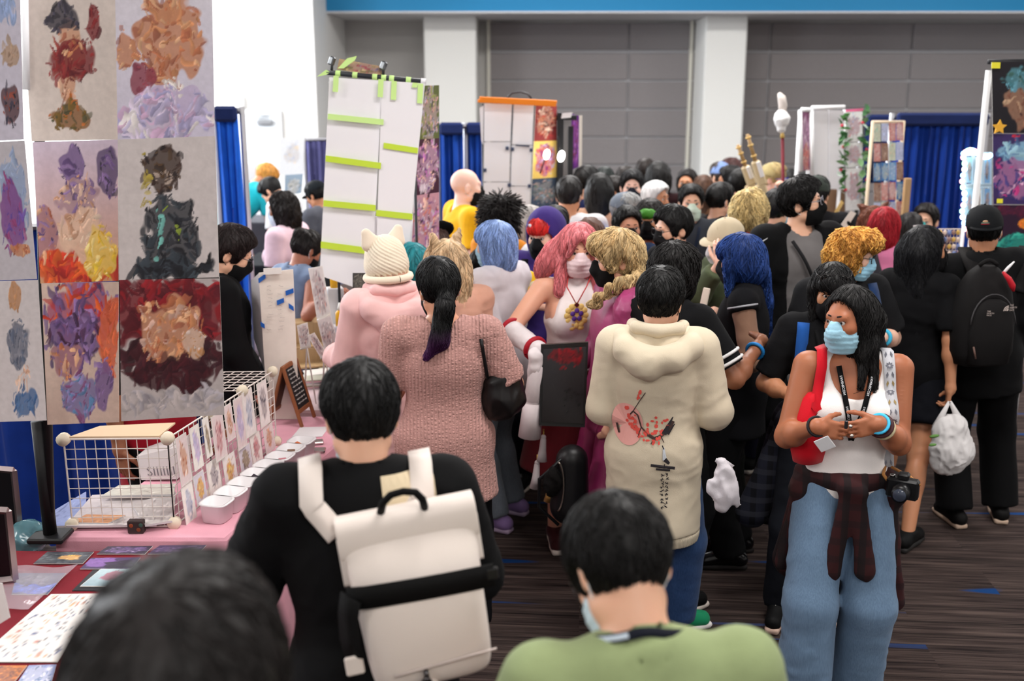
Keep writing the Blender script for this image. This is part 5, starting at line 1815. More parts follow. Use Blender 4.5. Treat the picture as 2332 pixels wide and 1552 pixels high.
tag(og, 'tall print stand with bright orange bars on top and white backs', 'stand')
GP = [('red and brown print, highest on the stand with orange bars', [(1220, 240), (1268, 238), (1268, 320), (1216, 322)], 350, (150, 60, 60), [(206, 130, 90), (60, 34, 40), (226, 200, 180), (190, 60, 50)]), ('yellow and red print, middle one on the stand with orange bars', [(1216, 322), (1268, 320), (1268, 404), (1212, 408)], 351, (240, 206, 110), [(206, 60, 60), (150, 50, 120), (190, 170, 220), (236, 150, 70)]), ('blue-grey print, lowest on the stand with orange bars', [(1212, 408), (1268, 404), (1266, 470), (1208, 472)], 352, (70, 84, 104), [(140, 160, 176), (50, 56, 76), (190, 160, 150), (90, 120, 110)])]
for lab, px, sd, bgc, pal in GP:
    tag(sheet('art_print', quad(px, [8.42, 8.62, 8.62, 8.42]), art(sd, bgc, [(.5, .5, .45, .45, pal, 60)]), None, (24, 40), .004), lab, 'poster', 'prints on the stand with orange bars')
def clip_lamp(label, px, py, D, r=.032, stem=(1230, 395)):
    e = empty('clip_lamp', at(px, py, D))
    o = np.array(e.location)
    MB().ball((0, -.01, 0), (r * .8, r * .5, r * 1.25), 12, 8, 0, rot(0, 0, .2)).build('glowing_disc', M('emit', (255, 252, 244), power=9.0), e, True)
    MB().tube([(0, .03, 0), np.array(at(*stem, D)) - o], .006, 6).build('gooseneck', M('plain', (24, 24, 26)), e, True)
    return tag(e, label, 'lamp')
clip_lamp('glowing clip lamp in front of the yellow and red print', 1245, 352, 8.35)
bp = empty('black_post', (at(1276, 300, 8.6).x, 8.6, 0))
bo = np.array(bp.location)
t_ = at(1274, 256, 8.6).z
MB().box((0, 0, t_ / 2), (.05, .05, t_), None, .004).build('post', M('plain', (28, 30, 34), .5), bp)
MB().box((.05, .0, at(1290, 268, 8.6).z), (.16, .04, .04), None, .004).build('rail', M('plain', (28, 30, 34), .5), bp)
MB().box((.085, 0.02, t_ / 2 - .06), (.04, .04, t_ - .1), None, .004).build('post', M('plain', (28, 30, 34), .5), bp)
slab('grey_panel', [(1281, 276), (1300, 274), (1300, 402), (1280, 402)], 8.66, M('plain', (150, 146, 146)), bp, .006)
slab('white_panel', [(1280, 258), (1304, 256), (1300, 268), (1278, 270)], 8.52, WP, bp, .006)
slab('white_panel', [(1318, 264), (1326, 263), (1325, 386), (1318, 386)], 8.72, M('plain', (214, 206, 196)), bp, .02)
tag(bp, 'black post frame beside the stand with orange bars', 'stand')
tag(sheet('art_print', quad([(1301, 258), (1319, 264), (1318, 380), (1300, 388)], 8.7), art(360, (110, 50, 140), [(.5, .5, .5, .5, [(150, 60, 190), (60, 40, 90), (190, 120, 200), (150, 60, 80)], 60)]), None, (12, 40), .004), 'narrow violet print on the black post frame', 'poster')
clip_lamp('glowing clip lamp hanging at the black post frame', 1278, 356, 8.4, .036, (1270, 310))
# ---------------------------------------------------------------- far booth on the left
sheet_ = tag(sheet('art_poster', quad([(634, 316), (694, 314), (690, 400), (634, 402)], 12.8), art(370, (238, 240, 244), [(.5, .6, .3, .3, [(236, 214, 180), (214, 220, 236), (206, 214, 230)], 24)]), None, (20, 26), .02), 'white poster with faint strokes in the far booth', 'poster')
for lab, x0, x1, y, D, zt, col in (('black covered table in the far booth, the nearer one', 560, 744, 470, 8.6, .98, (44, 48, 56)), ('dark grey covered table in the far booth, behind the nearer one', 560, 720, 430, 11.0, 1.02, (66, 66, 76))):
    a, b = at(x0, y, D).x, at(x1, y, D).x
    cloth_table('covered_table', lab, [(a, D - .35), (b, D - .35), (b, D + .35), (a, D + .35)], zt, M('cloth', col, .9), seed=int(D))
ch = empty('folding_chair', (at(566, 410, 10.4).x, 10.4, 0))
zc = at(566, 372, 10.4).z
cm = M('plain', (222, 222, 228), .5)
V, Q = sdf([rbox((0, .2, zc - .22), (.2, .018, .22), .017)], .02)
link('backrest', fast_mesh('backrest', V, Q), cm, ch)
MB().box((0, 0, .46), (.42, .42, .03), None, .01).build('seat', cm, ch)
for sx in (-1, 1):
    MB().tube([(sx * .19, .21, zc - .3), (sx * .2, .1, .45), (sx * .2, -.2, 0)], .013, 6).build('leg', M('metal', (150, 150, 154)), ch, True)
    MB().tube([(sx * .19, -.1, .45), (sx * .2, .22, 0)], .013, 6).build('leg', M('metal', (150, 150, 154)), ch, True)
tag(ch, 'white rounded chair back in the far booth before the side door', 'chair')
tag(sheet('art_poster', quad([(650, 398), (690, 396), (686, 440), (648, 446)], 10.6), art(371, (150, 170, 190), [(.5, .4, .4, .4, [(226, 220, 206), (190, 200, 214), (120, 120, 120)], 40)]), None, (16, 20), .02), 'pale blue and cream print leaning on the dark grey table', 'poster')
# ---------------------------------------------------------------- right side displays
lf = empty('leafy_display', (at(1900, 300, 9.0).x, 9.0, 0))
bo = np.array(lf.location)
slab('white_panel', [(1852, 250), (1886, 250), (1886, 430), (1852, 430)], 9.0, WP, lf, .012)
slab('white_panel', [(1888, 250), (1922, 252), (1922, 432), (1888, 430)], 9.0, WP, lf, .012, .003)
PVC = M('plain', (232, 232, 234), .4)
for (x0, y0, x1, y1) in ((1848, 246, 1924, 244), (1848, 246, 1850, 430), (1824, 250, 1846, 250), (1822, 252, 1824, 390)):
    MB().tube([np.array(at(x0, y0, 8.98)) - bo, np.array(at(x1, y1, 8.98)) - bo], .018, 8).build('pipe', PVC, lf, True)
for x in (1823, 1849, 1924, 1968):
    u0 = np.array(at(x, 250, 9.02)) - bo
    MB().tube([(u0[0], u0[1], .02), u0], .016, 8).build('upright', PVC if x < 1960 else M('plain', (34, 34, 36)), lf, True)
slab('tan_board', [(1866, 432), (1924, 432), (1924, 520), (1866, 520)], 9.05, M('plain', (150, 118, 92), .8), lf, .02)
slab('pink_edge', [(1926, 250), (1966, 247), (1966, 253), (1926, 255)], 8.78, M('plain', (236, 120, 160)), lf, .01)
mg = [M('plain', c, .6) for c in ((70, 120, 60), (120, 160, 110), (190, 210, 196), (46, 92, 50), (206, 70, 90))]
rr = random.Random(5)
for xa, ya, xb, yb in ((1924, 262, 1918, 440), (1972, 244, 1964, 480)):
    for i in range(34):
        f = i / 33
        c = np.array(at(xa + (xb - xa) * f + rr.uniform(-8, 8), ya + (yb - ya) * f + rr.uniform(-4, 4), 8.74 + rr.uniform(-.03, .03))) - bo
        R_ = rot(rr.uniform(0, 6), rr.uniform(-1, 1), rr.uniform(-1, 1))
        if i % 9 == 5:
            MB().ball(c, .014, 7, 5).build('berry', mg[4], lf, True)
        else:
            mb = MB()
            w, l = .02 + .012 * rr.random(), .04 + .02 * rr.random()
            P_ = [(0, -l, 0), (w, -l * .2, .006), (w * .7, l * .5, .004), (0, l, -.004), (-w * .7, l * .5, .004), (-w, -l * .2, .006), (0, 0, -.004)]
            mb.add([R_ @ np.array(p) + c for p in P_], [(0, 1, 6), (1, 2, 6), (2, 3, 6), (3, 4, 6), (4, 5, 6), (5, 0, 6)])
            mb.build('leaf', mg[rr.choice((0, 0, 1, 2, 3))], lf)
tag(lf, 'white pipe display with leafy garlands down its edges', 'display stand')
tag(sheet('art_print', quad([(1827, 254), (1846, 254), (1846, 388), (1827, 388)], 8.99), art(380, (150, 96, 130), [(.5, .6, .5, .3, [(190, 140, 180), (90, 50, 80), (214, 190, 206)], 40), (.5, .25, .5, .25, [(206, 80, 70), (120, 90, 96), (226, 190, 180)], 30)]), None, (12, 50), .004), 'narrow mauve print on the leafy white display', 'poster')
for i, (y0, y1, nm) in enumerate(((256, 322, 'highest'), (326, 380, 'middle'), (384, 478, 'lowest'))):
    tag(sheet('art_print', quad([(1926, y0), (1964, y0 - 2), (1964, y1), (1926, y1 + 2)], 8.76), art(390 + i, (240, 240, 242), [(.5, .5, .4, .4, [(206, 120, 130), (150, 170, 200), (230, 226, 230), (190, 150, 150)], 22)]), None, (16, 26), .004), 'pale sketch print between the leafy garlands, %s of three' % nm, 'poster', 'sketch prints between the garlands')
# rack of many small prints: 4 columns, 5 rows
pr_ = empty('print_rack', (at(2022, 300, 8.3).x, 8.3, 0))
bo = np.array(pr_.location)
for x in (1988, 2058):
    u0 = np.array(at(x, 276, 8.33)) - bo
    MB().tube([(u0[0], u0[1], .02), u0], .014, 8).build('upright', M('plain', (206, 186, 160)), pr_, True)
for y in (278, 505):
    MB().tube([np.array(at(1986, y, 8.33)) - bo, np.array(at(2060, y, 8.33)) - bo], .012, 8).build('rail', M('plain', (206, 186, 160)), pr_, True)
MB().box(np.array(at(2061, 480, 8.2)) - bo, (.05, .04, .5), None, .004).build('wooden_post', M('wood', (206, 166, 120)), pr_)
tag(pr_, 'pale wooden rack holding four columns of small prints', 'rack')
RP = [[(214, 220, 200), (140, 190, 170), (230, 200, 170)], [(60, 120, 180), (150, 190, 220), (230, 220, 180)], [(190, 200, 230), (226, 214, 230), (150, 170, 210)], [(120, 170, 210), (214, 220, 230), (80, 130, 190)], [(206, 140, 130), (240, 230, 226), (190, 80, 80)], [(150, 110, 90), (206, 180, 160), (110, 80, 80)], [(190, 120, 120), (226, 190, 190), (240, 230, 230)]]
RN = ['mint', 'deep blue', 'lilac', 'sky blue', 'coral', 'brown', 'dusty pink']
rows = ['top', 'second', 'third', 'fourth', 'bottom']
for c_ in range(4):
    for r2 in range(5):
        x0 = 1990 + c_ * 17.2
        y0 = 282 + r2 * 45 - c_ * 1.0
        k = (c_ * 2 + r2 * 3 + (c_ == 0) * r2) % 7
        tag(sheet('small_print', quad([(x0, y0), (x0 + 15.5, y0), (x0 + 15.5, y0 + 41), (x0, y0 + 41)], 8.3), art(400 + c_ * 7 + r2, RP[k][0], [(.5, .5, .5, .5, RP[k], 24)]), None, (10, 18), .003), 'small %s print on the wooden rack, %s row, column %s' % (RN[k], rows[r2], ('one', 'two', 'three', 'four')[c_]), 'print', 'small prints on the wooden rack')
# frame with fairy lights
fl_ = empty('light_frame', (at(2228, 400, 7.2).x, 7.2, 0))
bo = np.array(fl_.location)
FB = M('plain', (190, 216, 236), .4)
for x in (2198, 2218, 2238, 2256):
    slab('slat', [(x - 3, 352), (x + 3, 350), (x + 3, 500), (x - 3, 502)], 7.2, FB, fl_, .02)
for y in (350, 420, 425, 500):
    slab('crossbar', [(2194, y), (2258, y - 3), (2258, y + 3), (2194, y + 6)], 7.19, FB, fl_, .02)
for i in range(26):
    f = i / 25
    x, y = (2194 + 64 * f * 2, 350 - 8 * math.sin(f * 12)) if f < .5 else (2194 - 3 * math.sin(f * 30), 352 + (f - .5) * 2 * 170)
    c_ = ((140, 200, 255), (255, 170, 190), (160, 255, 200), (255, 235, 220))[i % 4]
    MB().ball(np.array(at(x, y, 7.14)) - bo, .017, 8, 6).build('fairy_bulb', M('emit', c_, power=5.0), fl_, True)
for x in (2196, 2256):
    u0 = np.array(at(x, 500, 7.22)) - bo
    MB().tube([(u0[0], u0[1], .02), u0], .012, 8).build('leg', PVC, fl_, True)
tag(fl_, 'pale blue frame hung with coloured fairy lights beside the dark posters', 'frame')
k = 0
for r2, (y0, y1) in enumerate(((358, 417), (430, 496))):
    for c_, x0 in enumerate((2202, 2222, 2242)):
        tag(sheet('small_print', quad([(x0, y0), (x0 + 12, y0), (x0 + 12, y1), (x0, y1)], 7.17), art(430 + k, ((150, 200, 226), (206, 206, 200), (120, 170, 220))[k % 3], [(.5, .5, .4, .4, [(90, 80, 84), (190, 196, 190), (206, 150, 120), (70, 110, 150)], 26)]), None, (8, 18), .003), 'little print inside the fairy light frame, %s row, %s' % (('upper', 'lower')[r2], ('left', 'middle', 'right')[c_]), 'print', 'prints inside the fairy light frame')
        k += 1
# the column of dark posters at the right edge
ds = empty('poster_stand', (at(2290, 300, 6.45).x, 6.45, 0))
bo = np.array(ds.location)
for x in (2252, 2400):
    u0 = np.array(at(x, 160, 6.5)) - bo
    MB().tube([(u0[0], u0[1], .02), u0], .02, 8).build('upright', PVC, ds, True)
MB().tube([np.array(at(2250, 141, 6.5)) - bo, np.array(at(2402, 139, 6.5)) - bo], .014, 8).build('top_rail', M('plain', (30, 30, 34)), ds, True)
tag(ds, 'white post stand carrying the column of dark posters', 'stand')
DP = [('dark poster with teal, rust and cream strokes, highest on the white post stand', [(2258, 142), (2400, 140), (2402, 304), (2261, 303)], art(450, (26, 22, 30), [(.6, .45, .4, .4, [(120, 70, 56), (150, 104, 84), (196, 160, 130), (60, 40, 44)], 50), (.5, .75, .4, .16, [(60, 110, 120), (110, 170, 190), (50, 84, 70)], 30), (.7, .15, .2, .1, [(206, 190, 160), (190, 150, 90)], 14)])), ('violet poster with pale blue and magenta strokes, middle one on the white post stand', [(2261, 305), (2402, 306), (2403, 466), (2262, 465)], art(451, (60, 44, 96), [(.5, .7, .45, .2, [(130, 180, 210), (170, 214, 230), (80, 110, 160)], 40), (.4, .35, .4, .3, [(196, 60, 130), (226, 180, 210), (60, 60, 130), (40, 40, 100)], 40), (.35, .95, .1, .06, [(200, 40, 60)], 8)])), ('poster with an orange glow over teal strokes, lowest on the white post stand', [(2262, 467), (2403, 468), (2404, 600), (2263, 598)], art(452, (44, 20, 44), [(.55, .72, .18, .14, [(240, 150, 50), (226, 110, 40)], 20), (.5, .25, .5, .26, [(30, 140, 130), (60, 170, 150), (20, 90, 90)], 50), (.5, .9, .5, .1, [(90, 24, 50), (70, 20, 50)], 24)]))]
for lab, px, fn in DP:
    tag(sheet('art_print', quad(px, 6.44), fn, None, (60, 60), .003), lab, 'poster', 'posters on the white post stand')
for lab, x, y, w, h in (('bright yellow sticky note at the top of the dark poster column', 2268, 149, .05, .035), ('yellow sticky note low on the violet poster', 2277, 458, .035, .026)):
    c = np.array(at(x, y, 6.42))
    tag(MB().box(c, (w, .004, h), rot(0, .1, 0)).build('sticky_note', M('plain', (236, 226, 60), .7)), lab, 'note')
c = np.array(at(2276, 290, 6.415))
tag(MB().prism([((.045 if i % 2 == 0 else .022) * math.sin(i * math.pi / 5), (.045 if i % 2 == 0 else .022) * math.cos(i * math.pi / 5)) for i in range(10)], .01, lambda p: c + np.array(p)).build('paper_star', M('plain', (236, 176, 60), .6)), 'golden paper star on the dark poster column', 'star')
# grid of key charms beyond the black backpack
gk = empty('charm_grid', (at(2165, 560, 6.9).x, 6.9, 0))
bo = np.array(gk.location)
a, b = at(2138, 522, 6.9), at(2188, 518, 6.9)
zb = at(2140, 600, 6.9).z
stuffpart(grid_panel(np.array((a.x, 6.9, 0)) - bo, np.array((b.x, 6.9, 0)) - bo, 7, 8, zb, a.z).build('wire_grid', WIRE, gk))
for i in range(20):
    x, y = 2142 + (i % 5) * 10, 530 + (i // 5) * 16
    MB().ball(np.array(at(x, y, 6.87)) - bo, (.014, .008, .018), 7, 5).build('charm', M('plain', ((206, 170, 90), (150, 120, 110), (120, 140, 190), (226, 206, 190))[(i * 3) % 4], .3), gk, True)
for xx in (a.x, b.x):
    MB().tube([(xx - bo[0], 0, .02), (xx - bo[0], 0, zb)], .008, 6).build('leg', WIRE, gk, True)
tag(gk, 'white wire grid hung with small charms beyond the black backpack', 'rack')
# ================================================================ the people, nearest first
def pxz(p, pts, D):
    return [tuple(p.inv(at(x, y, D))[[0, 2]]) for x, y in pts]
def circ(x, y, rx, ry=None, n=14, a=0):
    ry = ry or rx
    return [(x + rx * math.cos(a + 6.2832 * i / n), y + ry * math.sin(a + 6.2832 * i / n)) for i in range(n)]
def stroke(x0, y0, x1, y1, w, w1=None):
    d = unit(A3(x1 - x0, y1 - y0, 0))
    n = A3(-d[1], d[0], 0)
    w1 = w if w1 is None else w1
    return [(x0 + n[0] * w, y0 + n[1] * w), (x1 + n[0] * w1, y1 + n[1] * w1), (x1 - n[0] * w1, y1 - n[1] * w1), (x0 - n[0] * w, y0 - n[1] * w)]
def ring(p, name, c, ax, r, rr, mat, n=20, flat=1.0, squash=1.0):
    ax = unit(ax)
    a = unit(np.cross(ax, (0.3, .2, 1)))
    b = np.cross(ax, a)
    mb = MB()
    mb.tube([c + r * (math.cos(6.2832 * i / n) * a + squash * math.sin(6.2832 * i / n) * b) for i in range(n + 1)], rr, 6, False, 0, flat, ax)
    return mb.build(name, mat, p.o if hasattr(p, 'o') else p, True)
def neck_lanyard(p, w=.016, col=(16, 16, 20), drop=.30, dx=.05, front=True):
    """a lanyard on the chest, two ribbons meeting at a clip"""
    q = p.P.k
    m = M('cloth', col, .8)
    out = []
    for g in (-1, 1):
        path = [(g * (.062 - .062 * f) * 1.0 + .008 * f, (1.435 - (drop + .02) * f) * q) for f in np.linspace(0, 1, 9)]
        out.append(p.ribbon('lanyard', path, w, m, True, .006))
    return out
BLACKC = (17, 17, 20)
# --- 1 tall person at the camera
p = Person('person seen from behind at the very front, blurred dark brown hair, dark top', 385, 1330, 1.04, 5, 'light', 0, arms={'R': ((.2, .1, -1), (.1, .5, -1)), 'L': ((.2, .1, -1), (.1, .5, -1))}, bw=1.05, hs=1.18)
p.hair((34, 26, 24), t=.022, n=900, sl=.06)
p.top((20, 19, 22), t=.014, sleeve=.97, hem=.85)
p.pants((24, 24, 30)).shoes()
# --- 2 man with the white backpack
p = p2 = Person('man in black sweatshirt with cream shoulder patch, wearing the white roll-top backpack', 815, 828, 2.42, -10, 'light', 0, bw=1.02, lean=5, head=(-4, 16, 0), arms={'R': ((.30, .35, -1), (-.15, 1, .0)), 'L': ((.46, .30, -1), (-.15, 1, .05))}, hs=.95)
p.mask((206, 222, 228))
p.hair((16, 15, 17), t=.02, n=1100, sl=.055)
p.top(BLACKC, 'sweatshirt', t=.03, sleeve=.97, hem=.80, fold=.006, neck=.06, collar=.5)
cells = []
for i in range(7):
    for j in range(6):
        X_, Y_ = (lambda i, j: 862 + i * 17 + j * 2.5), (lambda i, j: 1058 + j * 24 - i * 1.0)
        cells.append(([(X_(i, j), Y_(i, j)), (X_(i + 1, j), Y_(i + 1, j)), (X_(i + 1, j + 1), Y_(i + 1, j + 1)), (X_(i, j + 1), Y_(i, j + 1))], 0))
p.stick('shoulder_patch', [(pxz(p, c, 2.34), m) for c, m in cells], [M('cloth', (222, 204, 172), .85)], (0, 0), True, .004)
p.pants((18, 18, 24), flare=.02).shoes()
# --- 3 man in the sage tee bowing his head
p = p3 = Person('man in sage green T-shirt bowing his head, a dark lanyard round his neck', 1372, 1143, 1.80, -8, 'light', 0, lean=12, head=(-12, 40, 2), bw=1.02, hs=.97, arms={'R': ((.32, .25, -1), (-.2, .9, -.1)), 'L': ((.32, .25, -1), (-.2, .9, -.1))})
p.mask((196, 214, 222))
p.hair((22, 18, 18), t=.02, n=1200, sl=.05)
p.glasses((30, 26, 26))
p.top((148, 162, 116), 't_shirt', t=.014, sleeve=.40, hem=.80, fold=.004, neck=.058, collar=.3)
nb, up = p.P.NB, unit(p.P.HC - p.P.NB)
pts = []
for a in np.linspace(-2.6, 2.6, 22):
    r = .073 + .012 * abs(a) / 2.6
    pts.append(nb + up * (.064 - .020 * abs(a)) + p.P.Rt @ A3(r * math.sin(a) * 1.05, -.002 - r * math.cos(a) * 1.05, 0))
o, _ = p.strip3('lanyard', pts, .017, M('cloth', (28, 34, 54), .7), lambda q: unit(q - nb - up * .02), .003)
pts2 = [q + unit(q - nb - up * .02) * .0022 for q in pts[6:10]]
p.strip3('lanyard_print', pts2, .009, M('plain', (190, 202, 214), .7), lambda q: unit(q - nb - up * .02), .001)
p.pants((60, 66, 80)).shoes()
# --- 4 man in the beige hoodie
p = p4 = Person('man in beige hoodie printed with a blossom branch and crane on the back', 1508, 612, 4.12, 8, 'light', 0, bw=1.0, bd=1.05, head=(16, 4, 0), arms={'R': ((.24, .02, -1), (-.12, 1, -.22)), 'L': ((.14, .04, -1), (-.12, 1, -.1))}, feet=((-.12, .02, 0), (.13, .20, 62)), hs=1.02)
p.mask((24, 22, 24), False, loops=(60, 40, 36))
p.hair((17, 15, 15), t=.018, n=1000, sl=.045)
HOOD = (216, 202, 178)
hm = M('cloth', HOOD, .9, scale=4, dark=.93)
p.top(HOOD, 'hoodie', t=.032, sleeve=.92, hem=.60, fold=.0045, hood=False, sleeve_t=.026, neck=.074, flare=.012, mat=hm, hemflare=.012)
q = p.P.k
# rolled hood, hem band, cuffs
T = p.P.T
hood_down(p, hm)
hp = [rc(A3(0, 0, .60 * q), A3(0, 0, .545 * q), .206 * q * 1.03, .198 * q * 1.03, .01, (1, 1.28, 1)), cut((0, 0, -1), (0, 0, .55 * q)), cut((0, 0, 1), (0, 0, .605 * q))]
V, Q = sdf(hp, .010)
p.child('hem_band', V, Q, M('knit', HOOD, ws=60.0, wh=.002, wd=.0))
for sd in 'RL':
    sh, el, wr, _ = p.P.arm[sd]
    for i in range(5):
        c = el + (wr - el) * (.18 + .15 * i) + A3(0, 0, .004)
        ring(p, 'sleeve_fold', c, wr - el + A3(0, .0, .05 * (-1) ** i), .052 - .003 * i, .015, hm, 18)
D4 = 3.95
ink = [M('plain', (233, 168, 160), .9), M('plain', (222, 84, 74), .9), M('plain', (70, 52, 48), .9), M('plain', (46, 42, 46), .9), M('plain', (196, 200, 206), .9)]
pol = [(circ(1427, 975, 37 * f, 46 * f, 26), 0) for f in (1.0,)]
pr = [(pxz(p, c, D4), m) for c, m in pol]
p.stick('printed_circle', pr, ink, (0, 0), True, .004)
rg = random.Random(3)
pol = []
br = [(1395, 985), (1412, 972), (1430, 958), (1441, 944), (1452, 952), (1460, 978), (1475, 992), (1490, 1000), (1505, 994), (1522, 982), (1534, 962)]
for i in range(2, len(br) - 1):
    pol.append((stroke(*br[i], *br[i + 1], 3.4 if i > 5 else 1.6), 2))
for s_ in (((1441, 944), (1456, 918)), ((1456, 918), (1470, 896)), ((1460, 978), (1452, 1000)), ((1490, 1000), (1482, 1012)), ((1505, 994), (1512, 1008))):
    pol.append((stroke(*s_[0], *s_[1], 1.0), 2))
pol += [(stroke(1512, 990, 1533, 952, 6, 1), 3), (stroke(1520, 990, 1537, 968, 4, 1), 3), (stroke(1400, 975, 1408, 1000, 2.4), 2)]
for cx, cy, sx, sy, n in ((1432, 962, 12, 18, 14), (1455, 985, 16, 12, 14), (1470, 994, 14, 10, 10), (1502, 986, 16, 10, 12), (1517, 968, 10, 12, 7), (1452, 905, 6, 10, 5), (1487, 1008, 12, 6, 5), (1404, 966, 8, 10, 3), (1494, 962, 10, 6, 3)):
    for _ in range(n):
        pol.append((circ(cx + rg.gauss(0, sx * .6), cy + rg.gauss(0, sy * .6), 2.2 + rg.random() * 2.8, 2 + rg.random() * 3.2, 6, rg.random() * 3), 1))
pol += [(stroke(1511, 1018, 1514, 1046, 1.8, 5), 4), (stroke(1508, 1014, 1512, 1022, 1.2), 3), (stroke(1514, 1044, 1524, 1054, 5, 3), 3), (stroke(1514, 1054, 1512, 1066, .8), 3),
        (stroke(1482, 1058, 1537, 1065, 3.2), 3), (stroke(1494, 1066, 1526, 1069, 2.4), 3)]
for cx in (1509, 1519):
    for k in range(9):
        y = 1080 + k * 9.2
        x = cx - (k * .35)
        for _ in range(3):
            x0, y0 = x + rg.uniform(-3, 3), y + rg.uniform(-3, 3)
            a_ = rg.choice((0.1, 1.4, -.8, .7)) + rg.uniform(-.2, .2)
            pol.append((stroke(x0 - 2.6 * math.cos(a_), y0 - 2.6 * math.sin(a_), x0 + 2.6 * math.cos(a_), y0 + 2.6 * math.sin(a_), .85), 3))
p.stick('printed_blossom', [(pxz(p, c, D4), m) for c, m in pol], ink, (0, 0), True, .0065)
p.pants((34, 62, 104), 'jeans', kind='denim', flare=.03, t=.018)
p.shoes((26, 140, 96), (226, 222, 220), (228, 228, 226))
# --- 5 woman in the white tank top
wl = at(1860, 972, 3.46)
wr_ = at(2002, 966, 3.46)
p = p5 = Person('woman in white tank top with blue face mask, plaid shirt round her waist, hands together', 1940, 650, 3.72, 188, (168, 106, 74), 0, 'RL', sex='f', bust=.55, bw=1.04, bd=.95, head=(46, 2, 3), hs=.96,
    arms={'R': ('at', wl, (.35, -1, -.5), (A3(1, -.05, -.22), A3(0, 1, -.1), .42, .6)), 'L': ('at', wr_, (-.6, -1, -.5), (A3(-1, -.05, -.25), A3(0, 1, -.1), .42, .6))}, feet=((-.10, .02, -8), (.12, .16, 10)))
p.eyes((.4, 0), (30, 20, 18)).mask((160, 204, 224), True)
H_ = lambda P: [rc(P.Hp(.075, -.02, .01), P.Hp(.078, -.03, -.16), .03, .02, .02), rc(P.Hp(-.06, -.02, .03), P.Hp(-.072, .02, -.12), .026, .02, .02), rc(P.Hp(-.072, .0, -.10), P.Hp(-.085, .045, -.235), .022, .012, .02), rc(P.Hp(-.075, -.03, -.08), P.Hp(-.10, -.01, -.25), .026, .014, .02)]
p.hair((20, 16, 17), 'long', t=.010, L=.26, side=.0, n=1500, sl=.10, r=.0013, extra=(H_,), lift=.002, hl=.022, front=.99)
p.top((238, 232, 230), 'tank_top', t=.006, sleeve=0, hem=.92, fold=.0012, tank=True, vneck=.15, neck=.07, res=.007, dark=.96)
lan = neck_lanyard(p, .019, drop=.255)
for g, (o, P3) in zip((-1, 1), lan):
    L3 = [np.array(a) for a in P3]
    def along(f):
        f = max(0, min(.9999, f)) * (len(L3) - 1)
        i = int(f)
        return L3[i] + (L3[i + 1] - L3[i]) * (f - i), unit(L3[i + 1] - L3[i])
    for f0 in (.12, .50):
        def fn(xy, f0=f0):
            c_, t_ = along(f0 + xy[0] / .30)
            s_ = unit(np.cross(t_, A3(0, 1, 0)))
            return c_ + A3(0, .0022, 0) + s_ * (xy[1] - .0045) * (1 if g < 0 else 1)
        lettering('lanyard_lettering', 'FANIMECON', .0125, fn, M('plain', (235, 235, 238), .8), o)
q = p.P.k
c = p.inv(at(1927, 968, 3.40))
MB().box(c, (.012, .008, .03), None, .003).build('lanyard_clip', M('metal', (70, 70, 74), .4), p.o)
MB().box(p.inv(at(1878, 1012, 3.40)), (.055, .003, .05), rot(.2, .3, .6), .001).build('paper_badge', M('plain', (228, 228, 232), .6), p.o)
for px, py, r, col, w in ((1846, 965, .034, (24, 22, 26), .005), ):
    sh, el, wr, _ = p.P.arm['R']
    ring(p, 'bracelet', wr, wr - el, .0335, .0052, M('plain', col, .6))
sh, el, wr, _ = p.P.arm['L']
for f, col, rr, fl in ((-.002, (70, 190, 236), .0065, .6), (.024, (66, 30, 34), .011, .35), (.050, (200, 186, 150), .006, 1)):
    ring(p, 'bracelet', wr - unit(wr - el) * f, wr - el, .0335 + f * .09, rr, M('plain', col, .5), flat=fl)
d_ = unit(p.R.T @ A3(-1, -.05, -.25))
for off, a_ in ((.105, .022), (.098, -.014)):
    cc = wr + d_ * off + A3(0, .012, a_)
    MB().ball(cc, (.008, .006, .007), 8, 6).build('finger_ring', M('metal', (214, 206, 196), .25), p.o, True)
p.pants((94, 118, 144), 'jeans', kind='denim', flare=.052, t=.014, waist=1.0, fold=.006)
p.shoes((26, 24, 26), (220, 190, 140), (220, 220, 220))
pl = M('plaid', (52, 20, 22), c2=(30, 18, 20), c3=(22, 16, 20))
T = p.P.T
pr = [ell(T(0, 0, .99), (.168 * q, .132 * q, .075 * q), .02), cut((0, -.35, 1), T(0, .12, 1.03)), rc(T(-.15, .0, .99), T(-.17, .03, .93), .04, .05, .04), rc(T(.15, .0, .99), T(.165, .03, .93), .035, .045, .04)]
pr += [rc(T(.02, .135, .985), T(-.03, .14, .965), .032 * q, .03 * q, .02), rc(T(.015, .145, .96), T(.05, .165, .64), .026 * q, .036 * q, .02, (1, 1.8, 1)), rc(T(-.03, .145, .95), T(-.07, .165, .66), .026 * q, .042 * q, .02, (1, 1.8, 1))]
pr += [rc(T(-.14, .03, .94), T(-.20, .07, .50), .05 * q, .045 * q, .03, (1, 1.6, 1)), rc(T(-.1, -.11, .93), T(-.15, -.13, .52), .07 * q, .09 * q, .04, (1, 1.8, 1)), rc(T(.1, -.11, .93), T(.15, -.13, .56), .07 * q, .09 * q, .04, (1, 1.8, 1)), rc(T(.16, .02, .94), T(.215, .0, .60), .03 * q, .03 * q, .03, (1, 1.0, 1))]
V, Q = sdf(pr, .0085)
V = folds(V, Q, .007, 31, (13, 13, 5))
p.child('plaid_shirt', V, Q, pl)
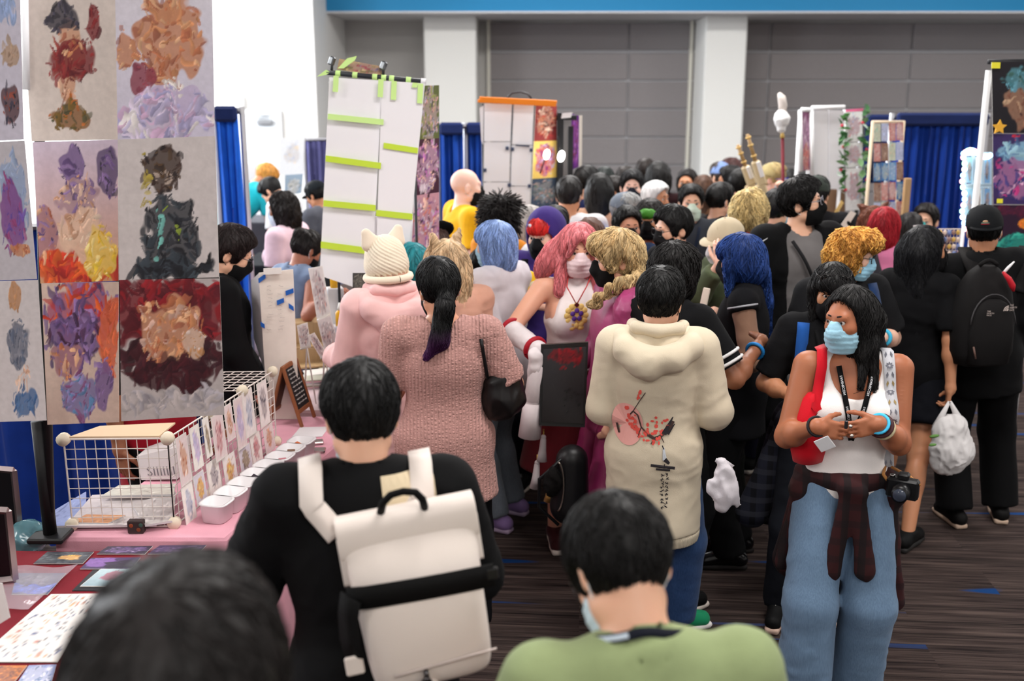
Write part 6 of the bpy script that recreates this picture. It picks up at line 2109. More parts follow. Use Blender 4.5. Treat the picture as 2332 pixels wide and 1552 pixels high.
# --- 6 woman in the pink cable-knit sweater
p = p6 = Person('woman in dusty pink cable-knit sweater, black ponytail with purple tips, seen from behind', 993, 588, 4.2, -4, (206, 152, 122), 0, sex='f', bw=1.1, bd=1.1, head=(-16, 4, -4), arms={'R': ((.42, -.02, -1), (.05, 1, .25)), 'L': ((.16, .12, -1), (-.15, 1, .1))}, hs=.97)
p.mask((22, 20, 22), False)
PT = lambda P: [rc(P.Hp(.0, -.10, -.02), P.Hp(-.02, -.135, -.06), .034, .034, .02), rc(P.Hp(-.02, -.135, -.06), P.Hp(-.055, -.13, -.19), .036, .038, .02), rc(P.Hp(-.055, -.13, -.19), P.Hp(-.115, -.115, -.255), .034, .012, .02)]
p.hair((16, 14, 17), 'short', t=.013, n=1300, sl=.085, extra=(PT,), ears=False, tip=(74, 26, 78), tz=1.43, lift=.0015)
ring(p, 'hair_tie', p.P.Hp(-.012, -.125, -.045), p.P.Hp(-.02, -.135, -.06) - p.P.Hp(0, -.1, -.02), .033, .006, M('cloth', (20, 18, 20)))
p.top((206, 156, 148), 'sweater', t=.018, sleeve=.44, hem=.70, fold=.005, kind='cable', ws=22.0, neck=.074, hemflare=.03, flare=.012, sleeve_t=.022)
p.pants((20, 20, 28), flare=.03, t=.014).shoes()
# --- 7 person in the cat-eared knit hat
p = p7 = Person('person in cream knit hat with cat ears and pale pink hooded jacket, back turned', 872, 545, 4.85, -24, 'fair', 0, sex='f', bw=.98, bd=1.0, head=(-8, 6, -3), arms={'R': ((.2, .2, -1), (0, 1, .1)), 'L': ((.16, .2, -1), (0, 1, -.1))}, hs=.97)
p.mask((196, 206, 214))
p.hair((206, 160, 140), 'bob', t=.006, L=.11, n=300, sl=.05)
p.top((240, 192, 190), 'hooded_jacket', t=.032, sleeve=.97, hem=.60, fold=.013, hemflare=.03, dark=.86)
hood_down(p, M('cloth', (240, 192, 190), .9, dark=.86), .06)
P = p.P
E = lambda c, r, k=.02, op='u': ell(P.Hp(*c), [v * P.hs for v in r], k, P.Rh, op)
pr = [E((0, -.015, .045), (.098, .115, .112)), E((0, -.015, .0), (.102, .118, .07), .03), cut(P.Rh @ A3(0, .15, -1), P.Hp(0, -.02, -.052))]
V, Q = sdf(pr, .0055)
# diagonal ribs of the knit
loc = (V - P.HC) @ P.Rh / P.hs
th = np.arctan2(loc[:, 0], -loc[:, 1])
V = V + vnormals(V, Q) * (.0032 * np.sin(loc[:, 2] * 330 + th * 26))[:, None]
hat = p.child('knit_hat', V, Q, M('felt', (240, 226, 204), dark=.95))
pr = [rc(P.Hp(-.1, -.02, -.05), P.Hp(-.1, -.02, -.05), .001, .001)]
pts = [P.Hp(.103 * math.sin(a), -.018 - .118 * math.cos(a), -.048 - .008 * math.cos(a)) for a in np.linspace(0, 6.2832, 33)]
mb = MB()
mb.tube(pts, .019 * P.hs, 8, False)
link('hat_cuff', fast_mesh('hat_cuff', mb.v, mb.f, True), M('felt', (240, 226, 204), dark=.95), hat)
for g in (-1, 1):
    V, Q = sdf([rc(P.Hp(g * .066, -.01, .13), P.Hp(g * .086, -.012, .178), .034 * P.hs, .012 * P.hs, .02, (1, 1.5, 1)), rc(P.Hp(g * .05, -.01, .13), P.Hp(g * .084, -.012, .175), .03 * P.hs, .012 * P.hs, .02, (1, 1.5, 1)), rc(P.Hp(g * .088, -.01, .115), P.Hp(g * .088, -.012, .17), .026 * P.hs, .012 * P.hs, .02, (1, 1.5, 1))], .006)
    link('cat_ear', fast_mesh('cat_ear', V, Q), M('felt', (236, 220, 200), dark=.95), hat)
# --- 8 person in the pale blue bob wig
p = p8 = Person('person in pale blue bob wig and light grey long-sleeved top, lavender sneakers', 1126, 505, 5.5, -52, 'pale', 1, 'L', sex='f', bw=1.02, head=(-6, 4, 0), arms={'R': ((.10, .16, -1), (-.3, 1, .1)), 'L': ('at', at(1078, 672, 5.42), (0, -.2, -1), (A3(-.1, -.2, 1), A3(-1, 0, 0), .5, .7))}, feet=((-.12, -.06, -10), (.13, .02, -12)), hs=.95)
p.mask((170, 206, 226))
p.hair((140, 166, 222), 'bob', t=.020, L=.125, n=1600, sl=.12, r=.0012, bangs=1.0, lift=.002)
p.top((212, 206, 212), 'long_sleeved_top', t=.024, sleeve=.97, hem=.80, fold=.012, hemflare=.02, collar=.6)
p.pants((84, 90, 98), 'jeans', t=.014, flare=.018, kind='denim').shoes((134, 108, 158), (170, 150, 176), (206, 198, 214))
# --- 9 person in the pink wig with floppy ears
p = p9 = Person('person in pink wig with floppy ears and white halter top with gold flower brooch', 1318, 512, 5.2, 168, (224, 172, 146), 1, 'R', sex='f', bust=.9, bw=1.12, bd=1.15, head=(8, 2, 0), arms={'R': ('at', at(1226, 800, 4.85), (1, -.5, -.5), (A3(.25, -.1, -1), A3(.8, .6, 0), .45, .5)), 'L': ((.3, .2, -1), (.1, .8, -.4))}, hs=1.0)
p.eyes((0, 0), (120, 60, 60)).mask((238, 214, 218), True, (226, 190, 196))
FE = lambda P: [ell(P.Hp(.155, -.0, -.045), (.052, .04, .098), .02, P.Rh @ rot(0, 0, -.5)), ell(P.Hp(-.16, -.0, .0), (.045, .04, .09), .02, P.Rh @ rot(0, 0, .6)), rc(P.Hp(.08, -.01, .06), P.Hp(.13, -.02, .02), .03, .035), rc(P.Hp(-.08, -.01, .06), P.Hp(-.14, -.02, .04), .03, .035),
    rc(P.Hp(.085, .02, -.05), P.Hp(.10, .06, -.19), .034, .026, .02), rc(P.Hp(-.085, .02, -.05), P.Hp(-.10, .06, -.19), .034, .026, .02), rc(P.Hp(.02, .085, .09), P.Hp(.062, .085, .0), .022, .01), rc(P.Hp(-.02, .085, .09), P.Hp(-.062, .085, .0), .022, .01)]
p.hair((232, 132, 138), 'long', t=.024, L=.24, n=1700, sl=.10, r=.0013, extra=(FE,), lift=.003, light=1.25)
p.top((236, 226, 226), 'halter_top', t=.012, sleeve=0, hem=.96, fold=.004, tank=False, neck=.058, collar=1.2, dark=.95)
P, q = p.P, p.P.k
# the bare shoulders of the halter: the top is cut to a tall wedge
def halter():
    pr = P.torso(.012)
    pr.append(cut(A3(0, 0, -1), P.T(0, 0, .97)))
    for g in (-1, 1):
        pr.append(cut(A3(g * 1, 0, .50), P.T(g * .085, 0, 1.42)))
    pr.append(rc(P.NB, P.NB + (P.HC - P.NB) * .36, .07 * q, .066 * q, .01))
    return sdf(pr, .010)
bpy.data.objects.remove(p.o.children[-1])
V, Q = halter()
V = folds(V, Q, .004, 7)
p.child('halter_top', V, Q, M('cloth', (236, 226, 226), .8, dark=.95))
p.bvh = BVHTree.FromPolygons(V.tolist(), Q.tolist())
pr = P.torso(.007) + [cut(A3(0, 0, -1), P.T(0, 0, .97)), cut(A3(0, 0, 1), P.T(0, 0, 1.22))]
V, Q = sdf(pr, .011)
p.child('bodice', V, Q, M('cloth', (52, 30, 40), .8))
ring(p, 'neck_ribbon', P.NB + (P.HC - P.NB) * .40, P.HC - P.NB, .063, .011, M('plain', (150, 20, 34), .6), flat=.5)
gold, vio = M('plain', (240, 206, 122), .4), M('plain', (96, 60, 150), .35)
bc = p.inv(at(1306, 712, 5.1))
hb = p.hit((bc[0], 1, bc[2]), A3(0, -1, 0))
bc = (hb[0] if hb else bc) + A3(0, .012, 0)
br_ = MB()
for i in range(12):
    a_ = 6.2832 * i / 12
    br_.ball(bc + A3(math.cos(a_) * .047, 0, math.sin(a_) * .05 - .004), (.016, .006, .016), 8, 6)
br_.ball(bc + A3(0, -.002, 0), (.05, .006, .052), 16, 6)
for sx in (-1, 1):
    br_.ball(bc + A3(sx * .022, 0, -.066), (.018, .005, .013), 8, 5)
bo = br_.build('gold_brooch', gold, p.o, True)
bm = MB()
for i in range(5):
    a_ = 6.2832 * i / 5 + 1.57
    bm.ball(bc + A3(math.cos(a_) * .022, .008, math.sin(a_) * .022), (.013, .004, .013), 8, 5)
bm.build('violet_petals', vio, bo, True)
MB().box(bc + A3(0, .004, .05), (.02, .006, .02), rot(0, 0, .78), .002).build('brooch_stone', M('plain', (80, 20, 24), .3), bo)
for g in (-1, 1):
    mb = MB()
    mb.tube([bc + A3(0, 0, .05), bc + A3(g * .05, .0, .14), P.NB + A3(g * .06, .05, .03)], .003, 5)
    mb.build('brooch_cord', M('plain', (190, 60, 60), .6), p.o, True)
sh, el, wr, _ = P.arm['R']
V, Q = sdf([rc(el + (wr - el) * .05, wr, .056, .045, .02)], .008)
V = folds(V, Q, .004, 3, (20, 20, 20))
p.child('arm_cuff', V, Q, M('cloth', (236, 226, 228), .8))
ring(p, 'cuff_ribbon', el + (wr - el) * .02, wr - el, .056, .012, M('plain', (170, 22, 40), .6))
ring(p, 'cuff_ribbon', wr - (wr - el) * .12, wr - el, .05, .014, M('plain', (170, 22, 40), .6))
p.skirt((96, 22, 30), hem=.45, flare=.10).shoes((70, 30, 34))
# --- 10 person with the blond braid
p = p10 = Person('person with blond braided wig, black face mask and shiny magenta suit', 1404, 528, 4.78, -104, (222, 172, 146), 1, sex='f', bw=1.0, head=(6, 4, 0), arms={'R': ((.2, .1, -1), (-.1, .8, -.5)), 'L': ((.24, .0, -1), (-.1, .4, -1))}, hs=.98)
p.mask((26, 24, 26), False, (30, 26, 28)).eyes()
def braid(P):
    pts = [P.Hp(-.05, -.10, -.05), P.Hp(-.10, -.075, -.078), P.Hp(-.135, -.01, -.082), P.Hp(-.13, .06, -.10), P.Hp(-.105, .13, -.16)]
    out = []
    n = 13
    for i in range(n):
        f = i / (n - 1) * (len(pts) - 1)
        k = min(int(f), len(pts) - 2)
        c_ = pts[k] + (pts[k + 1] - pts[k]) * (f - k)
        t_ = unit(pts[k + 1] - pts[k])
        s_ = unit(np.cross(t_, (1, 0.2, 0)))
        out.append(rc(c_ + s_ * .014 * (-1) ** i, c_ + t_ * .028 - s_ * .008 * (-1) ** i, .025 - .0006 * i, .017 - .0006 * i, .004))
    return out
PUFF = lambda P: [ell(P.Hp(0, .07, .085), (.07, .055, .05), .02, P.Rh), rc(P.Hp(-.05, .07, .06), P.Hp(-.085, .04, -.02), .028, .014), rc(P.Hp(.05, .07, .06), P.Hp(.085, .04, -.02), .028, .014), ell(P.Hp(0, -.06, -.01), (.082, .07, .09), .03, P.Rh)]
p.hair((212, 182, 134), 'short', t=.024, n=1800, sl=.075, r=.0018, extra=(braid, PUFF), lift=.008, curl=.28, ears=True, light=1.3, noise=.006)
p.top((172, 66, 118), 'satin_jacket', t=.022, sleeve=.97, hem=.78, kind='satin', fold=.009, collar=1.0, flare=.004, sc_=0)
for sd in 'L':
    sh, el, wr, _ = p.P.arm[sd]
    V, Q = sdf([ell(sh + (el - sh) * .12 + A3(0, 0, .012), (.085, .085, .085), .02), rc(sh, sh + (el - sh) * .5, .07, .066, .03)], .010)
    V = folds(V, Q, .008, 17, (18, 18, 18))
    p.child('puffed_shoulder', V, Q, M('satin', (172, 66, 118)))
p.pants((150, 46, 96), kind='satin', flare=.04, t=.02).shoes((150, 60, 100))
# --- 11 person with wavy black hair, striped sleeves
p = p11 = Person('person with wavy black hair in black T-shirt with white stripes round the sleeve', 1546, 556, 4.5, 48, 'brown', 1, bw=1.0, head=(8, 8, 0), arms={'R': ((.62, .25, -1), (-.25, 1, .35)), 'L': ((.2, .2, -1), (0, 1, .3))}, hs=.97)
p.mask((24, 22, 24), False)
p.hair((26, 20, 20), 'mop', t=.024, n=1500, sl=.08, r=.0016, curl=.3, lift=.006, noise=.007, front=1.1)
p.top((20, 20, 24), 't_shirt', t=.02, sleeve=.44, hem=.78, fold=.005, flare=.012, neck=.07)
sh, el, wr, _ = p.P.arm['R']
for f in (.62, .74):
    ring(p, 'sleeve_stripe', sh + (el - sh) * f, el - sh, .078, .007, M('cloth', (232, 230, 230), .8), 22, 1.0)
ring(p, 'wristband', wr - (wr - el) * .06, wr - el, .037, .008, M('plain', (30, 120, 190), .5))
p.pants((22, 22, 26), flare=.02).shoes()
# --- 12 person in the dark blue wig
p = p12 = Person('person in dark blue wig with long tail, black vest, sheer brown sleeves and shiny boots', 1686, 535, 5.0, -74, (198, 150, 124), 1, sex='f', bw=.95, bd=1.0, head=(4, 6, 0), arms={'R': ((.2, .2, -1), (0, 1, .1)), 'L': ((.20, -.22, -1), (-.1, 1, -.1))}, feet=((-.11, .02, -14), (.10, .0, -24)), hs=.95)
BT = lambda P: [rc(P.Hp(.05, -.10, -.06), P.Hp(.08, -.105, -.22), .036, .034, .02), rc(P.Hp(.08, -.105, -.22), P.Hp(.105, -.11, -.44), .034, .014, .02), rc(P.Hp(-.07, .04, .0), P.Hp(-.085, .05, -.15), .03, .014)]
p.hair((34, 64, 128), 'mop', t=.020, n=1900, sl=.10, r=.0016, extra=(BT,), lift=.006, bangs=.8, light=1.4)
p.mask((26, 24, 28), False)
p.top((22, 22, 28), 'black_vest', t=.02, sleeve=.06, hem=.72, fold=.004, collar=1.3, neck=.06, hemflare=.02)
sh, el, wr, _ = p.P.arm['L']
for sd in 'RL':
    V, Q = sdf(p.P.arm_prims(sd, .010, .97, .004), .010)
    V = folds(V, Q, .003, 5)
    p.child('sheer_sleeve', V, Q, M('cloth', (148, 112, 92), .7, dark=.85))
ring(p, 'armhole_piping', sh + (el - sh) * .05, el - sh, .068, .006, M('plain', (170, 170, 176), .5))
o, _ = p.ribbon('silver_piping', [(.02 + .10 * f, (1.46 - .10 * f) * p.P.k) for f in np.linspace(0, 1, 7)], .008, M('plain', (150, 160, 176), .5), False)
p.pants((16, 16, 20), flare=.03, t=.016).shoes((14, 13, 15), (30, 26, 26), None, .16, .16)
for sg in (-1, 1):
    _, kn, an, fw = p.P.leg[sg]
    for i in range(5):
        MB().ball(an + fw * (.05 + .006 * (i == 0)) + A3(0, 0, .0 + i * .026), .006, 6, 5).build('boot_eyelet', M('metal', (214, 180, 120), .3), p.o, True)
# --- 13 person with sunglasses on the head
p = p13 = Person('person with black bangs, sunglasses on the head, black mask and black T-shirt, facing front', 1900, 600, 4.4, 190, 'tan', 1, sex='f', bw=.98, head=(4, 6, 0), arms={'R': ((.42, .05, -1), (-.65, 1, -.05)), 'L': ((.3, .1, -1), (-.4, 1, -.1))}, feet=((-.1, 0, -5), (.16, .12, 12)), hs=.96)
p.eyes((-.2, 0)).mask((22, 21, 23), False)
p.hair((20, 17, 20), 'long', t=.014, L=.24, side=.22, n=1300, sl=.09, bangs=1.0)
p.glasses((36, 32, 32), True, True)
p.top((26, 26, 30), 't_shirt', t=.02, sleeve=.47, hem=.78, fold=.005, flare=.012)
lan = neck_lanyard(p, .017, drop=.30)
for g in (-1, 1):
    p.ribbon('backpack_strap', [(g * (.115 + .01 * f), (1.46 - .24 * f) * p.P.k) for f in np.linspace(0, 1, 8)], .05, M('cloth', (30, 84, 160), .8), True, .006, .006)
p.stick('shirt_lettering', [(stroke(-.07 + .03 * i, .0 + .008 * (i % 2), -.045 + .03 * i, .02 - .006 * (i % 3), .006), 0) for i in range(5)], [M('plain', (170, 170, 166), .8)], (.0, 1.21 * p.P.k), False, .006)
p.pants((40, 44, 56), flare=.02)
pl = M('plaid', (34, 36, 50), c2=(20, 20, 28), c3=(64, 66, 76))
V, Q = sdf([ell(p.P.T(0, 0, .98), (.185, .14, .06), .02), rc(p.P.T(.14, -.02, .96), p.P.T(.30, .0, .50), .06, .075, .03, (1, 1.7, 1)), rc(p.P.T(.12, -.1, .96), p.P.T(.20, -.13, .52), .09, .12, .03, (1, 1.7, 1))], .011)
V = folds(V, Q, .008, 4, (12, 12, 5))
p.child('plaid_shirt', V, Q, pl)
p.shoes((22, 22, 24), (206, 176, 160), (214, 208, 204))
# --- 14 person with curly orange hair
p = p14 = Person('person with curly orange hair, glasses and pale blue mask in dark T-shirt', 1950, 524, 5.05, 162, 'fair', 1, bw=1.06, bd=1.1, head=(-46, 8, 0), arms={'R': ((.3, .2, -1), (-.2, 1, .1)), 'L': ((.46, .06, -1), (-.8, .7, .22))}, hs=.94)
p.eyes().mask((150, 200, 224), True).glasses((26, 20, 20))
p.hair((242, 164, 82), 'mop', t=.022, n=2400, sl=.05, r=.0017, curl=.9, lift=.012, noise=.012, extra=(lambda P: [ell(P.Hp(0, .06, .09), (.075, .06, .05), .02, P.Rh)],))
p.top((38, 38, 42), 't_shirt', t=.022, sleeve=.46, hem=.72, fold=.005, flare=.014)
p.ribbon('backpack_strap', [(-.12 - .02 * f, (1.46 - .28 * f) * p.P.k) for f in np.linspace(0, 1, 8)], .05, M('cloth', (28, 52, 92), .8), True, .006, .006)
p.ribbon('lanyard', [(-.05 + .03 * f, (1.44 - .22 * f) * p.P.k) for f in np.linspace(0, 1, 8)], .016, M('cloth', (18, 18, 22), .8), True, .006)
sh, el, wr, _ = p.P.arm['L']
ring(p, 'wristband', wr - (wr - el) * .08, wr - el, .038, .010, M('plain', (60, 180, 220), .5))
p.pants((24, 24, 30), flare=.03).shoes()
# --- 15 man with the black backpack
p = p15 = Person('man in black with a dark cap worn backwards, carrying the black backpack', 2243, 470, 5.5, 4, 'tan', 1, side=-7, bw=.95, bd=1.1, head=(14, 0, 0), arms={'R': ((.22, .05, -1), (.1, .4, -1)), 'L': ((.16, .05, -1), (-.05, .4, -1))}, hs=.97, feet=((-.08, -.02, -12), (.19, .06, 10)))
p.hair((18, 16, 18), t=.012, n=500)
p.mask((24, 24, 26), False)
p.top((19, 19, 22), 'hooded_jacket', t=.032, sleeve=.97, hem=.74, fold=.006, collar=1.4)
p.pants((17, 17, 20), flare=.04, t=.02).shoes((24, 22, 22), (196, 170, 150))
# --- 16 woman with long black hair and the white bag
p = p16 = Person('woman with long straight black hair in black, bare legs, carrying the white plastic bag', 2104, 515, 5.42, 40, 'tan', 1, 'R', sex='f', bw=1.0, head=(42, -4, 0), arms={'R': ('at', at(2165, 902, 5.18), (.5, -.8, -.4), (A3(0, .1, -1), A3(-1, 0.3, 0), .75, .9)), 'L': ((.25, .1, -1), (0, .8, -.5))}, feet=((-.14, .12, -5), (.16, -.26, 4)), hs=1.0)
p.mask((22, 21, 24), False)
p.hair((22, 22, 30), 'long', t=.016, L=.46, side=.0, n=2000, sl=.16, r=.0012, lift=.001, extra=(lambda P: [rc(P.Hp(.05, -.06, .0), P.Hp(.07, -.07, -.44), .06, .035, .03), rc(P.Hp(-.05, -.06, .0), P.Hp(-.05, -.1, -.44), .06, .04, .03)],))
p.top((22, 22, 26), 't_shirt', t=.02, sleeve=.45, hem=.72, fold=.005, flare=.01)
p.pants((20, 22, 34), 'shorts', frac=.30, flare=.03, t=.02).shoes((20, 20, 22), (36, 34, 34))
# --- 17 tall man in the striped track jacket
def sleeve_stripes(p, sd, n=3, f1=.95):
    P = p.P
    sh, el, wr, _ = P.arm[sd]
    g = 1 if sd == 'R' else -1
    for i in range(n):
        off = (i - (n - 1) / 2) * .024
        pts = []
        for f in np.linspace(-.25, 1, 10):
            c_ = sh + (el - sh) * max(f, 0) + (A3(-g * .16, 0, .055) * -min(f, 0) / .25 * .35)
            ax = unit(el - sh)
            o_ = unit(A3(g * .7, .6, .3) - ax * (A3(g * .7, .6, .3) @ ax))
            s_ = np.cross(ax, o_)
            rr = (.054 + (.041 - .054) * max(f, 0)) * P.k * P.bw ** .7 + .037
            pts.append(c_ + o_ * math.sqrt(max(rr * rr - off * off, 0)) + s_ * off)
        for f in np.linspace(.12, f1, 6):
            c_ = el + (wr - el) * f
            ax = unit(wr - el)
            o_ = unit(A3(g * .7, .6, .3) - ax * (A3(g * .7, .6, .3) @ ax))
            s_ = np.cross(ax, o_)
            rr = .041 * P.k * P.bw ** .7 + .038 - .01 * f
            pts.append(c_ + o_ * math.sqrt(max(rr * rr - off * off, 0)) + s_ * off)
        p.strip3('sleeve_stripe', pts, .011, M('cloth', (232, 232, 234), .8), lambda q: A3(g, .0, .3), .003)
p = p17 = Person('tall man with glasses and black mask in black track jacket with white sleeve stripes', 1815, 408, 5.95, 164, 'light', 1, bw=1.08, head=(-52, -10, 4), arms={'R': ((.20, .02, -1), (.0, .25, -1)), 'L': ((.22, .02, -1), (.0, .3, -1))}, hs=1.0)
p.eyes().mask((18, 18, 20), False).glasses((150, 150, 160))
p.hair((24, 19, 20), 'short', t=.022, n=1300, sl=.075, r=.0017, lift=.006, noise=.006, curl=.2, face_cut=True, front=1.08)
p.top((118, 114, 114), 'grey_shirt', t=.016, sleeve=.35, hem=.66, fold=.008, neck=.072, hemflare=.02)
sb = p.bvh
p.top((22, 22, 25), 'track_jacket', t=.032, sleeve=.97, hem=.74, fold=.006, opening=.115, neck=.082, keep=False)
p.ribbon('sling_strap', [(.10 - .24 * f, (1.42 - .42 * f) * p.P.k) for f in np.linspace(0, 1, 12)], .018, M('cloth', (52, 52, 56), .7), True, .010, .006)
sleeve_stripes(p, 'R')
sleeve_stripes(p, 'L')
p.pants((26, 26, 30), flare=.02).shoes()
# --- 18 person in the beige cap
p = p18 = Person('person in beige cap and white mask with a pin-covered vest, hand at the brim', 1650, 500, 5.65, 222, 'fair', 1, 'R', sex='f', bw=.95, head=(22, 12, -6), arms={'R': ('at', at(1640, 600, 5.42), (.6, .0, -1), (A3(-.1, 0, 1), A3(.3, .9, 0), .5, .5)), 'L': ((.2, .2, -1), (-.3, 1, .4))}, hs=.97)
p.mask((232, 230, 232), False)
p.hair((60, 48, 44), 'bob', t=.012, L=.10, n=500)
p.top((86, 96, 70), 'vest', t=.024, sleeve=.9, hem=.7, fold=.005)
rg = random.Random(8)
pins = []
for i in range(34):
    x, z = rg.uniform(-.16, .14), rg.uniform(-.2, .06)
    pins.append((circ(x, z, rg.uniform(.011, .022), rg.uniform(.009, .02), 7), i % 6))
p.stick('enamel_pins', pins, [M('plain', c_, .4) for c_ in ((206, 180, 130), (90, 140, 190), (214, 120, 80), (220, 214, 200), (70, 90, 110), (200, 70, 70))], (0, 1.22 * p.P.k), False, .007)
p.pants((40, 44, 40)).shoes()
# --- 19 person in the spiky blond wig
p = p19 = Person('person in spiky blond wig with red collar and violet top, seen from behind', 1712, 436, 6.35, 35, 'fair', 1, bw=.92, head=(10, 4, 0), hs=1.0)
p.mask((140, 190, 216))
p.hair((236, 206, 148), 'mop', t=.022, n=2200, sl=.06, r=.0026, lift=.012, curl=.35, noise=.008, light=1.25)
p.top((72, 66, 160), 'violet_top', t=.022, sleeve=.97, hem=.8, fold=.006)
ring(p, 'red_collar', p.P.NB + A3(0, 0, .015), p.P.HC - p.P.NB, .078, .024, M('cloth', (206, 36, 40), .7), 22)
p.pants((40, 40, 60)).shoes()
# --- 20 man with glasses and black mask, in profile
p = p20 = Person('man with short black hair, thin glasses and black mask in profile, dark shirt', 1532, 470, 5.95, -118, 'light', 1, bw=1.0, head=(4, 6, 0), hs=1.0)
p.eyes().mask((40, 38, 40), True, (40, 36, 36)).glasses((40, 34, 34))
p.hair((17, 16, 18), 'short', t=.02, n=1000, sl=.045, front=1.05)
p.top((40, 38, 44), 'shirt', t=.016, sleeve=.4, hem=.8)
p.pants((30, 30, 36)).shoes()
# ================================================================ the crowd further back
def cap(p, col, label=None, back=False, t=.016, brim=True, badge=None, kind='cloth'):
    P = p.P
    g = -1 if back else 1
    E = lambda c, r, k=.02, op='u': ell(P.Hp(*c), [v * P.hs for v in r], k, P.Rh, op)
    pr = [E((0, -.013, .04), (.078 + t, .098 + t, .088 + t)), cut(P.Rh @ A3(0, -.10 * g, -1), P.Hp(0, 0, .028))]
    V, Q = sdf(pr, (.006, .007, .010, .014)[p.lod])
    o = p.child('cap', V, Q, M(kind, col, .85))
    if brim:
        rings = []
        for i in range(9):
            a = math.pi * i / 8
            x, y = .078 * math.cos(a), .085 + .075 * math.sin(a)
            rings.append((x, y))
        top = [P.Hp(x, g * y - .005, .040 - .35 * x * x * 10 * .12 - .16 * (y - .085)) for x, y in rings]
        bot = [q - P.Rh @ A3(0, 0, .006) for q in top]
        mb = MB()
        n = len(top)
        mb.add(top + bot, [tuple(range(n)), tuple(range(n, 2 * n))[::-1]] + [(i, i + n, (i + 1) % n + n, (i + 1) % n) for i in range(n)])
        link('cap_brim', fast_mesh('cap_brim', mb.v, mb.f), M(kind, col, .85), o)
    mb = MB()
    mb.ball(P.Hp(0, -.013, .04 + .088 + t), .007 * P.hs, 8, 5)
    link('cap_button', fast_mesh('cap_button', mb.v, mb.f, True), M(kind, col, .85), o)
    return o
cap(p15, (34, 36, 40), back=True)
P = p15.P
for col, rx, rz, dz in (((176, 140, 110), .013, .007, .010), ((96, 128, 112), .022, .003, .002), ((150, 40, 50), .022, .0035, -.004)):
    MB().ball(P.Hp(-.006, -.1235, .058 + dz), (rx, .006, rz), 10, 6, 0, P.Rh).build('cap_patch', M('plain', col, .7), p15.o, True)
cap(p18, (206, 190, 162))
SKINS = ['light', 'tan', 'olive', 'fair', 'brown', 'light', 'olive']
def crowd(label, px, py, D, face, top=(30, 30, 34), hair=(20, 17, 18), skin='light', style='short', mask=(24, 24, 26), lod=2, sleeve=.38, hk=None, tk=None, pants=(30, 32, 40), eyes=None, **kw):
    p = Person(label, px, py, D, face, skin, lod, **kw)
    if eyes is None:
        eyes = 95 < (face + (kw.get('head') or (0,))[0]) % 360 < 265
    if eyes:
        p.eyes()
    if mask:
        p.mask(mask)
    if hair:
        p.hair(hair, style, **(hk or {}))
    p.top(top, t=.018, sleeve=sleeve, hem=.78, **(tk or {}))
    p.pants(pants, flare=.02).shoes()
    return p
c21 = crowd('man facing front in pale green mask, dark grey T-shirt and lanyard', 1575, 420, 7.5, 184, (58, 62, 70), mask=(206, 222, 206), lod=1, hs=1.02, bw=1.05)
neck_lanyard(c21, .02, (30, 40, 60), .3)
c22 = crowd('older man in grey baseball cap and bright blue shirt behind the pink wig', 1428, 440, 7.15, 150, (26, 118, 214), (150, 150, 150), 'fair', mask=None, lod=1, head=(-40, 4, 0), bw=1.15)
cap(c22, (112, 120, 132))
c23 = crowd('man with swept black hair and black mask between the blue shirt and green hair', 1428, 470, 6.55, 168, (40, 60, 96), mask=(40, 40, 44), lod=1, skin=(206, 150, 122), hs=1.02, hk=dict(t=.014))
c24 = crowd('person with green fringe and black mask in an orange top', 1482, 456, 6.75, 200, (232, 120, 30), (40, 30, 28), 'tan', 'mop', mask=(26, 24, 26), lod=1, hk=dict(t=.024, n=700))
V, Q = sdf([ell(c24.P.Hp(0, .085, .055), (.062, .03, .034), .02, c24.P.Rh)], .006)
c24.child('green_fringe', folds(V, Q, .006, 3, (60, 60, 10)), Q, M('hair', (96, 186, 60)))
# person in the purple hood
c25 = Person('person in purple hood over red hair, black mask, holding the yellow bag', 1238, 482, 5.95, 196, 'fair', 1, 'R', bw=1.05, head=(14, 8, 0), arms={'R': ('at', at(1222, 690, 5.7), (.8, -.3, -.6), (A3(-.6, -.3, .4), A3(.3, .9, 0), .5, .5)), 'L': ((.2, .2, -1), (-.4, 1, .3))}, hs=1.05)
c25.eyes().mask((28, 26, 30), False)
c25.hair((206, 40, 34), 'bob', t=.008, L=.09, bangs=1.0, n=500)
c25.top((66, 48, 122), 'hoodie', t=.028, sleeve=.97, hem=.72, fold=.007, collar=1.0)
P = c25.P
pr = [ell(P.Hp(0, -.03, .03), [v * P.hs for v in (.112, .122, .13)], .03, P.Rh), rc(P.Hp(0, -.03, -.06), P.NB, .10, .10, .05), ell(P.Hp(0, .145, -.02), [v * P.hs for v in (.083, .125, .112)], .015, P.Rh, 's'), ell(P.Hp(0, .04, -.02), [v * P.hs for v in (.079, .10, .10)], .01, P.Rh, 's')]
V, Q = sdf(pr, .008)
c25.child('hood', folds(V, Q, .004, 6, (14, 14, 9)), Q, M('cloth', (66, 48, 122), .85))
MB().ball(P.Hp(.03, .083, .075), (.03, .012, .022), 8, 6, 0, P.Rh).build('headband', M('plain', (30, 44, 110), .6), c25.o, True)
MB().ball(P.Hp(.03, .096, .08), (.012, .005, .012), 8, 6, 0, P.Rh).build('band_emblem', M('plain', (226, 226, 232), .6), c25.o, True)
for g in (-1, 1):
    c25.ribbon('shoulder_strap', [(g * .11, (1.46 - .26 * f) * P.k) for f in np.linspace(0, 1, 7)], .04, M('cloth', (26, 26, 32), .8), True, .008, .006)
c25.pants((30, 30, 44)).shoes()
c26 = crowd('bald bearded man in bright yellow T-shirt and black mask, in profile', 1058, 380, 7.5, 72, (240, 178, 24), None, 'pale', mask=(24, 24, 26), lod=1, bw=1.3, bd=1.25, tk=dict(flare=.02), eyes=True, hs=1.05)
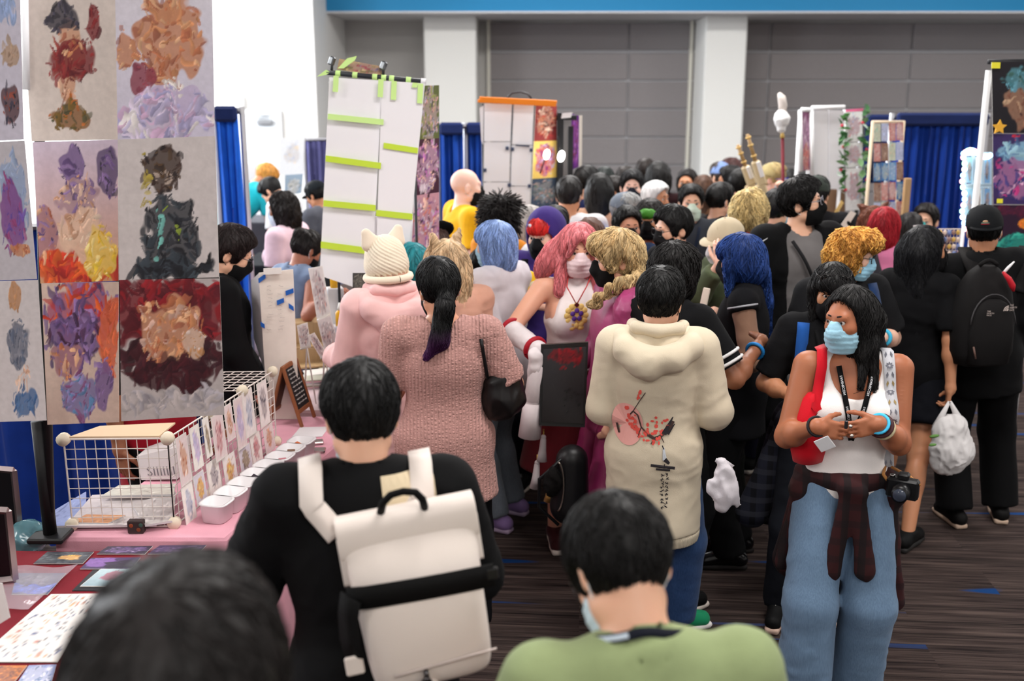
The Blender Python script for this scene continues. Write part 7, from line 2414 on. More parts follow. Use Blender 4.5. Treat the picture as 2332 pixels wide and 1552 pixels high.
c27 = crowd('person with curly dark brown hair above the pale blue wig, orange collar', 1142, 452, 6.6, 48, (226, 140, 40), (38, 28, 26), 'brown', 'mop', lod=1, hk=dict(t=.028, n=2000, sl=.03, r=.0034, lift=.009, spike=True, noise=.014))
c28 = crowd('person bending forward in black, only the rounded back and dark hair showing', 1112, 566, 6.4, 70, (38, 38, 40), (24, 20, 20), 'light', lod=1, lean=26, bw=1.3, bd=1.2, tk=dict(fold=.004))
c29 = crowd('person in black frilled hat with leaves, brown hair, looking down', 975, 516, 6.2, -30, (30, 28, 32), (64, 42, 36), 'fair', 'bob', lod=1, head=(0, 34, 0), hk=dict(L=.1, n=500))
P = c29.P
V, Q = sdf([ell(P.Hp(0, -.01, .085), [v * P.hs for v in (.15, .16, .03)], .02, P.Rh), ell(P.Hp(0, -.01, .10), [v * P.hs for v in (.09, .10, .07)], .02, P.Rh)], .009)
h_ = c29.child('frilled_hat', folds(V, Q, .008, 5, (26, 26, 26)), Q, M('felt', (20, 20, 22)))
for i in range(7):
    a_ = i * .9
    MB().ball(P.Hp(.09 * math.cos(a_), -.01 + .1 * math.sin(a_), .125), (.024, .012, .008), 6, 5, 0, rot(a_, .3)).build('leaf', M('plain', (38, 64, 40), .7), c29.o, True)
c30 = crowd('person with teal hair and dark coat half hidden behind the knit hat', 938, 556, 5.5, -50, (40, 44, 50), (30, 128, 138), 'fair', 'bob', lod=1, hk=dict(t=.02, L=.12, n=700, sl=.09))
c31 = Person('person in sandy blond wig with furry fox ear and tan knit top', 1012, 552, 5.2, -38, 'fair', 1, sex='f', bw=1.1, head=(0, 8, 0), hs=1.05)
c31.mask((120, 150, 170))
c31.hair((206, 176, 140), 'long', t=.026, L=.2, n=1300, sl=.09, extra=(lambda P: [rc(P.Hp(.05, -.02, .12), P.Hp(.08, -.03, .19), .034, .014, .01, (1, 1.7, 1)), rc(P.Hp(-.055, -.02, .12), P.Hp(-.08, -.03, .18), .034, .014, .01, (1, 1.7, 1))],), noise=.006)
c31.top((216, 164, 142), 'tan_top', t=.022, sleeve=.45, hem=.78, fold=.012)
c31.pants((70, 70, 80)).shoes()
# sellers behind the tables
c32 = Person('seller with dark red-brown short hair, glasses and black mask, black jacket over plaid shirt', 543, 518, 5.15, 72, 'light', 0, bw=.98, head=(2, 24, 2), arms={'R': ((.12, .12, -1), (0, .5, -1)), 'L': ((.12, .12, -1), (0, .5, -1))}, hs=1.02)
c32.eyes().mask((20, 19, 22), False, (20, 20, 22)).glasses((60, 50, 60))
c32.hair((52, 32, 32), 'short', t=.02, n=1100, sl=.055, front=1.02)
c32.top((120, 112, 100), 'plaid_shirt', t=.014, sleeve=.3, hem=.8, collar=.8, mat=M('plaid', (132, 124, 110), c2=(84, 80, 76), c3=(160, 152, 138)))
c32.top((18, 18, 22), 'black_jacket', t=.03, sleeve=.97, hem=.72, opening=.05, neck=.085, keep=False)
c32.pants((22, 22, 28)).shoes()
c33 = Person('woman with long wavy dark hair in pale pink dress and light mask', 642, 436, 7.5, -74, 'brown', 1, sex='f', bw=1.15, bust=.3, head=(0, 4, 0), arms={'R': ((.12, .05, -1), (-.1, .3, -1)), 'L': ((.12, .05, -1), (-.1, .3, -1))})
c33.mask((206, 218, 232)).hair((44, 32, 30), 'long', t=.016, L=.34, n=1100, sl=.08, curl=.5, noise=.008)
c33.top((238, 206, 220), 'pink_dress', t=.02, sleeve=.42, hem=.62, hemflare=.05)
ring(c33, 'belt', c33.P.T(0, 0, 1.08), (0, 0, 1), .165, .012, M('plain', (30, 26, 34), .6), 24, 1, .8)
c33.skirt((238, 206, 220), hem=.45, flare=.08).shoes()
c34 = Person('seller with hair in a bun and sleeveless grey-blue shirt leaning over the prints', 712, 528, 6.45, 36, (176, 116, 92), 1, 'R', sex='f', bw=1.0, lean=12, head=(6, 24, 0), arms={'R': ('at', at(752, 668, 6.05), (.6, -.6, -.8), (A3(1, -.2, .3), A3(0, .3, -1), .5, .5)), 'L': ((.1, .6, -1), (-.1, 1, -.1))})
c34.mask((22, 22, 24), False).hair((50, 38, 34), 'short', t=.014, n=700, extra=(lambda P: [ell(P.Hp(.0, -.09, .08), (.045, .04, .04), .01)],))
c34.top((124, 140, 168), 'sleeveless_shirt', t=.014, sleeve=.03, hem=.76, collar=.6)
sh, el, wr, _ = c34.P.arm['R']
ring(c34, 'wristband', wr - (wr - el) * .1, wr - el, .034, .009, M('plain', (40, 120, 200), .5))
c34.pants((40, 40, 50)).shoes()
c35 = crowd('man in black cap and grey T-shirt with lanyard by the violet drape', 712, 414, 9.3, -60, (86, 88, 98), (22, 20, 20), 'tan', mask=None, lod=2, head=(0, 22, 0))
cap(c35, (36, 44, 52))
c36 = crowd('man with black hair bending down in a white T-shirt in the far booth', 598, 412, 9.6, -70, (232, 232, 236), mask=None, lod=2, lean=30, head=(0, 30, 0))
c37 = crowd('person in turquoise shirt bending over with orange hair, far booth', 622, 378, 10.4, 40, (26, 170, 186), (214, 150, 70), 'tan', mask=None, lod=2, lean=46, head=(0, 20, 0))
# far aisle
crowd('person in white T-shirt with back turned beside the black post', 1296, 402, 7.3, 14, (226, 222, 224), (40, 32, 32), 'tan', bw=1.12)
crowd('man in dark blue with black hair leaning in beside the black post', 1335, 378, 8.6, 46, (30, 40, 84), mask=(30, 30, 34))
crowd('woman with long black hair and bare tan shoulders, yellow strap', 1366, 396, 7.6, 10, (206, 158, 130), (18, 16, 18), 'olive', 'long', sex='f', hk=dict(L=.26, t=.02))
crowd('person with dark green tinged hair behind the long black hair', 1376, 380, 9.2, -150, (28, 30, 34), (30, 44, 42), 'tan', 'mop', mask=None)
crowd('person with brown hair in profile left of the man with the dark blue mask', 1402, 402, 8.6, -80, (40, 38, 42), (44, 32, 30), 'tan', mask=(60, 60, 66))
crowd('person with brown hair behind the man with the dark blue mask', 1424, 380, 9.6, 30, (50, 46, 50), (50, 36, 32), mask=None)
crowd('man with bare forehead and dark blue mask looking forward', 1440, 386, 8.3, 186, (60, 56, 60), (26, 26, 32), 'pale', mask=(28, 34, 56), lod=1, hs=1.05, hk=dict(front=1.12))
c_b = crowd('person in white bandana and grey scarf', 1492, 414, 8.0, 130, (150, 150, 156), (226, 224, 224), 'tan', mask=None, hk=dict(t=.018, n=0))
crowd('person with a tall bun and gold hair clip, red flowers in the hair', 1500, 372, 9.0, 8, (58, 20, 26), (20, 17, 18), 'tan', 'long', sex='f', hk=dict(L=.2, t=.03), tk=dict(fold=.006))
fl = at(1520, 392, 8.9)
crowd('person with short brown hair far back under the grey panels', 1470, 362, 10.2, 20, (40, 38, 44), (54, 40, 36))
crowd('woman with dark hair up and a black mask looking down', 1566, 384, 9.4, -160, (170, 160, 150), (36, 26, 26), 'tan', 'mop', sex='f')
crowd('woman with long straight brown hair seen from behind', 1602, 398, 8.9, 10, (120, 84, 62), (84, 58, 44), 'light', 'long', sex='f', hk=dict(L=.34, t=.014))
crowd('man with black hair and black T-shirt, a white mask loop at the ear', 1640, 416, 7.6, 58, (26, 25, 28), mask=(226, 226, 232), bw=1.1)
c_c = crowd('person in pale blue bucket cap by the white column', 1642, 370, 9.8, -30, (200, 196, 196), (60, 50, 46), mask=None)
cap(c_c, (122, 146, 196), brim=False)
crowd('person with reddish brown hair right of the pale blue cap', 1668, 360, 10.2, -40, (60, 50, 54), (70, 40, 38))
crowd('man in black cap with white collar and bearded face', 1668, 378, 8.8, -70, (40, 40, 60), (22, 20, 22), 'tan', mask=None)
crowd('man with short black hair and white mask in a dark blazer', 1690, 384, 8.4, 66, (36, 34, 60), mask=(214, 216, 222))
c_d = crowd('person in khaki beret with blue goggles holding the red pole', 1762, 372, 8.9, 120, (220, 200, 206), (190, 170, 120), 'fair', mask=(226, 226, 230), lod=1, arms={'L': ('at', at(1783, 436, 8.7), (-1, 0, -1)), 'R': ((.2, .1, -1), (0, 1, 0))})
cap(c_d, (172, 156, 110), brim=False)
c_d.glasses((40, 60, 200), True)
crowd('person with black hair right of the khaki beret', 1800, 386, 9.6, 20, (36, 36, 40), mask=None)
crowd('person with tousled black hair in the far crowd by the white display', 1846, 386, 9.4, 90, (30, 30, 34), (24, 20, 20), style='mop')
c_e = crowd('person in dark green cap and black floral jacket behind the tall man', 1862, 402, 7.6, 30, (34, 34, 40), mask=None, bw=1.2, lod=1)
cap(c_e, (52, 60, 54), brim=False)
flo = [(circ(.0 + random.uniform(-.2, .2), random.uniform(-.22, .12), .02, .016, 6), i % 3) for i in range(26)]
c_e.stick('floral_print', flo, [M('plain', (190, 50, 60), .8), M('plain', (214, 210, 214), .8), M('plain', (90, 120, 160), .8)], (0, 1.28 * c_e.P.k), True, .006)
crowd('person in black with a pale mask left of the tall man, green bag', 1768, 432, 6.9, 40, (64, 150, 110), (30, 26, 28), mask=(140, 190, 214))
# right side
c40 = Person('person in bright red bob wig and pink top with grey backpack strap', 2018, 474, 6.5, 34, 'fair', 1, sex='f', bw=1.0, head=(6, 2, 0), hs=.95)
c40.hair((176, 30, 44), 'bob', t=.02, L=.12, n=1500, sl=.12, lift=.001, light=1.3)
c40.top((226, 130, 170), 'pink_top', t=.016, sleeve=.1, hem=.76)
c40.ribbon('backpack_strap', [(-.03 + .12 * f, (1.46 - .3 * f) * c40.P.k) for f in np.linspace(0, 1, 7)], .05, M('cloth', (60, 58, 64), .8), False, .006, .006)
c40.pants((50, 44, 60)).shoes()
c41 = Person('person in brown wig with fox ears and tan coat behind the red bob', 1990, 472, 7.0, 20, 'fair', 1, head=(6, 2, 0))
c41.hair((112, 62, 42), 'mop', t=.02, n=1200, sl=.07, extra=(lambda P: [rc(P.Hp(.05, -.02, .12), P.Hp(.09, -.02, .17), .03, .008, .01), rc(P.Hp(-.06, -.02, .12), P.Hp(-.10, -.02, .15), .03, .008, .01)],), noise=.007)
c41.top((206, 164, 128), 'tan_coat', t=.024, sleeve=.97, hem=.6)
c41.pants((90, 70, 60)).shoes()
c42 = crowd('man in bright teal mask seated before the wide blue drape', 2112, 464, 8.2, 216, (60, 40, 62), (36, 28, 28), 'light', mask=(50, 178, 178), lod=1, hs=1.15)
crowd('woman with dark hair and pale pink top beside the man in the teal mask', 2076, 484, 7.6, 60, (232, 206, 212), (34, 26, 28), 'tan', 'long', sex='f', mask=(120, 190, 190))
crowd('person in a white coat beyond the blond person in fox ears', 1205, 470, 7.0, 60, (222, 230, 240), (176, 170, 166), 'fair', 'long', hk=dict(L=.2, t=.02, n=900))
crowd('person with dark hair just behind the purple hood', 1262, 470, 6.4, 20, (230, 228, 230), (30, 26, 28))
crowd('person with brown animal-ear headband behind the pink wig', 1344, 496, 6.15, 30, (60, 50, 52), (90, 58, 46), 'tan', 'mop')
# seated artist glimpsed through the wire rack
c50 = Person('person in red shirt and dark trousers standing behind the prints, bare brown arm', 322, 560, 4.42, 120, 'brown', 1, 'R', bw=1.0, arms={'R': ((.16, .02, -1), (.0, .12, -1)), 'L': ((.2, .1, -1), (0, .5, -1))})
c50.hair((26, 22, 22)).mask((30, 30, 32))
c50.top((150, 14, 34), 'red_shirt', t=.02, sleeve=.36, hem=.62)
sh, el, wr, _ = c50.P.arm['R']
ring(c50, 'wristband', wr - (wr - el) * .3, wr - el, .037, .011, M('plain', (60, 170, 214), .5))
c50.pants((20, 20, 26)).shoes()
# ================================================================ bags, boards and things carried
def superring(o, r, n, u, hw, hd, z, dn=0.0, e=.45, N=28, dx=0.0):
    out = []
    for i in range(N):
        a = 6.2832 * i / N
        c, s_ = math.cos(a), math.sin(a)
        out.append(o + r * (dx + hw * math.copysign(abs(c) ** e, c)) + n * (dn + hd * math.copysign(abs(s_) ** e, s_)) + u * z)
    return out
# --- the white roll-top backpack
TL_, TR_, BR_, BL_ = (np.array(at(*v)) for v in ((774, 1252, 2.09), (1088, 1188, 2.15), (1050, 1556, 2.12), (750, 1606, 2.06)))
r = unit(TR_ - TL_)
u = unit((TL_ - BL_) + (TR_ - BR_))
u = unit(u - r * (u @ r))
n = np.cross(r, u)                                                # towards the camera
W2 = np.linalg.norm(TR_ - TL_) / 2
o_ = (TL_ + TR_) / 2 - n * .07
Hb = np.linalg.norm(TL_ - BL_)
bag = empty('backpack', o_ - u * Hb)
b0 = np.array(bag.location)
WB = M('plain', (226, 214, 206), .55)
BK = M('cloth', (20, 19, 20), .8)
rings = []
for f, w, d in ((0, .80, .055), (.02, .86, .085), (.12, .92, .10), (.35, .93, .105), (.6, .95, .095), (.8, .98, .07), (.92, 1.0, .04), (1.0, 1.0, .028)):
    rings.append(superring(o_ - u * Hb - b0, r, n, u, W2 * w, d, Hb * f, .012 * math.sin(f * 3), .5, 32, W2 * .03 * (1 - f)))
mb = MB()
mb.loft(rings)
V, Q = np.array(mb.v), [f for f in mb.f]
body = mb.build('bag_body', WB, bag, True)
body.modifiers.new('sub', 'SUBSURF').render_levels = 2
body.modifiers['sub'].levels = 1
mb = MB()
mb.loft([superring(o_ - b0 - n * .002, n, u, r, .040, .052, x * W2, -.006, .7, 20) for x in (-1.03, -1.0, -.6, 0, .5, 1.0, 1.03)])
rl = mb.build('rolled_top', WB, bag, True)
mb = MB()
mb.loft([superring(o_ - b0 + n * .028 - u * .05, n, u, r, .003, .055, x * W2, 0, .8, 12) for x in (-1.04, 0, 1.04)])
mb.build('roll_edge', WB, bag, True)
def on_front(x, z, lift=.006):
    f = z / Hb
    d = np.interp(f, [0, .02, .12, .35, .6, .8, .92, 1], [.055, .085, .10, .105, .095, .07, .055, .05])
    return o_ - u * Hb - b0 + r * (x * W2) + u * z + n * (d + .012 * math.sin(f * 3) + lift)
strip_ = MB()
strip(strip_, [o_ - b0 + r * (x * W2) + n * (.098 + .006 * (1 - x * x) - .03 * max(0, -x - .8) * 5 * .2) - u * (.112 + .006 * x) for x in np.linspace(-1.02, 1.1, 9)], .052, n, .004)
strip_.build('top_strap', BK, bag, True)
mb = MB()
strip(mb, [o_ - b0 - r * (.97 * W2) + n * .10 - u * .10, o_ - b0 - r * (1.06 * W2) + n * .085 - u * .15, o_ - b0 - r * (1.10 * W2) + n * .07 - u * (Hb * .60), o_ - b0 - r * (1.08 * W2) + n * .07 - u * (Hb * .70)], .055, unit(n - r), .004)
mb.build('side_strap', BK, bag, True)
MB().box(o_ - b0 - r * (1.09 * W2) + n * .075 - u * (Hb * .75), (.04, .01, .045), np.stack([r, n, u], 1), .004).build('strap_end', WB, bag)
MB().box(o_ - b0 + r * (1.07 * W2) + n * .095 - u * .115, (.03, .014, .028), np.stack([r, n, u], 1), .004).build('buckle', M('plain', (28, 27, 28), .4), bag)
MB().tube([on_front(x, Hb * (.16 + .05 * (x + 1) / 2), .003) for x in np.linspace(-.55, .96, 9)], .003, 5).build('seam', M('plain', (206, 192, 186), .6), bag, True)
mb = MB()
for k in range(13):
    a = 6.2832 * k / 12
mb.tube([on_front(-.12 + .07 * math.cos(a) / 1, Hb * .06 + .022 * math.sin(a), .012) for a in np.linspace(0, 6.2832, 13)], .004, 6)
mb.tube([on_front(-.10, Hb * .09, .01), on_front(-.10, Hb * .17, .008)], .006, 6)
mb.build('metal_ring', M('metal', (90, 88, 90), .35), bag, True)
mb = MB()
strip(mb, [on_front(-.08, Hb * .08, .014), on_front(.02, Hb * .0, .014), on_front(.06, -Hb * .1, -.03)], .022, n, .004)
mb.build('hanging_strap', WB, bag, True)
hl = [at(866, 1172, 2.17), at(872, 1146, 2.14), at(890, 1128, 2.13), at(918, 1120, 2.125), at(946, 1122, 2.13), at(962, 1138, 2.14), at(968, 1160, 2.18)]
mb = MB()
mb.tube([np.array(p) - b0 for p in hl], .009, 6)
mb.build('carry_handle', BK, bag, True)
# shoulder straps over the black sweatshirt
q = p2.P.k
for g, w in ((-1, .052), (1, .052)):
    pts = []
    for f in np.linspace(0, 1, 9):
        x, z = g * (.07 + .055 * f), (1.37 + .065 * f) * q
        hh = p2.hit((x, -1, z), A3(0, 1, 0))
        if hh:
            pts.append(p2.world(hh[0] + A3(0, -.012, .004)) - b0)
    hh = p2.hit((g * .125, .0, 2), A3(0, 0, -1))
    if hh:
        pts.append(p2.world(hh[0] + A3(0, -.02, .012)) - b0)
        h2 = p2.hit((g * .128, .06, 2), A3(0, 0, -1))
        if h2:
            pts.append(p2.world(h2[0] + A3(0, .0, .012)) - b0)
    mb = MB()
    strip(mb, pts, w, lambda q_: unit(A3(0, -1, .9)), .014)
    mb.build('shoulder_strap', WB, bag, True)
tag(bag, 'off-white roll-top backpack with black strap on the man in black sweatshirt', 'backpack')
# --- the black backpack
TL_, TR_, BR_, BL_ = (np.array(at(*v)) for v in ((2190, 608, 5.18), (2290, 602, 5.18), (2308, 832, 5.15), (2192, 836, 5.15)))
cx0 = (TL_ + TR_ + BR_ + BL_) / 4
r, u, n = A3(.99, .08, 0), A3(0, 0, 1), A3(.08, -.99, 0)
Hb = TL_[2] - BL_[2]
bag = empty('backpack', (cx0[0], cx0[1] + .05, BL_[2]))
b0 = np.array(bag.location)
bk2 = M('cloth', (38, 35, 36), .75)
mb = MB()
prof = ((0, .10, .07), (.02, .135, .095), (.15, .155, .115), (.5, .15, .11), (.78, .125, .085), (.93, .085, .055), (1, .045, .03))
mb.loft([superring(A3(0, 0, 0), r, n, u, w, d, Hb * f, 0, .6, 28) for f, w, d in prof])
o = mb.build('bag_body', bk2, bag, True)
mb = MB()
mb.loft([superring(A3(0, 0, 0), r, n, u, w, .03, Hb * f, .095 + dn, .6, 24) for f, w, dn in ((.03, .07, .0), (.06, .105, .01), (.35, .115, .012), (.55, .10, .008), (.66, .07, -.006), (.70, .04, -.02))])
mb.build('front_pocket', bk2, bag, True)
MB().tube([r * .118 * math.cos(a) + n * (.122 - .02 * math.sin(a)) + u * Hb * (.42 + .33 * math.sin(a)) for a in np.linspace(.1, 3.04, 14)], .004, 5).build('zip', M('plain', (60, 58, 60), .4), bag, True)
mb = MB()
strip(mb, [r * x + n * .02 + u * (Hb * 1.0 + .03 * math.cos(x * 30)) for x in np.linspace(-.05, .05, 7)], .02, n, .005)
mb.build('grab_loop', bk2, bag, True)
PALEM = M('plain', (206, 190, 182), .6)
fp = lambda x, z, l=.005: r * x + u * z + n * (.139 - 1.6 * x * x + l)
# emblem: a quarter dome of three arcs, with three lines of small lettering beside it
zc = Hb * .60
for k, line in enumerate(('THE', 'NORTH', 'FACE')):
    for x0, z0, sz in ((.064, zc + .023 - .0125 * k, .0125), (-.052, zc - .004 - .010 * k, .010)):
        lettering('bag_lettering', line, sz, lambda xy, x0=x0, z0=z0: fp(x0 + xy[0], z0 + xy[1], .008), PALEM, bag)
for k in range(3):
    mb = MB()
    ang = np.linspace(0, math.pi / 2, 9)
    r0, r1 = ((.002, .012), (.015, .020), (.023, .028))[k]
    P_ = [(.058 - ra * math.cos(a), zc + ra * math.sin(a) * .95) for ra in (r0, r1) for a in ang]
    mb.add([fp(x, z, .008) for x, z in P_], [(i, i + 1, 10 + i, 9 + i) for i in range(8)])
    mb.build('emblem_arc', PALEM, bag)
MB().tube([fp(-.095, Hb * .24), fp(-.08, Hb * .12)], .005, 5).build('cord_pull', M('plain', (110, 84, 76), .6), bag, True)
q = p15.P.k
for g in (-1, 1):
    pts = []
    for f in np.linspace(0, 1, 9):
        hh = p15.hit((g * (.10 + .05 * f), -1, (1.30 + .13 * f) * q), A3(0, 1, 0))
        if hh:
            pts.append(p15.world(hh[0] + A3(0, -.014, .004)) - b0)
    hh = p15.hit((g * .155, .0, 2), A3(0, 0, -1))
    if hh:
        pts.append(p15.world(hh[0] + A3(0, -.01, .014)) - b0)
    mb = MB()
    strip(mb, pts, .07, lambda q_: unit(A3(0, -1, .8)), .014)
    mb.build('shoulder_strap', bk2, bag, True)
MB().tube([np.array(at(x, y, 5.1)) - b0 for x, y in ((2284, 620), (2298, 636), (2306, 652), (2308, 664))], [.006, .014, .016, .006], 8).build('red_tag', M('plain', (190, 30, 44), .5), bag, True)
MB().tube([np.array(at(x, y, 5.11)) - b0 for x, y in ((2310, 596), (2296, 610), (2284, 624))], [.004, .008, .008], 6).build('white_strip', WHITE, bag, True)
tag(bag, 'black backpack with pale emblem on the man in the dark cap', 'backpack')
# --- red bag and camera of the woman in the white tank top
bag = empty('shoulder_bag', at(1836, 1050, 3.66))
b0 = np.array(bag.location)
REDM = M('cloth', (206, 14, 34), .6, dark=.9)
r, u, n = A3(.8, .6, 0), A3(0, 0, 1), A3(.6, -.8, 0)
c = np.array(at(1848, 960, 3.68)) - b0
mb = MB()
mb.loft([superring(c, r, n, u, w, d, z, 0, .7, 22) for z, w, d in ((-.155, .03, .02), (-.15, .062, .045), (-.08, .08, .06), (.02, .066, .05), (.09, .04, .03), (.11, .02, .016))])
o = mb.build('bag_body', REDM, bag, True)
mb = MB()
q = p5.P.k
pts = [c + u * .09]
for f in np.linspace(.15, 1, 8):
    x, z = .165 - .045 * f, (1.02 + .41 * f) * q
    hh = p5.trunk_hit((x, 1, z), A3(0, -1, 0))
    if hh is not None:
        pts.append(p5.world(hh + A3(.0, .012, .0)) - b0)
tp = p5.trunk_hit((.118, -.01, 2), A3(0, 0, -1))
if tp is not None:
    pts.append(p5.world(tp + A3(0, .03, .010)) - b0)
    pts.append(p5.world(tp + A3(0, -.04, .008)) - b0)
strip(mb, pts, .036, lambda q_: unit(p5.R @ A3(0.2, 1, .5)), .004)
mb.build('bag_strap', REDM, bag, True)
tag(bag, 'bright red shoulder bag hanging beside the woman in white tank top', 'bag')
cm = empty('photo_camera', at(2056, 1112, 3.56))
b0 = np.array(cm.location)
BLK2 = M('plain', (20, 20, 22), .35)
Rc = yawm(-.5)
MB().box((0, 0, 0), (.11, .045, .075), Rc, .008).build('camera_body', BLK2, cm)
MB().box(Rc @ A3(0, .0, .045), (.04, .04, .025), Rc, .006).build('viewfinder', BLK2, cm)
ln = MB().tube([Rc @ A3(0, -.02, -.003), Rc @ A3(0, -.05, -.003), Rc @ A3(0, -.075, -.003)], [.032, .032, .029], 16).build('lens', BLK2, cm, True)
MB().tube([Rc @ A3(0, -.074, -.003), Rc @ A3(0, -.078, -.003)], [.024, .022], 16).build('lens_glass', M('plain', (60, 66, 80), .06), ln, True)
MB().tube([Rc @ A3(-.038, 0, .037), Rc @ A3(-.038, 0, .046)], .010, 10).build('dial', M('metal', (150, 150, 150), .3), cm, True)
pts, wps = [], []
for f in np.linspace(0, 1, 10):
    x, z = -.115 - .03 * f, (1.435 - .40 * f) * q
    hh = p5.trunk_hit((x, 1, z), A3(0, -1, 0))
    if hh is not None:
        pts.append(p5.world(hh + A3(0, .010, 0)) - b0)
tp = p5.trunk_hit((-.112, -.01, 2), A3(0, 0, -1))
pts = [p5.world(tp + A3(0, -.03, .008)) - b0, p5.world(tp + A3(0, .03, .010)) - b0] + pts
mb = MB()
strip(mb, pts, .040, lambda q_: unit(p5.R @ A3(0, 1, .3)), .003)
mb.build('woven_strap', M('cloth', (206, 206, 212), .8), cm, True)
dv = unit(p5.R @ A3(0, 1, .2))
gm, dm_ = M('plain', (150, 128, 84), .7), M('plain', (104, 104, 114), .7)
L_ = len(pts)
for k in range(13):
    f = 1.2 + (L_ - 2.4) * k / 12
    i = min(int(f), L_ - 2)
    c_ = pts[i] + (pts[i + 1] - pts[i]) * (f - i)
    t_ = unit(pts[i + 1] - pts[i])
    s_ = unit(np.cross(t_, dv))
    nn = unit(np.cross(s_, t_))
    nn = nn if nn @ dv > 0 else -nn
    mb = MB()
    if k % 3 == 1:
        for a in range(8):
            x = a * .7854
            d1 = s_ * math.cos(x) + t_ * math.sin(x)
            d2 = -s_ * math.sin(x) + t_ * math.cos(x)
            cc = c_ + nn * .0035
            mb.add([cc + d1 * .003, cc + d1 * .009 + d2 * .0035, cc + d1 * .015, cc + d1 * .009 - d2 * .0035], [(0, 1, 2, 3)])
        mb.build('woven_flower', dm_, cm)
    else:
        for g in (-1, 1):
            cc = c_ + nn * .0035 + s_ * .008 * g
            mb.add([cc - t_ * .012, cc + s_ * g * .006, cc + t_ * .012 + s_ * g * .004, cc - s_ * g * .003], [(0, 1, 2, 3)])
        mb.build('woven_leaf', gm if k % 2 else dm_, cm)
e1 = pts[-1]
TANL = M('plain', (176, 120, 64), .6)
for g in (-1, 1):
    a = Rc @ A3(g * .055, 0, .02)
    mb = MB()
    mb.tube([e1 + A3(g * .012, 0, 0), (e1 + a) / 2 + A3(g * .02, -.01, 0), a], .006, 6)
    mb.build('leather_strap', TANL, cm, True)
tag(cm, 'black camera on a patterned woven strap beside the plaid shirt', 'camera')
# --- black handbag of the woman in the pink sweater
bag = empty('handbag', at(1142, 935, 4.2))
b0 = np.array(bag.location)
c = np.array(at(1142, 880, 4.2)) - b0
r, u, n = A3(.75, .6, 0), A3(0, 0, 1), A3(.6, -.75, 0)
V, Q = sdf([ell(c, (.085, .09, .12), .02), ell(c + A3(.0, 0, -.05), (.095, .09, .09), .03)], .009)
V = folds(V, Q, .008, 4, (14, 14, 10))
link('bag_body', fast_mesh('bag_body', V, Q), M('plain', (22, 19, 20), .35), bag)
MB().tube([c + r * x + u * (.12 + .05 * math.cos(x * 22)) for x in np.linspace(-.06, .06, 9)], .006, 6).build('bag_handle', M('plain', (24, 20, 20), .35), bag, True)
pts = [c + u * .1]
for f in np.linspace(0, 1, 9):
    hh = p6.hit((.20 - .05 * f, -1, (1.08 + .33 * f) * p6.P.k), A3(0, 1, 0))
    if hh:
        pts.append(p6.world(hh[0] + A3(.0, -.012, .0)) - b0)
mb = MB()
strip(mb, pts, .014, A3(0, -1, 0), .004)
mb.build('bag_strap', M('plain', (22, 20, 22), .4), bag, True)
tag(bag, 'black leather handbag on a thin strap behind the pink sweater', 'bag')
# --- board, scroll and round bag between the pink wig and the magenta suit
bd = empty('display_board', at(1280, 975, 4.62))
b0 = np.array(bd.location)
c_ = [np.array(p) - b0 for p in quad([(1232, 786), (1340, 780), (1332, 974), (1228, 970)], [4.66, 4.68, 4.6, 4.6])]
mb = MB()
mb.loft([[p for p in c_], [p + A3(0, .02, 0) for p in c_]])
mb.build('board_panel', M('plain', (20, 18, 20), .3), bd)
ic = [sum(c_) / 4 + (p - sum(c_) / 4) * .9 + A3(0, -.004, 0) for p in c_]
sheet('printed_face', ic, art(460, (42, 40, 44), [(.5, .9, .4, .12, [(130, 10, 26), (96, 10, 22), (60, 14, 20)], 22), (.45, .7, .1, .2, [(130, 14, 26)], 3), (.7, .3, .2, .3, [(20, 18, 20)], 12)], (26, 20, 22)), [M('paint', (255, 255, 255), .25), BLK2], (24, 40), .002, bd)
tag(bd, 'black framed board with a dark red print held by the person in pink wig', 'board')
sc_ = empty('scroll_tube', at(1215, 1010, 4.66))
b0 = np.array(sc_.location)
a, b = np.array(at(1222, 835, 4.66)) - b0, np.array(at(1206, 995, 4.66)) - b0
MB().tube([a + A3(.0, 0, .02), a, a + (b - a) * .48, a + (b - a) * .5, a + (b - a) * .52, b], [.012, .034, .044, .038, .046, .054], 14).build('rolled_cloth', M('cloth', (222, 210, 212), .8), sc_, True)
V, Q = sdf([rc(a + A3(-.01, 0, .05), a + A3(-.005, 0, -.04), .03, .034, .02)], .008)
V = folds(V, Q, .01, 8, (30, 30, 16))
link('cloth_end', fast_mesh('cloth_end', V, Q), M('cloth', (232, 222, 224), .8), sc_)
tag(sc_, 'rolled white cloth hanging beside the black framed board', 'cloth roll')
for i, (x, y, x2, y2, col, nm) in enumerate(((1238, 992, 1234, 1050, (214, 206, 208), 'white tassel below the black framed board'), (1224, 1050, 1218, 1112, (206, 196, 198), 'white tassel hanging lowest, beside the red skirt'), (1252, 1108, 1250, 1142, (176, 130, 70), 'small golden tassel by the black round bag'))):
    t_ = empty('tassel', at(x2, y2, 4.7))
    b0 = np.array(t_.location)
    a = np.array(at(x, y, 4.7)) - b0
    MB().tube([a + A3(0, 0, .03), a], .004, 5).build('cord', M('plain', (206, 170, 90)), t_, True)
    MB().tube([a, a * .85, a * .4, a * 0], [.006, .014, .018, .026], 10).build('fringe', M('cloth', col, .9), t_, True)
    MB().ball(a * .93, .013, 8, 6).build('knot', M('cloth', col, .9), t_, True)
    tag(t_, nm, 'tassel', 'tassels by the framed board')
bag = empty('round_bag', at(1296, 1190, 4.55))
b0 = np.array(bag.location)
c = np.array(at(1302, 1096, 4.55)) - b0
V, Q = sdf([rc(c + A3(0, 0, .10), c + A3(-.01, 0, -.12), .075, .09, .02, (1, 1.1, 1))], .009)
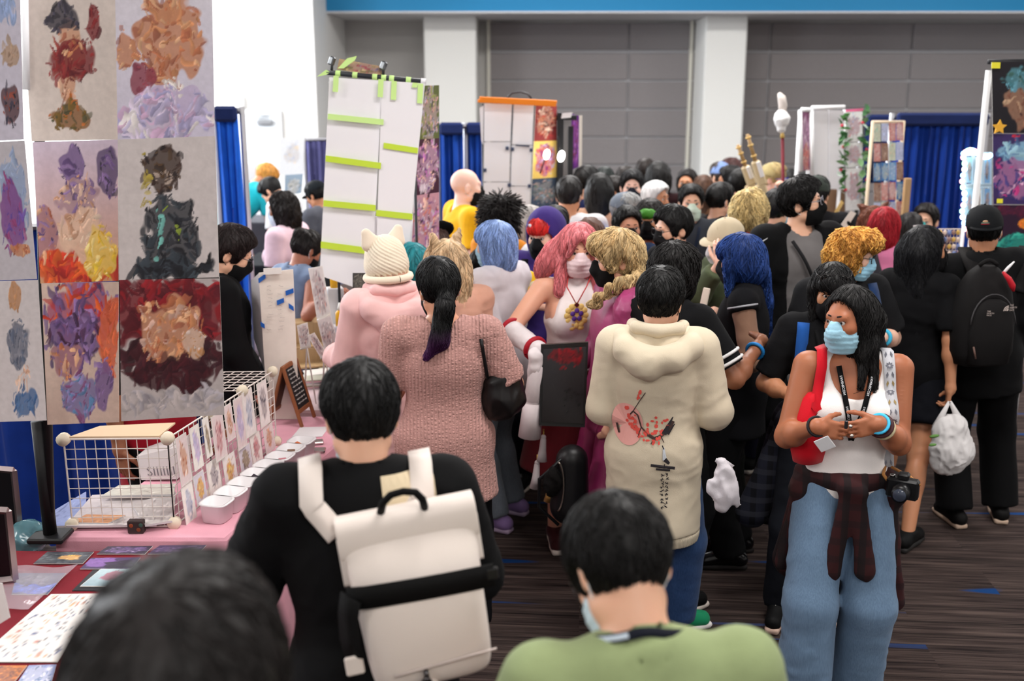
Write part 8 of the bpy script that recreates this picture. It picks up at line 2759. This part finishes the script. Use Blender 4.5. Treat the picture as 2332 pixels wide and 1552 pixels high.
link('bag_body', fast_mesh('bag_body', folds(V, Q, .004, 5), Q), M('plain', (18, 17, 19), .4), bag)
MB().tube([c + A3(-.07 + .03 * math.cos(t), -.075, .12 * math.sin(t)) for t in np.linspace(-1.4, 1.4, 12)], .005, 5).build('zip', M('metal', (150, 140, 130), .4), bag, True)
MB().tube([c + A3(-.05, -.04, .12), c + A3(-.15, -.03, .02), c + A3(-.15, -.02, -.12), c + A3(-.06, -.04, -.2)], .008, 6).build('loose_strap', M('plain', (20, 20, 22), .4), bag, True)
V, Q = sdf([ell(c + A3(-.085, -.05, .02), (.035, .035, .07), .02)], .009)
link('fur_charm', fast_mesh('fur_charm', folds(V, Q, .016, 3, (40, 40, 40)), Q), M('felt', (30, 26, 26)), bag)
tag(bag, 'black rounded bag with a fur charm against the magenta trousers', 'bag')
# --- yellow bag with the purple hood
yb = empty('yellow_pouch', at(1206, 682, 5.62))
b0 = np.array(yb.location)
c = np.array(at(1206, 654, 5.62)) - b0
V, Q = sdf([ell(c, (.055, .03, .09), .02), ell(c + A3(.01, 0, -.03), (.05, .03, .06), .02)], .008)
link('pouch', fast_mesh('pouch', V, Q), M('plain', (244, 196, 30), .35), yb)
MB().ball(c + A3(.022, -.03, .012), (.026, .006, .026), 12, 7).build('white_emblem', M('plain', (240, 228, 190), .5), yb, True)
MB().ball(c + A3(.022, -.036, .012), (.017, .004, .008), 10, 6, 0, rot(0, 0, -.6)).build('emblem_mark', M('plain', (206, 170, 80), .5), yb, True)
tag(yb, 'shiny yellow rounded pouch held by the person in purple hood', 'bag')
# --- plastic bags
def poly_bag(label, pts, D, col, handles, mark=None, seed=1):
    e = empty('plastic_bag', at(*pts[0], D))
    b0 = np.array(e.location)
    pr = []
    for (x0, y0, r0), (x1, y1, r1) in zip(pts_ := [(x, y, r_) for x, y, r_ in mark['body']], pts_[1:]):
        pr.append(rc(np.array(at(x0, y0, D)) - b0, np.array(at(x1, y1, D)) - b0, r0, r1, .03, (1, 1.3, 1)))
    V, Q = sdf(pr, .008)
    V = folds(V, Q, .016, seed, (26, 26, 11))
    link('bag_body', fast_mesh('bag_body', V, Q), M('cloth', col, .45, scale=12, dark=.92), e)
    for hp in handles:
        mb = MB()
        strip(mb, [np.array(at(x, y, D)) - b0 for x, y in hp], [.05, .03, .014][:len(hp)], A3(0, -1, 0), .004)
        mb.build('bag_handle', M('cloth', col, .5, scale=12, dark=.92), e, True)
    return tag(e, label, 'bag'), b0
bg2, b0 = poly_bag('white plastic bag with green leaf mark carried by the woman in black', [(2168, 1072)], 5.12, (224, 220, 220), [[(2132, 975), (2146, 945), (2162, 915)], [(2188, 965), (2176, 940), (2164, 915)]], dict(body=[(2150, 985, .055), (2170, 975, .06), (2165, 1030, .10), (2158, 1048, .06), (2176, 1052, .05)]), 6)
for x, y, rx, rz in ((2128, 994, .026, .009), (2124, 1014, .02, .008)):
    MB().ball(np.array(at(x, y, 5.03)) - b0, (rx, .008, rz), 10, 6, 0, rot(0, 0, -.15)).build('green_leaf_mark', M('plain', (96, 140, 70), .6), bg2, True)
bg3, b0 = poly_bag('crumpled white plastic bag hanging beside the beige hoodie', [(1650, 1155)], 3.72, (216, 210, 216), [[(1660, 1070), (1648, 1055), (1630, 1048)]], dict(body=[(1642, 1052, .010), (1652, 1080, .018), (1626, 1112, .016), (1650, 1110, .026), (1648, 1148, .014), (1660, 1120, .024), (1684, 1150, .010)]), 9)
# --- props raised over the crowd
GOLD = M('plain', (206, 184, 146), .4)
def pistol(label, base, tip, D):
    e = empty('toy_gun', at(*base, D))
    b0 = np.array(e.location)
    a, b = A3(0, 0, 0), np.array(at(*tip, D)) - b0
    d = unit(b - a)
    L_ = np.linalg.norm(b - a)
    s_ = unit(np.cross(d, A3(0, 1, 0)))
    Rm = np.stack([s_, A3(0, 1, 0), d], 1)
    MB().tube([a + d * L_ * .52, b], [.016, .013], 8).build('barrel', M('plain', (160, 128, 84), .4), e, True)
    for f in (.62, .80, .93):
        MB().tube([a + d * L_ * f, a + d * L_ * (f + .03)], .022, 8).build('barrel_band', M('plain', (214, 178, 110), .35), e, True)
    MB().box(a + d * L_ * .34, (.07, .05, L_ * .42), Rm, .012).build('receiver', GOLD, e)
    MB().box(a + d * L_ * .40 - s_ * .012 + A3(0, -.028, 0), (.032, .012, L_ * .26), Rm, .004).build('white_inlay', M('plain', (236, 232, 230), .4), e)
    MB().box(a + d * L_ * .06 + s_ * .02, (.09, .045, L_ * .22), Rm, .016).build('stock', GOLD, e)
    return tag(e, label, 'toy gun', 'ornate toy guns over the crowd')
pistol('ornate golden toy gun raised over the crowd, the taller one', (1742, 440), (1702, 306), 8.1)
pistol('plain tan toy gun raised over the crowd, leaning further left', (1718, 436), (1680, 330), 8.2)
po = empty('feather_staff', at(1783, 430, 8.75))
b0 = np.array(po.location)
f_ = lambda x, y: np.array(at(x, y, 8.75)) - b0
MB().tube([f_(1785, 560), f_(1782, 310)], .014, 8).build('red_pole', M('plain', (112, 26, 40), .5), po, True)
MB().tube([f_(1782, 314), f_(1781, 302)], [.02, .012], 8).build('gold_collar', M('plain', (206, 170, 90), .4), po, True)
V, Q = sdf([rc(f_(1781, 296), f_(1781, 270), .028, .056, .03), rc(f_(1781, 270), f_(1780, 262), .056, .04, .03), ell(f_(1776, 276), (.03, .03, .05), .03)], .01)
link('white_puff', fast_mesh('white_puff', folds(V, Q, .012, 4, (22, 22, 22)), Q), M('felt', (240, 238, 238)), po)
mb = MB()
strip(mb, [f_(1781, 262), f_(1783, 240), f_(1780, 222), f_(1774, 212)], [.05, .066, .06, .02], A3(0, -1, 0), .03)
mb.build('white_feather', M('plain', (216, 206, 200), .6), po, True)
MB().tube([f_(1779, 262), f_(1778, 238), f_(1774, 214)], .010, 6).build('feather_edge', M('plain', (240, 240, 240), .5), po, True)
tag(po, 'dark red staff topped with a white puff and curved white feather', 'staff')
# white cards and books held up in the far right aisle
for lab, px, D, c in (('yellowish paper strip held up beside the tan board', [(1916, 456), (1922, 462), (1900, 500), (1894, 494)], 7.9, (226, 190, 120)), ('pale leaflet held up before the leafy display', [(1938, 480), (1950, 486), (1916, 540), (1902, 530)], 7.4, (222, 212, 206)), ('white paper held by the long-haired woman in black', [(2186, 580), (2212, 566), (2196, 606), (2150, 612)], 5.5, (232, 230, 236)), ('white sheet in front of the man in the teal mask', [(2080, 514), (2106, 512), (2108, 524), (2082, 526)], 7.3, (236, 234, 236))):
    c_ = quad(px, D)
    tag(sheet('paper_sheet', c_, None, [M('plain', c, .7)] * 2, (2, 2), .003), lab, 'paper')
    if D != 5.5:
        m_ = (c_[2] + c_[3]) / 2
        st_ = MB().tube([(m_[0], m_[1] + .01, .0), (m_[0], m_[1] + .01, m_[2])], .008, 6).tube([c_[3] + Vector((0, -.004, -.004)), c_[2] + Vector((0, -.004, -.004))], .005, 5).build('sign_stand', WIRE, None, True)
        tag(st_, 'thin stand under the ' + ' '.join(lab.split()[:5]), 'stand')
e = empty('phone', at(1604, 700, 5.0))
MB().box((0, 0, .04), (.035, .012, .11), rot(.3, .2, .15), .004).build('phone_body', M('plain', (222, 206, 190), .4), e)
tag(e, 'pale phone held up before the pin-covered vest', 'phone')
